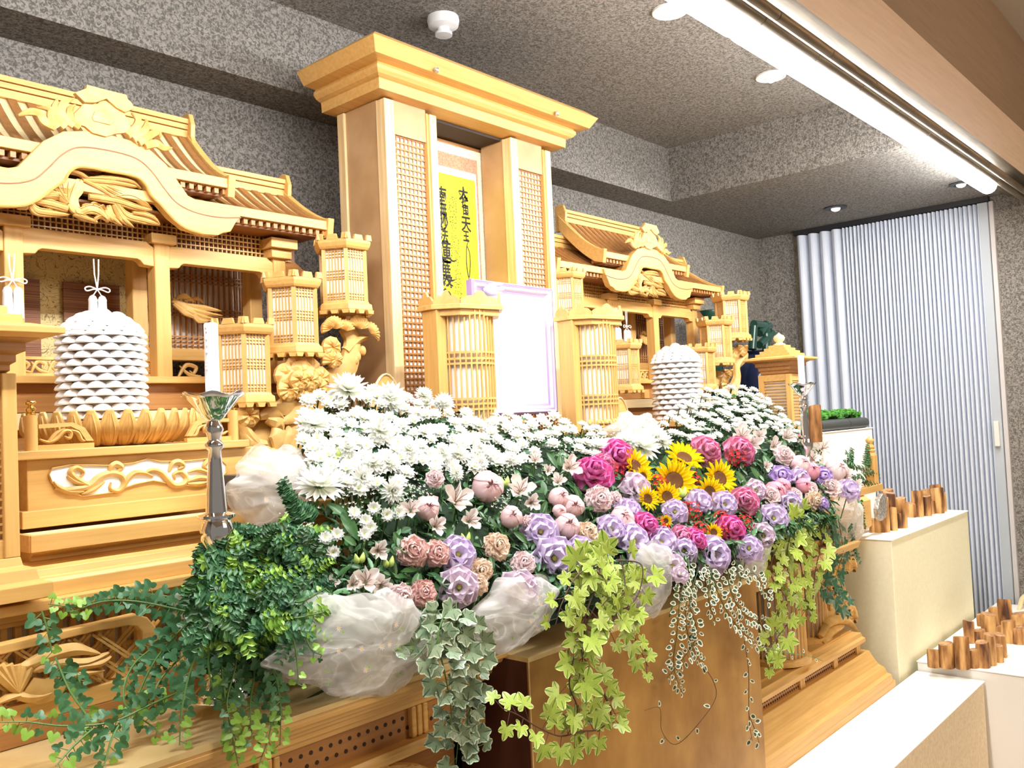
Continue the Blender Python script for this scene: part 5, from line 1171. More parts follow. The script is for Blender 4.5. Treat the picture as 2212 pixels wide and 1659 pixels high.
class FM:       # builds joined meshes out of petal functions with uvs
    def __init__(s): s.v = []; s.f = []; s.uv = []; s.m = []
    def petal(s, fn, M_, nu=4, nv=4, mi=0):
        b = len(s.v)
        for i in range(nu+1):
            for j in range(nv+1): s.v.append(tuple(M_ @ Vector(fn(i/nu, j/nv*2-1)))); s.uv.append((abs(j/nv*2-1), i/nu))
        s.f += [(b+i*(nv+1)+j, b+(i+1)*(nv+1)+j, b+(i+1)*(nv+1)+j+1, b+i*(nv+1)+j+1) for i in range(nu) for j in range(nv)]; s.m += [mi]*(nu*nv)
    def poly(s, pts, faces, M_, uvs=None, mi=0):
        b = len(s.v); s.v += [tuple(M_ @ Vector(p)) for p in pts]; s.uv += uvs or [(0, .6)]*len(pts); s.f += [tuple(b+i for i in f) for f in faces]; s.m += [mi]*len(faces)
    def mesh(s, name, mats, smooth=True):
        me = bpy.data.meshes.new(name); me.from_pydata(s.v, [], s.f); l = me.uv_layers.new(name='uv')
        idx = np.empty(len(me.loops), dtype=np.int32); me.loops.foreach_get('vertex_index', idx)
        l.data.foreach_set('uv', np.array(s.uv, dtype=np.float32)[idx].ravel())
        for m in (mats if isinstance(mats, (list, tuple)) else [mats]): me.materials.append(m)
        if any(s.m): me.polygons.foreach_set('material_index', s.m)
        me.polygons.foreach_set('use_smooth', [smooth]*len(s.f)); return me
def RM(az=0, el=0, off=(0, 0, 0), roll=0, s=1):   # petal matrix: lift by el above the flower plane, turn by az
    return Matrix.Translation(off) @ Matrix.Rotation(az, 4, 'Z') @ Matrix.Rotation(-el, 4, 'Y') @ Matrix.Rotation(roll, 4, 'X') @ Matrix.Scale(s, 4)
def facing(d, spin=0):
    z = Vector(d).normalized(); x = Vector((0, 0, 1)).cross(z)
    x = x.normalized() if x.length > .01 else Vector((1, 0, 0)); y = z.cross(x)
    return Matrix((x, y, z)).transposed().to_4x4() @ Matrix.Rotation(spin, 4, 'Z')
STEMC = {}
def stem_mesh(m, L, bend, r):
    k = (m.name, round(L, 2), round(bend, 2), round(r, 4))
    if k not in STEMC: STEMC[k] = MB().tube(catmull([(0, 0, -.001), (bend*.3, 0, -L*.5), (bend, 0, -L)], 4), r, 5).mesh('stem', m, smooth=True)
    return STEMC[k]
class Flower:      # a prototype flower: list of (part name, mesh, local matrix)
    def __init__(s, name, cat): s.name = name; s.cat = cat; s.parts = []
    def part(s, nm, me, mt=Matrix()): s.parts.append((nm, me, mt)); return s
    def put(s, p, size, d, label, group=None, spin=None, stem='stem', L=.12):
        o = bpy.data.objects.new(s.name, None); COL.objects.link(o); o.empty_display_size = .02
        F_ = facing(d, rng.uniform(0, 6.28) if spin is None else spin)
        o.matrix_world = Matrix.Translation(p) @ F_ @ Matrix.Scale(size, 4)
        o['label'] = label; o['category'] = s.cat
        if group: o['group'] = group
        for nm, me, mt in s.parts:
            c = bpy.data.objects.new(nm, me); COL.objects.link(c); c.parent = o; c.matrix_basis = mt
        if stem:
            down = (F_.to_3x3().inverted() @ Vector((0, .35, -1)).normalized())
            c = bpy.data.objects.new('stem', stem_mesh(P[stem], L/size, .0, .0022/size if size > .03 else .0016/size)); COL.objects.link(c); c.parent = o
            c.matrix_basis = Vector((0, 0, -1)).rotation_difference(down).to_matrix().to_4x4()
        return o
# all prototypes have unit diameter (radius .5)
def mum_proto():
    f = Flower('white_chrysanthemum', 'flower'); a = FM()
    for ring_, (n, el, ln, wd) in enumerate(((17, .05, .50, .115), (16, .38, .48, .11), (13, .75, .40, .10), (9, 1.1, .28, .09), (5, 1.35, .18, .08))):
        for k in range(n): a.petal(petal_fn(ln*rng.uniform(.92, 1.05), wd, .35, .18 if ring_ else -.08, .5, tip=1), RM(2*PI*(k+.5*(ring_ % 2))/n+rng.uniform(-.06, .06), el+rng.uniform(-.08, .08), (0, 0, .02*ring_)), 4, 2)
    f.part('petals', a.mesh('petals', P['mum'])); b = MB().lathe([(.03, -.10), (.10, -.08), (.14, -.03), (.10, .02), (0, .03)], (0, 0, 0), 10); f.part('calyx', b.mesh('calyx', P['stem'], smooth=True)); return f
def daisy_proto(n, nm='white_daisy'):
    f = Flower(nm, 'flower'); a = FM()
    for k in range(n):
        for lay in (0, 1): a.petal(petal_fn(.5-.08*lay, .25, .25, .05, .5), RM(2*PI*(k+.5*lay)/n+rng.uniform(-.08, .08), .12+.35*lay+rng.uniform(-.1, .1), (0, 0, .01*lay)), 3, 2)
    f.part('petals', a.mesh('petals', P['mum'])); f.part('centre', MB().lathe([(.085, .0), (.08, .04), (.04, .06), (0, .065)], (0, 0, 0), 8).mesh('centre', P['ctr'], smooth=True)); return f
def sun_proto():
    f = Flower('sunflower', 'flower')
    me = grid_mesh('petal', petal_fn(.36, .125, .5, .10, .5, tip=.3), 4, 4, P['sun']); n = 17
    for k in range(n): f.part('petal', me, RM(2*PI*k/n+rng.uniform(-.08, .08), .18+rng.uniform(-.15, .25), (.16*math.cos(2*PI*k/n), .16*math.sin(2*PI*k/n), 0), rng.uniform(-.3, .3)))
    for k in range(n): a_ = 2*PI*(k+.5)/n; f.part('petal', me, RM(a_, .45+rng.uniform(-.15, .2), (.15*math.cos(a_), .15*math.sin(a_), .01), 0, .82))
    f.part('seed_disc', MB().lathe([(.205, -.01), (.21, .03), (.19, .065), (.14, .075), (.11, .06), (.06, .045), (0, .045)], (0, 0, 0), 28).mesh('seed_disc', P['disc'], smooth=True))
    f.part('calyx', MB().lathe([(.04, -.08), (.15, -.05), (.2, -.01), (0, -.005)], (0, 0, 0), 14).mesh('calyx', P['stem'], smooth=True)); return f
def rose_proto(m, nm='rose'):
    f = Flower(nm, 'flower')
    specs = [(6, .5, .62, .30, .35, -.30), (6, .42, .54, .68, .42, -.20), (5, .32, .46, 1.0, .45, -.12), (5, .22, .36, 1.22, .55, -.06), (3, .10, .26, 1.42, .7, -.02), (2, .05, .18, 1.5, .8, 0)]
    for j, (n, R_, wd, el, cup, curl) in enumerate(specs):
        for q in range(2 if j < 2 else 1):
            me = grid_mesh('petal', petal_fn(.46+.02*j, wd, cup, curl, .45, .012, ph=q*2), 6, 6, m)
            for k in range(q, n, 2 if j < 2 else 1): a_ = 2*PI*k/n+j*.5; r_ = R_*.28; f.part('petal', me, RM(a_, el+rng.uniform(-.06, .06), (r_*math.cos(a_), r_*math.sin(a_), -.12+.03*j)))
    f.part('calyx', MB().lathe([(.02, -.26), (.08, -.22), (.12, -.12), (.16, -.04), (0, -.04)], (0, 0, 0), 10).mesh('calyx', P['stem'], smooth=True)); return f
def eustoma_proto(m, nm='lisianthus', op=.55):
    f = Flower(nm, 'flower'); 
    for j, (n, el, wd, curl) in enumerate(((6, op-.15, .62, -.40), (5, op+.15, .56, -.30), (4, op+.5, .42, -.12))):
        me = grid_mesh('petal', petal_fn(.60-.06*j, wd, .45, curl, .22, .06, ph=j*1.3), 8, 12, m)
        for k in range(n): f.part('petal', me, RM(2*PI*(k+.4*j)/n+rng.uniform(-.12, .12), el+rng.uniform(-.1, .1), (0, 0, -.20+.02*j), rng.uniform(-.15, .15)))
    f.part('stamens', MB().lathe([(.03, -.2), (.05, -.04), (.07, .0), (.03, .03), (0, .03)], (0, 0, 0), 7).mesh('stamens', P['ctr'], smooth=True))
    f.part('calyx', MB().lathe([(.015, -.34), (.06, -.28), (.09, -.18), (.02, -.12)], (0, 0, 0), 8).mesh('calyx', P['stem'], smooth=True)); return f
def carn_proto(m, nm='carnation'):
    f = Flower(nm, 'flower'); a = FM()
    for j, (n, el, ln) in enumerate(((9, .0, .52), (9, .30, .50), (8, .62, .46), (7, .92, .42), (6, 1.18, .38), (4, 1.42, .34))):
        for k in range(n): a.petal(petal_fn(ln*rng.uniform(.92, 1.08), .40, .15, -.22 if j < 3 else .0, .25, .085, ph=rng.uniform(0, 6)), RM(2*PI*(k+.5*j)/n+rng.uniform(-.15, .15), el+rng.uniform(-.12, .12), (0, 0, -.08), rng.uniform(-.4, .4)), 5, 8)
    f.part('petals', a.mesh('petals', m)); f.part('calyx', MB().lathe([(.03, -.50), (.10, -.44), (.13, -.2), (.15, -.06), (0, -.06)], (0, 0, 0), 9).mesh('calyx', P['stem'], smooth=True)); return f
def peony_proto(m, nm='ranunculus'):
    f = Flower(nm, 'flower')
    for j, (n, R_, el, cup) in enumerate(((7, .34, 1.15, .75), (6, .28, 1.28, .7), (5, .20, 1.38, .7), (4, .12, 1.46, .7), (3, .05, 1.5, .7))):
        def fn(u, s, R_=R_, j=j): # spherical shell petal
            th = -.95+u*(2.15+.09*j); w_ = .62*math.sin(min(1, .25+u*1.1)*PI/2)*math.sqrt(max(.02, 1-max(0, (u-.7)/.3)**2)); rr = .5*(.62+.38*R_/.34)
            return (rr*math.cos(th)*math.cos(w_*s), rr*math.cos(th)*math.sin(w_*s), rr*math.sin(th)*.92+.012*math.sin(s*5+j)*u)
        me = grid_mesh('petal', fn, 7, 6, m)
        for k in range(n): f.part('petal', me, Matrix.Scale(1.0 if k % 2 else .94, 4) @ Matrix.Rotation(2*PI*(k+.45*j)/n+rng.uniform(-.1, .1), 4, 'Z') @ Matrix.Rotation(rng.uniform(-.16, .06), 4, 'Y'))
    f.part('heart', MB().blob((0, 0, .0), .29, 12, 8).mesh('heart', m, smooth=True))
    f.part('calyx', MB().lathe([(.02, -.56), (.10, -.50), (.2, -.44), (0, -.42)], (0, 0, 0), 9).mesh('calyx', P['stem'], smooth=True)); return f
def alst_proto(nm='alstroemeria'):
    f = Flower(nm, 'flower')
    mw = grid_mesh('petal', petal_fn(.58, .34, .35, .05, .22, .02, tip=.8), 6, 4, P['alst']); mn = grid_mesh('petal', petal_fn(.54, .20, .5, -.05, .3, .02, tip=.3), 6, 4, P['alst'])
    for k in range(3): f.part('petal', mw, RM(2*PI*k/3+rng.uniform(-.1, .1), .62, (0, 0, -.14))); f.part('petal', mn, RM(2*PI*(k+.5)/3, .75, (0, 0, -.13)))
    b = MB()
    for k in range(6): a_ = k*1.05; b.tube(catmull([(0, 0, -.1), (.08*math.cos(a_), .08*math.sin(a_), .12), (.18*math.cos(a_)+.05, .18*math.sin(a_), .24)], 3), .008, 4)
    f.part('stamens', b.mesh('stamens', P['brown'])); s_ = FM()
    for k in range(3):
        az = 2*PI*(k+.5)/3
        for q in range(7):
            x = .2+.035*q; y_ = rng.uniform(-.05, .05); s_.poly([(x, y_, .004), (x+.045, y_-.004, .004), (x+.045, y_+.006, .004)], [(0, 1, 2)], RM(az, .75, (0, 0, -.125)))
    f.part('streaks', s_.mesh('streaks', P['brown']))
    f.part('calyx', MB().lathe([(.02, -.28), (.05, -.22), (.06, -.12), (0, -.1)], (0, 0, 0), 7).mesh('calyx', P['stem'], smooth=True)); return f
def red_proto():
    f = Flower('red_flower_cluster', 'flower'); 
    pm = FM()
    for k in range(4): pm.petal(petal_fn(.115, .09, .2, -.05, .5), RM(PI/2*k, .25), 2, 2)
    pm.poly([(.012*math.cos(a_), .012*math.sin(a_), .008) for a_ in (0, 1.57, 3.14, 4.71)], [(0, 1, 2, 3)], Matrix(), mi=1)
    me = pm.mesh('floret', [P['red'], P['carnp']])
    for k in range(22):
        th = math.acos(1-.75*k/22*1.1); az = k*2.4; d = Vector((math.sin(th)*math.cos(az), math.sin(th)*math.sin(az), math.cos(th)))
        f.part('floret', me, Matrix.Translation(d*.46*rng.uniform(.72, 1.2)) @ facing(d, rng.random()*6))
    st = MB()
    for k in range(8): a_ = k*.785; st.tube([(0, 0, -.3), (.28*math.cos(a_), .28*math.sin(a_), .15)], .012, 4)
    f.part('stalks', st.mesh('stalks', P['stem'])); return f
PR = dict(mum=mum_proto(), sun=sun_proto(), rose=rose_proto(P['rose']), roselt=rose_proto(P['roselt']), lav=eustoma_proto(P['lav']), lavp=eustoma_proto(P['lavp'], op=.45), lavd=eustoma_proto(P['lavd'], op=.8),
          carn=carn_proto(P['carn']), carnb=carn_proto(P['carnb']), carnd=carn_proto(P['carnd']), carnp=carn_proto(P['carnp']), peony=peony_proto(P['peony']), peonyd=peony_proto(P['peonyd']), alst=alst_proto(), red=red_proto())
DZ = [daisy_proto(9), daisy_proto(11), daisy_proto(8)]
def face(p, up=.5, side=0, jit=.25):
    c = (CP-p).normalized(); c = Vector((c.x, c.y, 0)).normalized(); f_ = Vector((-.15, -1, 0)).normalized()
    return (c*.5+f_*.5+Vector((side, 0, up))+Vector((rng.uniform(-jit, jit), rng.uniform(-jit, jit), rng.uniform(-jit, jit)))).normalized()
def plant(kind, u, v, px_, label, up=.45, side=0, jit=.18, group=None, lift=.0, stem='stem', spin=None):
    p = onbed(u, v); d = (CP-p).normalized(); p = p+d*(.02+lift); s_ = px_*depth(p)/CF*1.2
    return PR[kind].put(p, s_, face(p, up, side, jit), label, group, spin, stem)
# big white chrysanthemums
for u, v, s_, up, l in ((690, 1052, 98, 1.2, 'biggest white chrysanthemum at the front left, seen from the side by the white tulle'), (752, 845, 78, 1.2, 'large white chrysanthemum at the top of the left mound, below the peony carving'), (676, 919, 66, 1.6, 'flat-topped white chrysanthemum at the left edge of the bed'), (842, 862, 70, .8, 'white chrysanthemum in front of the pointed oval board'), (820, 932, 66, .6, 'full white chrysanthemum in the middle of the left mound'),
        (806, 1001, 46, .9, 'left one of two white chrysanthemums side by side left of centre'), (838, 1001, 50, .9, 'right one of two white chrysanthemums side by side left of centre'), (780, 1033, 54, .4, 'ragged white chrysanthemum below the side-by-side pair'), (846, 1060, 52, .2, 'white chrysanthemum just left of the large alstroemeria cluster'), (751, 968, 42, .8, 'small white chrysanthemum above the ragged one'), (882, 972, 48, .7, 'white chrysanthemum in the middle of the daisies, left of a pair of closed ones'),
        (956, 981, 40, .7, 'white half-open chrysanthemum, left of a close pair in the centre'), (990, 982, 44, .7, 'white half-open chrysanthemum, right of a close pair in the centre'), (1036, 974, 38, .6, 'white chrysanthemum above another one right of centre'), (1036, 1002, 38, .4, 'white chrysanthemum directly below another one right of centre'), (985, 1023, 32, .3, 'small white chrysanthemum below the close centre pair'), (915, 855, 38, 1.0, 'white chrysanthemum standing up beside the lattice pillar'), (1102, 992, 34, .8, 'white chrysanthemum beside the ivory freesia-like bud'), (958, 872, 44, 1., 'white chrysanthemum at the back below the round lantern'),
        (1385, 966, 74, .9, 'large creamy chrysanthemum behind the sunflowers'), (1408, 944, 60, .9, 'white chrysanthemum behind the large creamy one'), (1292, 966, 44, .8, 'white chrysanthemum above the magenta roses'), (1352, 955, 50, 1.1, 'white chrysanthemum under the back tulle knot'), (1330, 930, 44, 1.1, 'white chrysanthemum left of the back tulle knot'), (1430, 955, 44, .9, 'white chrysanthemum right of the large creamy one')):
    plant('mum', u, v, s_, l, up, group=None)
ALST = [(985, 1082, 72, 'largest ivory alstroemeria with dark streaks near the front centre-left'), (1015, 1125, 50, 'ivory alstroemeria just below the largest one'), (925, 1090, 46, 'ivory alstroemeria between the pink ranunculus and the dark leaves'), (887, 1101, 46, 'ivory alstroemeria at the left of the front cluster'), (940, 1136, 46, 'drooping ivory alstroemeria under the pink ranunculus bud'), (1123, 1060, 64, 'streaked ivory alstroemeria right of the pink ball ranunculus'), (1148, 1085, 40, 'ivory alstroemeria petal cluster below the streaked one'),
        (790, 1256, 62, 'open ivory and pink alstroemeria at the lower left above the tulle'), (824, 1264, 50, 'second ivory alstroemeria at the lower left, right of the open one'), (762, 1262, 38, 'ivory alstroemeria left of the open one at the lower left'), (719, 1258, 30, 'small pink-tipped alstroemeria bud farthest lower left'), (817, 1188, 46, 'pale alstroemeria facing up left of the salmon carnation'), (1156, 994, 34, 'single ivory alstroemeria bud right of the white mound'), (1230, 1010, 52, 'ivory alstroemeria left of the magenta rose'), (1184, 1016, 28, 'small ivory alstroemeria left of the one beside the rose'), (1206, 1040, 36, 'ivory alstroemeria above the pair of pink ranunculus'),
        (1602, 942, 50, 'ivory alstroemeria behind the pink roses on the right'), (1624, 960, 44, 'ivory alstroemeria right of the rear pink rose'), (1672, 964, 40, 'ivory alstroemeria above the pale carnation on the right'), (1760, 941, 36, 'pale alstroemeria next to the rightmost small pink bud'), (1777, 968, 42, 'ivory alstroemeria below that rightmost pale one'), (1700, 945, 38, 'ivory alstroemeria with a yellow-green throat on the right'), (1757, 990, 30, 'ivory bud above the pink ranunculus pair on the right'), (1826, 1030, 32, 'ivory alstroemeria right of the pale ranunculus ball'), (1852, 1046, 24, 'small pale pink alstroemeria at the far right tip of the bouquet'), (1655, 1008, 26, 'ivory alstroemeria between the pink rose and the violet flower'), (1640, 942, 34, 'white alstroemeria at the top of the right cluster'), (1740, 965, 30, 'half-open ivory alstroemeria in the upper right cluster')]
for u, v, s_, l in ALST: plant('alst', u, v, s_, l, .35, jit=.3)
for u, v, s_, l in ((1371, 1010, 72, 'sunflower at the left of the group, touching the magenta rose'), (1477, 991, 72, 'topmost sunflower, tilted and facing up'), (1455, 1040, 86, 'largest sunflower, in the middle of the group'), (1553, 1034, 70, 'rightmost sunflower facing the right'), (1532, 1064, 60, 'sunflower partly behind a lavender flower, below the rightmost one'), (1440, 1074, 56, 'sunflower below the largest one'), (1398, 1078, 46, 'sunflower mostly hidden under the pale lavender flower'), (1388, 1030, 40, 'small sunflower half behind the left sunflower'), (1541, 1150, 34, 'small sunflower low between the red clusters')):
    plant('sun', u, v, s_, l, {1477: .9}.get(u, .25), side={1553: .2, 1371: .3}.get(u, .1), jit=.12)
plant('sun', 1438, 1125, 24, 'tiny yellow sunflower bud low beside the lavender flower', .3)
for k, u, v, s_, l in (('rose', 1331, 988, 62, 'magenta rose at the top of the left rose group'), ('rose', 1282, 1026, 68, 'largest magenta rose, left of the sunflowers'), ('roselt', 1304, 1003, 40, 'pink rose tucked between the two magenta roses'), ('roselt', 1523, 977, 56, 'pink rose with pale outer petals right of the topmost sunflower'), ('roselt', 1596, 976, 54, 'pink rose farther right behind a red cluster'), ('roselt', 1607, 1084, 50, 'pink rosebud right of the lavender flowers'), ('rose', 1393, 1137, 48, 'magenta rose facing left among the lavender flowers'), ('roselt', 1470, 1160, 40, 'pink rose with spreading petals low in the centre'), ('rose', 1497, 1170, 48, 'deep magenta rose low in the centre right'), ('rose', 1577, 1146, 54, 'deep magenta rose above the front right tulle')):
    plant(k, u, v, s_, l, .4, side={1393: -.1}.get(u, 0))
for u, v, s_, l in ((1322, 1018, 40, 'between the two magenta roses'), (1423, 1043, 36, 'left of the largest sunflower'), (1495, 1037, 34, 'right of the largest sunflower'), (1586, 991, 40, 'in front of the rear pink rose'), (1493, 1108, 40, 'between two lavender flowers in the centre'), (1425, 1143, 40, 'below the pale lavender flower, beside the magenta rose'), (1512, 1146, 40, 'above the low magenta rose'), (1556, 1122, 36, 'left of the deep magenta rose'), (1607, 1129, 36, 'at the right end, beside the deep magenta rose'), (1561, 1150, 30, 'over the left petals of the deep magenta rose'), (1480, 1095, 22, 'small one above the centre, beside a lavender bud')):
    plant('red', u, v, s_, 'cluster of small red flowers '+l, .4)
LAV = [('lavp', 1377, 1056, 58, 'pale open lisianthus in front of the left sunflower'), ('lav', 1458, 1105, 44, 'half-open lavender lisianthus below the largest sunflower'), ('lav', 1512, 1083, 46, 'round lavender lisianthus left of the sunflower pair'), ('lav', 1566, 1089, 46, 'lavender lisianthus left of the pink rosebud'), ('lavp', 1632, 1060, 38, 'pale lavender lisianthus above the violet pair'), ('lav', 1168, 1148, 62, 'large ruffled lavender lisianthus left of the ranunculus ball'), ('lav', 1198, 1206, 72, 'biggest purple-edged lisianthus with a dark centre at the front'), ('lav', 1255, 1194, 58, 'lavender lisianthus just right of the biggest one'),
       ('lav', 1358, 1100, 46, 'lavender lisianthus behind the magenta rose'), ('lav', 1320, 1143, 52, 'lavender lisianthus left of the peach ranunculus'), ('lav', 1371, 1168, 60, 'wide lavender lisianthus above the chartreuse ivy'), ('lav', 1428, 1172, 60, 'lavender lisianthus right of the wide one above the ivy'), ('lav', 1477, 1190, 48, 'lavender lisianthus beside the low magenta rose'), ('lavp', 1453, 1222, 48, 'pale lavender lisianthus hanging over the tulle in the centre'), ('lav', 1542, 1197, 64, 'lavender lisianthus hanging in front of the variegated vine'), ('lavp', 1648, 1157, 42, 'pale lisianthus above the right ivy'), ('lav', 1618, 1184, 46, 'lavender lisianthus hanging in front of the right tulle'), ('lav', 1672, 1119, 50, 'ruffled lavender lisianthus left of the right ivy'),
       ('lavd', 1688, 1029, 40, 'violet lisianthus in the right cluster'), ('lav', 1728, 1036, 42, 'lavender lisianthus right of the violet one'), ('lavd', 1777, 1031, 38, 'narrow violet lisianthus below the pale ranunculus ball'), ('lav', 1834, 1058, 40, 'rightmost lavender lisianthus, facing right'), ('lav', 1706, 1087, 42, 'lavender lisianthus above the bright right ivy'), ('lavd', 1776, 1088, 26, 'small violet lisianthus above the right tulle'), ('lav', 990, 1197, 66, 'deep lavender lisianthus right of the two salmon carnations'), ('lavp', 992, 1268, 66, 'pale mauve lisianthus hanging above the grey-green ivy'), ('lavp', 1123, 1276, 68, 'pale mauve lisianthus resting on the second tulle swag'), ('lavp', 1470, 1240, 30, 'pale mauve lisianthus bud at the lowest point of the centre')]
for k, u, v, s_, l in LAV: plant(k, u, v, s_, l, .3, jit=.22)
CAR = [('carn', 893, 1190, 60, 'salmon pink carnation at the front left'), ('carn', 944, 1194, 52, 'salmon pink carnation right of the first, touching the lavender flower'), ('carnb', 1075, 1179, 54, 'beige carnation above the dark leaves at the front'), ('carnp', 1131, 1217, 48, 'blush carnation between the beige one and the biggest lisianthus'), ('carnb', 1040, 1232, 46, 'peach carnation right of the pale mauve lisianthus'), ('carnb', 1033, 1262, 40, 'lower peach carnation beside the pale mauve lisianthus'), ('carnp', 868, 1291, 52, 'blush carnation hanging over the first tulle swag'), ('carnd', 915, 1281, 52, 'dusty rose carnation right of the hanging blush one'),
       ('carnb', 1268, 1151, 46, 'peach carnation right of the lower ranunculus'), ('carnp', 1295, 1078, 52, 'light pink carnation below the largest magenta rose'), ('carnp', 1330, 1076, 28, 'small light pink carnation at the sunflower edge'), ('carnp', 1695, 983, 40, 'pale carnation near the top of the right cluster'), ('carnp', 1793, 1052, 42, 'pale pink carnation near the right end'), ('carnp', 1665, 1070, 38, 'pale pink carnation left of the deep pink ranunculus'), ('carnb', 1760, 1082, 36, 'pale peach carnation above the right tulle'), ('carnp', 939, 1033, 36, 'single pink carnation bud standing in the white daisies'), ('carnp', 1716, 1070, 34, 'blush carnation in the middle of the right cluster'), ('carnp', 1750, 1058, 34, 'blush carnation below the pink ranunculus pair'), ('carnp', 1140, 1127, 26, 'small pink carnation above the ruffled lisianthus')]
for k, u, v, s_, l in CAR: plant(k, u, v, s_, l, .3, jit=.25)
PEO = [('peony', 1053, 1052, 60, 'round pink ranunculus ball at the front centre'), ('peony', 1104, 1117, 42, 'pink ranunculus bud right of the large alstroemeria'), ('peony', 923, 1098, 46, 'pink ranunculus bud in the middle of the ivory alstroemerias'), ('peony', 1207, 1075, 40, 'left one of a pair of pink ranunculus below the magenta rose'), ('peony', 1238, 1094, 42, 'right one of a pair of pink ranunculus below the magenta rose'), ('peony', 1208, 1104, 26, 'tiny pink ranunculus bud under the pair'), ('peony', 1225, 1137, 48, 'pink ranunculus low above the lavender flowers'), ('peony', 1344, 1121, 48, 'pale pink ranunculus next to the magenta rose'), ('peony', 1360, 1143, 32, 'small pink ranunculus under the pale one'),
       ('carnp_p', 1806, 1014, 42, 'whitish pink ranunculus ball near the right end'), ('peonyd', 1736, 949, 26, 'pink bud at the top of the right cluster'), ('peonyd', 1806, 972, 26, 'pink bud at the far right top of the bouquet'), ('peony', 1728, 1004, 38, 'pink ranunculus in the right cluster, upper of a close pair'), ('peonyd', 1752, 1018, 34, 'coral pink ranunculus, lower of a close pair on the right'), ('peonyd', 1674, 1062, 40, 'deep pink ranunculus below the violet lisianthus'), ('peonyd', 1690, 1050, 30, 'smaller deep pink ranunculus touching the violet lisianthus'), ('peonyd', 1736, 1050, 30, 'coral ranunculus below the lavender flower on the right')]
PR['carnp_p'] = peony_proto(P['carnp'])
for k, u, v, s_, l in PEO: plant(k, u, v, s_, l, .35)
# green buds
for u, v, l in ((775, 1207, 'pair of yellow-green alstroemeria buds at the lower left'), (838, 1215, 'yellow-green alstroemeria bud beside the salmon carnation'), (1004, 1163, 'yellow-green bud above the deep lavender lisianthus'), (1088, 1042, 'green buds beside the pink ranunculus ball'), (1472, 1065, 'creamy lisianthus bud in front of the largest sunflower'), (735, 978, 'small round chrysanthemum bud in the left mound'), (715, 997, 'tiny green chrysanthemum bud below the round one')):
    p = onbed(u, v); s_ = 26*depth(p)/CF; t = thing('flower_bud', l, 'bud', tuple(p), 'green flower buds')
    for k in (-1, 1): obj('bud', MB().tube(catmull([p+Vector((k*s_*.2, 0, -s_*.4)), p+Vector((k*s_*.3, -s_*.1, 0)), p+Vector((k*s_*.45, -s_*.1, s_*.5))], 4), [s_*.06, s_*.24, s_*.26, s_*.15, s_*.02], 7), M['budm'] if 'budm' in M else M.setdefault('budm', mat('yellow_green_bud', (.50, .62, .16), .45)), t, smooth=True)
# white daisies
def inpoly(x, y, pl):
    r = False; j = len(pl)-1
    for i in range(len(pl)):
        if (pl[i][1] > y) != (pl[j][1] > y) and x < (pl[j][0]-pl[i][0])*(y-pl[i][1])/(pl[j][1]-pl[i][1])+pl[i][0]: r = not r
        j = i
    return r
REG = [(650, 880), (700, 850), (770, 838), (860, 855), (960, 880), (1080, 892), (1200, 905), (1300, 925), (1420, 925), (1470, 880), (1530, 842), (1590, 832), (1650, 848), (1700, 880), (1740, 915), (1770, 950), (1700, 945), (1600, 930), (1500, 955), (1440, 945), (1300, 980), (1200, 975), (1140, 990), (1080, 1020), (900, 1020), (800, 1060), (740, 1080), (700, 1010), (655, 980), (640, 930)]
pts = []; tries = 0
while len(pts) < 300 and tries < 40000:
    tries += 1; u = rng.uniform(640, 1780); v = rng.uniform(830, 1085)
    if not inpoly(u, v, REG): continue
    md = 14 if u > 1440 else 17 if u > 1200 else 22
    if u < 1000 and rng.random() < .35: continue
    if v > 960 and rng.random() < .6: continue
    if all((u-a)**2+((v-b)*1.5)**2 > md*md for a, b in pts): pts.append((u, v))
for u, v in pts:
    p = onbed(u, v)+Vector((0, 0, rng.uniform(-.01, .012))); s_ = rng.uniform(.040, .054)
    z = '' ; side = 'on the right mound' if u > 1440 else 'in the middle of the bed' if u > 1080 else 'on the left mound'
    row = 'at the back edge' if zsurf(p.x, p.y) > zback(p.x)-.03 else 'on the front slope' if v > 960 else 'in the thick of the white flowers'
    DZ[rng.randrange(3)].put(p, s_, (Vector((-.25, -.45, 1) if u > 1200 else (-.45, -.75, .8))+Vector((rng.uniform(-.3, .3), rng.uniform(-.3, .3), 0))).normalized(), 'small white daisy %s %s' % (side, row), 'white daisies %s %s' % (side, row), stem='stemd', L=.07)
for u, v, l in ((765, 1109, 'white daisy with a green centre, left in the front white cluster'), (808, 1098, 'white daisy at the top right of the front white cluster'), (835, 1112, 'white daisy at the right end of the front white cluster'), (790, 1125, 'white daisy at the bottom of the front white cluster'), (862, 1108, 'half-open white daisy beside the alstroemerias'), (703, 1163, 'left white daisy of the lone trio low on the left'), (728, 1155, 'right white daisy of the lone trio low on the left'), (719, 1193, 'lowest white daisy of the lone trio on the left'), (787, 1154, 'single white daisy between the lone trio and the buds'), (800, 1140, 'white daisy hanging under the front white cluster')):
    p = onbed(u, v)+(CP-onbed(u, v)).normalized()*.015; DZ[1].put(p, 30*depth(p)/CF*1.15, face(p, .3), l, None, stem='stemd', L=.08)
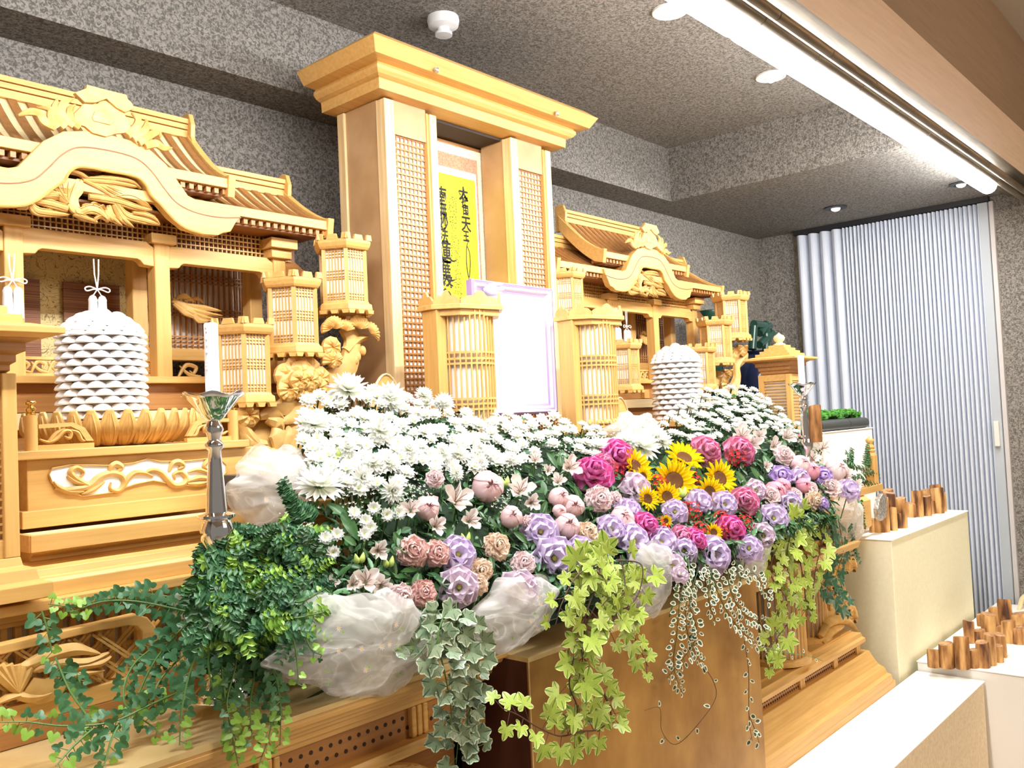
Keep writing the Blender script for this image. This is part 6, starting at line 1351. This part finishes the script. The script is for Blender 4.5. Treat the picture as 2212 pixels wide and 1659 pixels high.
# tiny filler blossoms
fm = FM(); 
def tinyflower(p, s_, d):
    F_ = Matrix.Translation(p) @ facing(d, rng.random()*6)
    for k in range(4): fm.petal(petal_fn(s_, s_*.8, .2, .1, .6), F_ @ RM(PI/2*k, .4), 1, 2)
cnt = 0
while cnt < 250:
    u = rng.uniform(650, 1790); v = rng.uniform(838, 1110)
    if not inpoly(u, v-8, REG) and not (rng.random() < .06 and v > 950 and u < 1150): continue
    cnt += 1; p = onbed(u, v)+Vector((rng.uniform(-.01, .01), 0, rng.uniform(-.02, .012)))
    if u < 1050 and rng.random() < .4: continue
    for _ in range(8): tinyflower(p+Vector([rng.gauss(0, .011) for _ in range(3)]), rng.uniform(.0035, .006), (rng.uniform(-.6, .3), rng.uniform(-1, 0), rng.uniform(.2, 1)))
for u, v in ((905, 1070), (655, 1140), (1740, 900), (1745, 925), (1752, 950), (1735, 880), (1720, 870), (1765, 960), (1715, 900), (1700, 872), (870, 1085), (1100, 1020), (1085, 1095), (640, 1165), (650, 1115)):
    p = onbed(u, v)
    for _ in range(40): tinyflower(p+Vector([rng.gauss(0, .016) for _ in range(3)])+Vector((0, 0, .01)), rng.uniform(.003, .006), (rng.uniform(-.6, .3), rng.uniform(-1, 0), rng.uniform(.2, 1)))
me = fm.mesh('filler', P['mum']); o = bpy.data.objects.new('filler_blossoms', me); COL.objects.link(o)
o['label'] = 'tiny white filler blossoms between the daisies and chrysanthemums'; o['category'] = 'filler flowers'; o['kind'] = 'stuff'
# ------------------------------------------------------------ dark foliage under the flowers
def leaf_fn(ln, wd): 
    return lambda u, s: (ln*u, wd/2*math.sin(PI*min(1, u*.93+.07))**.8*s, abs(s)*wd*.18-.25*ln*u*u)
XL_ = lambda y: .878+(y-1.27)*.70
XR_ = lambda y: 3.16+(y-1.27)*1.75
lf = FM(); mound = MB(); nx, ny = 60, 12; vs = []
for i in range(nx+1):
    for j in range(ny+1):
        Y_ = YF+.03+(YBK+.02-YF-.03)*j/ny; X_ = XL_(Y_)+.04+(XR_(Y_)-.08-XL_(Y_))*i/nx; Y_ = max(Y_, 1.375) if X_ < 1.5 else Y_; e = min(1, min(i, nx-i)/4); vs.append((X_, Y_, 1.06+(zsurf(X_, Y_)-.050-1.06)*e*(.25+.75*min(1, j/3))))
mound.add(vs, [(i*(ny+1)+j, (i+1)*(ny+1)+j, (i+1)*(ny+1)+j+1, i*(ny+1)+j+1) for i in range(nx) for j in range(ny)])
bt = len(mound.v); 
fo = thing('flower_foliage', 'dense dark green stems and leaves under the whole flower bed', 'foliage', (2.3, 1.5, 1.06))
obj('foliage_core', mound, mat('dark_leaf_core', (.008, .028, .008), .9), fo, smooth=True)  # near-black green mound that fills in below the leaves
fillm = FM(); kinds = [0, 0, 0, 1]
for k in range(11000):
    X_ = rng.uniform(.88, 4.1); Y_ = rng.uniform(YF, YBK) if rng.random() < .75 else rng.uniform(YF, YF+.12)
    if X_ > XR_(Y_) or X_ < XL_(Y_): continue
    z = zsurf(X_, Y_)-rng.uniform(.012, .075); 
    z = max(z, 1.10+max(0, .06-(Y_-YF)))
    if X_ < 1.5 and Y_ < 1.36 and z < 1.19: continue
    d = Vector((rng.uniform(-1, 1), rng.uniform(-1.2, .3), rng.uniform(-.1, 1.2))).normalized(); ln = rng.uniform(.018, .042)
    Mx = Matrix.Translation((X_, Y_, z)) @ facing(Vector((rng.uniform(-.6, .6), rng.uniform(-1, .0), rng.uniform(.2, 1))), rng.random()*6.28)
    fillm.petal(leaf_fn(ln, ln*rng.uniform(.28, .5)), Mx, 3, 2, 0 if rng.random() < .78 else 1)
me = fillm.mesh('leaves', [P['leaf'], P['leafm']]); o = bpy.data.objects.new('leaves', me); COL.objects.link(o); o.parent = fo; o.location = (-2.3, -1.5, -1.06); o['kind'] = 'stuff'
st = MB()
for k in range(900):
    Y_ = rng.uniform(YF+.05, YBK); X_ = rng.uniform(XL_(Y_)+.03, XR_(Y_)-.05); z = zsurf(X_, Y_)-.02
    st.tube([(X_, Y_, z), (X_+rng.uniform(-.02, .02), Y_+.02, z-.09)], .0014, 3, False)
obj('stalks', st, P['stem'], fo, kind='stuff')
# larger single leaves that show between the flowers
bl = grid_mesh('leaf', leaf_fn(1, .42), 5, 4, P['leaf']); lobed = None
def lobe_leaf(mat_, name='leaf', lobes=5, depth_=.38, fold=.18):
    vs = [(0, 0, 0)]; uv = [(0, 1)]; n = lobes*8
    rad = []
    for k in range(n+1):
        a = -2.45+4.9*k/n; q = (a+2.45)/4.9*lobes; fr_ = abs((q % 1)-.5)*2; big = 1-.38*abs(a)/2.45
        rad.append((a, big*(1-depth_*fr_**1.3)*.62))
    for ring_ in (.45, .86, 1):
        for a, r in rad: vs.append((.22+r*ring_*math.cos(a), r*ring_*math.sin(a), fold*abs(math.sin(a))*r*ring_-.15*(r*ring_)**2)); uv.append((ring_, abs(((a+2.45)/4.9*lobes % 1)-.5)*2))
    vs[0] = (.22, 0, 0); m = n+1; fs = [(0, 1+k, 2+k) for k in range(n)]
    for g_ in (0, 1): fs += [(1+g_*m+k, 1+(g_+1)*m+k, 2+(g_+1)*m+k, 2+g_*m+k) for k in range(n)]
    a = FM(); a.poly(vs, fs, Matrix(), uv); return a.mesh(name, mat_)
def oval_leaf(mat_, wd=.62):
    vs = [(.5, 0, 0)]; uv = [(0, .5)]; n = 14
    for ring_ in (.55, .8, 1):
        for k in range(n): a = 2*PI*k/n; vs.append((.5+.5*ring_*math.cos(a), wd/2*ring_*math.sin(a)*(1.05-.25*math.cos(a)), .10*abs(math.sin(a))*ring_)); uv.append((ring_, .5))
    fs = [(0, 1+k, 1+(k+1) % n) for k in range(n)]
    for g_ in (0, 1): fs += [(1+g_*n+k, 1+(g_+1)*n+k, 1+(g_+1)*n+(k+1) % n, 1+g_*n+(k+1) % n) for k in range(n)]
    a = FM(); a.poly(vs, fs, Matrix(), uv); return a.mesh('leaf', mat_)
IV = dict(ivy=lobe_leaf(P['ivy']), ivyd=lobe_leaf(P['ivyd'], depth_=.22, fold=.35), ivyk=lobe_leaf(P['ivyk'], depth_=.45), varg=oval_leaf(P['varg']), fern=lobe_leaf(P['leafm'], lobes=3, depth_=.42, fold=.3), fernb=lobe_leaf(P['leafb'], lobes=3, depth_=.25), broad=bl, mumleaf=lobe_leaf(P['leaf'], lobes=7, depth_=.5))
def leafat(par, me, p, nrm, size, spin, name='leaf'):
    o = bpy.data.objects.new(name, me); COL.objects.link(o); o.parent = par
    o.matrix_basis = Matrix.Translation(Vector(p)-par.location) @ facing(nrm, spin) @ Matrix.Scale(size, 4); return o
for u, v, s_, k in ((758, 915, 46, 'mumleaf'), (800, 915, 30, 'mumleaf'), (680, 1000, 40, 'mumleaf'), (663, 1012, 34, 'mumleaf'), (664, 1165, 34, 'mumleaf'), (735, 1110, 60, 'broad'), (705, 1090, 50, 'broad'), (820, 1050, 60, 'broad'), (840, 1095, 36, 'mumleaf'), (850, 1150, 40, 'broad'), (862, 1160, 40, 'broad'), (855, 1185, 36, 'broad'), (905, 1240, 44, 'broad'), (940, 1250, 48, 'broad'), (1015, 1150, 44, 'broad'), (1110, 1150, 34, 'broad'), (1060, 1205, 34, 'broad'), (1100, 1230, 34, 'broad'), (1180, 980, 34, 'broad'), (1210, 985, 30, 'broad'), (1440, 985, 36, 'broad'), (1505, 1010, 34, 'broad'), (1620, 1010, 34, 'broad'), (1590, 1020, 36, 'broad'), (1615, 1040, 34, 'broad'), (1690, 950, 30, 'broad'), (1720, 970, 30, 'broad'), (1650, 985, 34, 'broad'), (1560, 1000, 30, 'broad'), (1240, 1050, 30, 'broad'), (1180, 1085, 30, 'broad'), (1300, 1120, 30, 'broad'), (1170, 1040, 30, 'broad'), (1540, 1110, 26, 'broad'), (1640, 1105, 30, 'broad')):
    p = onbed(u, v)+(CP-onbed(u, v)).normalized()*.012; s2_ = s_*depth(p)/CF
    leafat(fo, IV[k], p, face(p, .8, jit=.4), s2_*1.2, rng.uniform(-2.4, -.6))
# ------------------------------------------------------------ vines
LEAFN = [0]
def vine(name, label, cat, paths, leaf, size, step, stemmat, sr=.0022, group=None, clus=1, spread=.012, tipk=.5, names='leaf', bright=None, kind3=None, hang=.35, out=(-.3, -1, .35)):
    t = thing(name, label, cat, tuple(paths[0][0]), group)
    sm_ = MB()
    for pth in paths:
        C = catmull(pth, 8); sm_.tube(C, [sr, sr, sr*.5], 5)
        L_ = 0; nxt = step*.3; i = 0; tot = sum((C[k+1]-C[k]).length for k in range(len(C)-1))
        for k in range(len(C)-1):
            seg = C[k+1]-C[k]; sl_ = seg.length
            while nxt <= L_+sl_:
                q = (nxt-L_)/max(sl_, 1e-6); p = C[k]+seg*q; tn = seg.normalized(); f_ = nxt/tot
                for c in range(clus):
                    i += 1; LEAFN[0] += 1; s_ = size*(1-(1-tipk)*f_)*rng.uniform(.75, 1.15); sd = 1 if i % 2 else -1
                    nr = Vector(out)+Vector([rng.uniform(-.45, .45) for _ in range(3)]); nr.normalize()
                    side = tn.cross(nr).normalized()*sd; dirv = (side+Vector((0, 0, -hang))+tn*.35+Vector([rng.uniform(-.25, .25) for _ in range(3)])).normalized()
                    F_ = facing(nr); loc_ = F_.to_3x3().transposed() @ dirv; sp = math.atan2(loc_.y, loc_.x)
                    pp = p+dirv*spread*rng.uniform(.2, 1)
                    sm_.tube([p, pp+F_.to_3x3() @ Vector((math.cos(sp)*s_*.2, math.sin(sp)*s_*.2, 0))], sr*.45, 3, False)
                    mm_ = IV[leaf]
                    if bright and f_ > bright[1] and rng.random() < .8: mm_ = IV[bright[0]]
                    leafat(t, mm_, pp, nr, s_, sp, names)
                nxt += step
            L_ += sl_
    obj('stem', sm_, stemmat, t, smooth=True); return t
V = lambda pts: [at(u, v, Y=y) for u, v, y in pts]
# chartreuse ivy hanging in front of the gold box
vine('ivy_vine', 'large chartreuse ivy hanging in front of the gold box, right of the second tulle swag', 'ivy', [
    V([(1300, 1200, 1.24), (1290, 1260, 1.20), (1265, 1330, 1.19), (1262, 1400, 1.2), (1250, 1470, 1.21)]), V([(1340, 1200, 1.24), (1350, 1270, 1.2), (1330, 1330, 1.18), (1300, 1400, 1.19)]), V([(1310, 1210, 1.24), (1250, 1240, 1.2), (1215, 1300, 1.2), (1200, 1350, 1.2)]),
    V([(1330, 1210, 1.24), (1385, 1220, 1.2), (1380, 1280, 1.19), (1350, 1330, 1.19), (1370, 1375, 1.2), (1400, 1440, 1.2)]), V([(1290, 1300, 1.2), (1255, 1380, 1.19), (1270, 1440, 1.2), (1300, 1490, 1.2), (1330, 1545, 1.21)]), V([(1240, 1420, 1.2), (1230, 1480, 1.2), (1248, 1535, 1.2), (1225, 1590, 1.22)]),
    V([(1300, 1490, 1.2), (1320, 1545, 1.2), (1295, 1575, 1.2), (1255, 1580, 1.2), (1210, 1590, 1.2), (1160, 1570, 1.2), (1120, 1545, 1.2), (1085, 1530, 1.2)]), V([(1320, 1215, 1.22), (1290, 1235, 1.18), (1330, 1265, 1.18), (1300, 1310, 1.18)])],
    'ivy', .072, .023, P['brown'], .0018, 'ivy vines hanging over the front', spread=.024, tipk=.62)
vine('ivy_vine', 'chartreuse ivy hanging at the right end of the bouquet, in front of the reeded columns', 'ivy', [
    V([(1735, 1120, 1.34), (1725, 1180, 1.30), (1735, 1250, 1.29), (1745, 1330, 1.30)]), V([(1760, 1110, 1.34), (1775, 1160, 1.30), (1760, 1240, 1.29), (1755, 1310, 1.30)]), V([(1720, 1120, 1.34), (1680, 1180, 1.30), (1665, 1240, 1.29), (1700, 1300, 1.29), (1680, 1350, 1.3)]), V([(1740, 1110, 1.33), (1710, 1150, 1.29), (1700, 1220, 1.28), (1720, 1290, 1.28)]),
    V([(1700, 1350, 1.29), (1670, 1390, 1.29), (1650, 1420, 1.28), (1670, 1445, 1.28)])], 'ivy', .080, .024, P['brown'], .0018, 'ivy vines hanging over the front', spread=.024, tipk=.7)
vine('ivy_vine', 'grey-green ivy hanging between the two tulle swags', 'ivy', [
    V([(985, 1300, 1.28), (990, 1370, 1.26), (1000, 1440, 1.26), (1000, 1520, 1.27), (990, 1600, 1.28), (985, 1650, 1.28)]), V([(965, 1310, 1.28), (945, 1380, 1.26), (960, 1450, 1.26), (975, 1540, 1.27), (965, 1600, 1.28)]), V([(1000, 1320, 1.28), (1020, 1400, 1.26), (1030, 1480, 1.26), (1010, 1560, 1.27), (1035, 1620, 1.28)]), V([(960, 1330, 1.28), (915, 1400, 1.27), (890, 1425, 1.27)])],
    'ivyd', .050, .017, P['stem'], .0016, 'ivy vines hanging over the front', spread=.018, tipk=.9)
vine('ivy_vine', 'dark green ivy behind the bright one at the right end', 'ivy', [
    V([(1790, 1110, 1.38), (1800, 1160, 1.36), (1795, 1215, 1.36)]), V([(1810, 1120, 1.38), (1820, 1190, 1.36), (1800, 1260, 1.35)]), V([(1760, 1250, 1.36), (1800, 1280, 1.34), (1830, 1310, 1.32)])], 'ivyk', .07, .022, P['stemd'], .0016, 'ivy vines hanging over the front', spread=.018, tipk=.9)
vine('variegated_vine', 'white-edged small-leaved vine hanging in front of the gold box', 'vine', [
    V([(1490, 1220, 1.25), (1470, 1290, 1.22), (1462, 1370, 1.22), (1455, 1440, 1.23), (1475, 1500, 1.24)]), V([(1510, 1225, 1.25), (1490, 1300, 1.22), (1505, 1370, 1.22), (1470, 1430, 1.23), (1440, 1465, 1.24)]), V([(1530, 1220, 1.25), (1555, 1290, 1.22), (1590, 1350, 1.22), (1640, 1400, 1.23)]), V([(1570, 1220, 1.25), (1580, 1280, 1.22), (1610, 1330, 1.22), (1650, 1345, 1.23)]), V([(1540, 1225, 1.25), (1530, 1290, 1.22), (1545, 1340, 1.22)]), V([(1500, 1240, 1.25), (1480, 1330, 1.23), (1500, 1410, 1.23), (1520, 1430, 1.24)]),
    V([(1590, 1210, 1.25), (1600, 1250, 1.23), (1630, 1240, 1.22), (1665, 1300, 1.22)])], 'varg', .021, .0088, P['stemd'], .0011, spread=.012, tipk=.8, hang=.2)
vine('variegated_vine', 'long bare tendril with few white-edged leaves looping down the gold box', 'vine', [
    V([(1512, 1430, 1.24), (1540, 1470, 1.25), (1545, 1510, 1.25), (1505, 1568, 1.25), (1460, 1608, 1.25), (1430, 1580, 1.25), (1425, 1530, 1.25), (1392, 1535, 1.25)])], 'varg', .018, .085, P['brown'], .0010, spread=.01, tipk=1)
vine('variegated_vine', 'right tendril of white-edged leaves hanging to the lower edge of the gold box', 'vine', [
    V([(1608, 1385, 1.24), (1617, 1450, 1.25), (1618, 1550, 1.25), (1625, 1600, 1.25)]), V([(1618, 1545, 1.25), (1632, 1580, 1.25), (1640, 1605, 1.25)])], 'varg', .020, .024, P['brown'], .0011, spread=.012, tipk=1)
vine('variegated_vine', 'thin green runner reaching right over the wooden rail', 'vine', [V([(1640, 1395, 1.24), (1700, 1410, 1.26), (1750, 1418, 1.28), (1778, 1428, 1.3)])], 'varg', .014, .12, P['stem'], .0014, tipk=1)
# garlands of small pointed leaves at the left
G = lambda pts: V(pts)
GL = [('garland running left along the top of the foreground railing', [[(430, 1310, 1.50), (340, 1285, 1.56), (250, 1292, 1.58), (170, 1310, 1.60), (105, 1305, 1.6)], [(400, 1320, 1.5), (300, 1300, 1.56), (220, 1300, 1.58), (150, 1325, 1.6)]]),
      ('garland drooping over the carved bird', [[(90, 1320, 1.58), (105, 1370, 1.57), (112, 1410, 1.56)], [(120, 1420, 1.56), (150, 1490, 1.52), (190, 1550, 1.46), (200, 1575, 1.44)], [(160, 1440, 1.55), (175, 1480, 1.52)]]),
      ('garland stretching to the left edge across the gold table top', [[(420, 1480, 1.44), (330, 1520, 1.42), (240, 1560, 1.42), (140, 1568, 1.44), (60, 1560, 1.46), (0, 1560, 1.46)], [(200, 1575, 1.42), (160, 1610, 1.40), (120, 1655, 1.38)], [(260, 1560, 1.42), (240, 1600, 1.4), (225, 1655, 1.38)]]),
      ('thick garland beside the candlestick, hanging over the railing end', [[(430, 1340, 1.46), (330, 1400, 1.50), (280, 1450, 1.48), (270, 1520, 1.45), (330, 1570, 1.42), (345, 1585, 1.4)], [(400, 1350, 1.46), (340, 1420, 1.47), (300, 1500, 1.46), (290, 1560, 1.42)], [(460, 1360, 1.45), (380, 1430, 1.46), (340, 1480, 1.45), (330, 1530, 1.43)]]),
      ('single thin garland hanging straight down left of the pale tulle', [[(430, 1400, 1.42), (405, 1470, 1.38), (392, 1540, 1.36), (388, 1610, 1.35)]]),
      ('long garland with bright tips hanging below the candlestick', [[(480, 1350, 1.42), (478, 1430, 1.38), (485, 1500, 1.34), (500, 1580, 1.32), (515, 1655, 1.31)], [(510, 1340, 1.42), (510, 1430, 1.37), (490, 1520, 1.33), (510, 1600, 1.32)], [(470, 1340, 1.42), (450, 1430, 1.38), (470, 1520, 1.34)]]),
      ('long garland hanging just left of the first tulle swag', [[(560, 1350, 1.42), (565, 1420, 1.37), (580, 1490, 1.33), (585, 1570, 1.31), (560, 1650, 1.30)], [(540, 1340, 1.42), (560, 1400, 1.36), (590, 1450, 1.33), (605, 1510, 1.31), (605, 1610, 1.30)], [(530, 1360, 1.4), (550, 1440, 1.36), (540, 1520, 1.33), (545, 1600, 1.31)]]),
      ('fine garland lying over the left part of the first tulle swag', [[(600, 1320, 1.36), (630, 1370, 1.31), (640, 1420, 1.29), (645, 1480, 1.28)], [(620, 1320, 1.36), (650, 1350, 1.30), (670, 1400, 1.28), (695, 1415, 1.28)], [(600, 1330, 1.35), (640, 1335, 1.31), (700, 1322, 1.29)], [(610, 1290, 1.36), (650, 1300, 1.31), (705, 1270, 1.29)]])]
for lab, ps in GL: vine('leaf_garland', 'dark green '+lab, 'garland', [G(p_) for p_ in ps], 'fern', .021 if 'fine' in lab else .029, .0085 if 'fine' not in lab else .0095, P['stem'], .0018, 'garlands of small pointed green leaves at the left', spread=.010, tipk=.6, bright=('fernb', .72), hang=.3)
# fern mass around the candlestick foot
fb = thing('leaf_cluster', 'bushy mass of small green leaves around the foot of the left candlestick', 'greenery', (.85, 1.45, 1.06))
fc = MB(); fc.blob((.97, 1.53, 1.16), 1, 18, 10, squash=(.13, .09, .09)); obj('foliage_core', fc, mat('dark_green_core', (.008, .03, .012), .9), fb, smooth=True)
fq = FM()
lv = lambda u, s: (u, .30*math.sin(PI*min(1, u*.9+.1))*s, .2*abs(s)-.2*u*u)
def sprig(a, b, n, sz, mi):
    a = Vector(a); b = Vector(b); tn = (b-a).normalized()
    for k in range(n):
        p = a.lerp(b, (k+.5)/n)+Vector((0, 0, -.01*(k/n)**2)); q = sz*(1-.5*k/n)
        for sd in (-1, 1):
            nr = Vector((-.3, -1, .6))+Vector([rng.uniform(-.4, .4) for _ in range(3)]); nr.normalize(); dirv = (tn.cross(nr)*sd+tn*.5).normalized(); F_ = facing(nr); l_ = F_.to_3x3().transposed() @ dirv
            fq.petal(lv, Matrix.Translation(p) @ F_ @ Matrix.Rotation(math.atan2(l_.y, l_.x), 4, 'Z') @ Matrix.Scale(q, 4), 2, 2, mi)
for k in range(430):
    u = rng.uniform(430, 690); v = rng.uniform(1140, 1370)
    if v < 1140+(600-u)*.35 if u < 600 else v < 1140+(u-640)*.5: continue
    y = 1.52-.20*(v-1140)/230+rng.uniform(-.03, .05); p = at(u, v, Y=y); ang = rng.uniform(0, 6.28); L_ = rng.uniform(.03, .07)
    sprig(p, p+Vector((math.cos(ang)*L_, -.02, math.sin(ang)*L_*.8)), rng.randint(4, 7), rng.uniform(.015, .026), 0 if rng.random() < .62 else (1 if rng.random() < .45 else 2))
for (u0, v0, u1, v1, y, mi) in ((655, 1130, 605, 1030, 1.40, 0), (655, 1130, 612, 1045, 1.40, 0), (440, 1300, 425, 1180, 1.46, 0), (520, 1260, 505, 1160, 1.42, 2), (500, 1290, 495, 1200, 1.40, 2), (540, 1200, 590, 1130, 1.44, 1), (470, 1150, 560, 1135, 1.45, 0), (445, 1330, 430, 1230, 1.44, 1), (680, 1120, 640, 1080, 1.42, 0), (1870, 1010, 1880, 960, 1.45, 0), (1840, 1010, 1835, 965, 1.45, 0), (1820, 1050, 1880, 1010, 1.42, 1), (1850, 1080, 1862, 1140, 1.40, 0), (1845, 1120, 1835, 1200, 1.38, 0), (1830, 1130, 1850, 1210, 1.37, 0), (1815, 1000, 1895, 1020, 1.44, 1), (1830, 1030, 1900, 1050, 1.43, 1), (1840, 1060, 1850, 1090, 1.43, 0)):
    for j in range(3): sprig(at(u0+rng.uniform(-6, 6), v0, Y=y), at(u1+rng.uniform(-8, 8), v1+rng.uniform(-8, 8), Y=y), 11, .020 if u0 < 1000 else .022, mi)
me = fq.mesh('leaves', [P['leafm'], P['leaf'], P['leafb']]); o = bpy.data.objects.new('leaves', me); COL.objects.link(o); o.parent = fb; o.location = -fb.location; o['kind'] = 'stuff'
# ------------------------------------------------------------ tulle swags
def swag(lab, cu, cv, ru, rv, y, dep, tilt=0, ph=0, folds=7, dec=0):
    c = at(cu, cv, Y=y); k = depth(c)/CF; rx, rz = ru*k*1.25, rv*k
    t = thing('tulle_swag', lab, 'tulle', tuple(c), 'gathered white tulle around the flower bed')
    for lay in range(2):
        vs = []; nu, nv = 60, 34; mb = MB(); f1 = folds*(1+.3*lay)
        for i in range(nu+1):
            a = i/nu*2-1
            for j in range(nv+1):
                b = j/nv*2-1; r2 = a*a*.9+b*b*.9; e = math.sqrt(max(0, 1-min(1, r2)))
                dg = b*(1.0 if lay != 1 else -.6)+a*(.35 if lay % 2 else -.5)
                cr = .5+.5*math.sin(f1*dg*.9+ph+lay*2.1+.5*math.sin(2*a+ph)); c2 = 1-abs(math.sin(f1*1.1*(a*.45*(1 if lay else -1)+b*.9+.15*math.sin(4*a+ph))+ph*2+lay))**.6
                rim = 1-.09*math.sin(5*math.atan2(b, a)+ph+lay*1.5)-.05*math.sin(11*math.atan2(b, a)+ph)
                x = a*math.sqrt(1-b*b*.5)*rx*rim*(1-.10*lay); z = b*math.sqrt(1-a*a*.5)*rz*rim*(1-.07*lay)-lay*.004
                vs.append((c.x+x*math.cos(tilt)-z*math.sin(tilt), c.y-dep*(.85*e+(.22*cr+.13*c2)*(e**.5))*(1-.30*lay)+.004*lay, c.z+z*math.cos(tilt)+x*math.sin(tilt)))
        mb.add(vs, [(i*(nv+1)+j, (i+1)*(nv+1)+j, (i+1)*(nv+1)+j+1, i*(nv+1)+j+1) for i in range(nu) for j in range(nv)])
        obj('tulle_layer', mb, M['tulle'], t, smooth=True)
    for q in range(dec):
        a, b = rng.uniform(-.6, .6), rng.uniform(-.6, .5); p = Vector((c.x+a*rx, c.y-dep*math.sqrt(1-(a*a+b*b)*.9)*1.12-.003, c.z+b*rz)); f_ = FM()
        if q % 2:
            for k_ in range(8): f_.petal(petal_fn(.0075, .0045, .2, 0, .5), Matrix.Translation(p) @ facing((0, -1, .2)) @ RM(k_*.785, .1), 1, 1, 0)
            f_.poly([(.002*math.cos(a_), .002*math.sin(a_), .001) for a_ in (0, 1.57, 3.14, 4.71)], [(0, 1, 2, 3)], Matrix.Translation(p) @ facing((0, -1, .2)), mi=1)
            me = f_.mesh('embroidered_daisy', [P['carnp'], P['ctr']]); nm = 'embroidered_daisy'
        else:
            for k_ in range(5): f_.petal(petal_fn(.008, .003, .2, 0, .5), Matrix.Translation(p) @ facing((0, -1, .2)) @ RM(k_*.7-.3, .1), 1, 1, 0)
            me = f_.mesh('embroidered_leaf', [P['leafb']]); nm = 'embroidered_leaf'
        o = bpy.data.objects.new(nm, me); COL.objects.link(o); o.parent = t; o.location = -t.location
swag('first big white tulle swag with sewn daisies draped over the gold table edge', 768, 1380, 180, 104, 1.34, .06, -.10, 0, 6, 14)
swag('loose lower end of the first tulle swag, hanging over the table moulding', 850, 1430, 110, 55, 1.33, .025, .2, 1, 6, 3)
swag('second white tulle swag with sewn daisies, between the grey-green and chartreuse ivy', 1108, 1320, 112, 75, 1.30, .05, .05, 2, 5, 9)
swag('thin tulle fold behind the chartreuse ivy', 1395, 1250, 70, 80, 1.30, .05, .5, 3, 5, 1)
swag('small tulle puff below the lavender flowers at the right', 1612, 1205, 62, 52, 1.33, .05, .2, 4, 5, 0)
swag('round tulle puff at the right end above the carved pine', 1818, 1120, 58, 62, 1.42, .07, .3, 5, 5, 0)
swag('white tulle bundled behind the candlestick, over a black plate', 585, 1060, 84, 90, 1.66, .05, -.35, 6, 6, 6)
swag('upper part of the tulle bundle beside the peony carving', 620, 1010, 58, 44, 1.70, .04, -.3, 2.5, 5, 4)
swag('white tulle knot at the back of the bed, right of the round lantern', 1345, 925, 58, 34, 1.74, .04, .1, 3.5, 6, 2)
swag('peaked piece of tulle behind the white flowers near the right rice cakes', 1390, 915, 36, 22, 1.79, .03, .0, 4.5, 6, 0)
swag('grey tulle edge showing under the ferns on the table', 400, 1300, 38, 30, 1.55, .02, .4, 1.5, 5, 0)
a = at(555, 1035, Y=1.70); t = thing('black_plate', 'small black plate under the tulle beside the candlestick', 'plate', tuple(a))
obj('plate', MB().box(a.x-.05, a.x+.09, 1.70, 1.76, a.z-.05, a.z+.012), mat('black_gloss', (.03, .033, .045), .25), t, bev=.002)
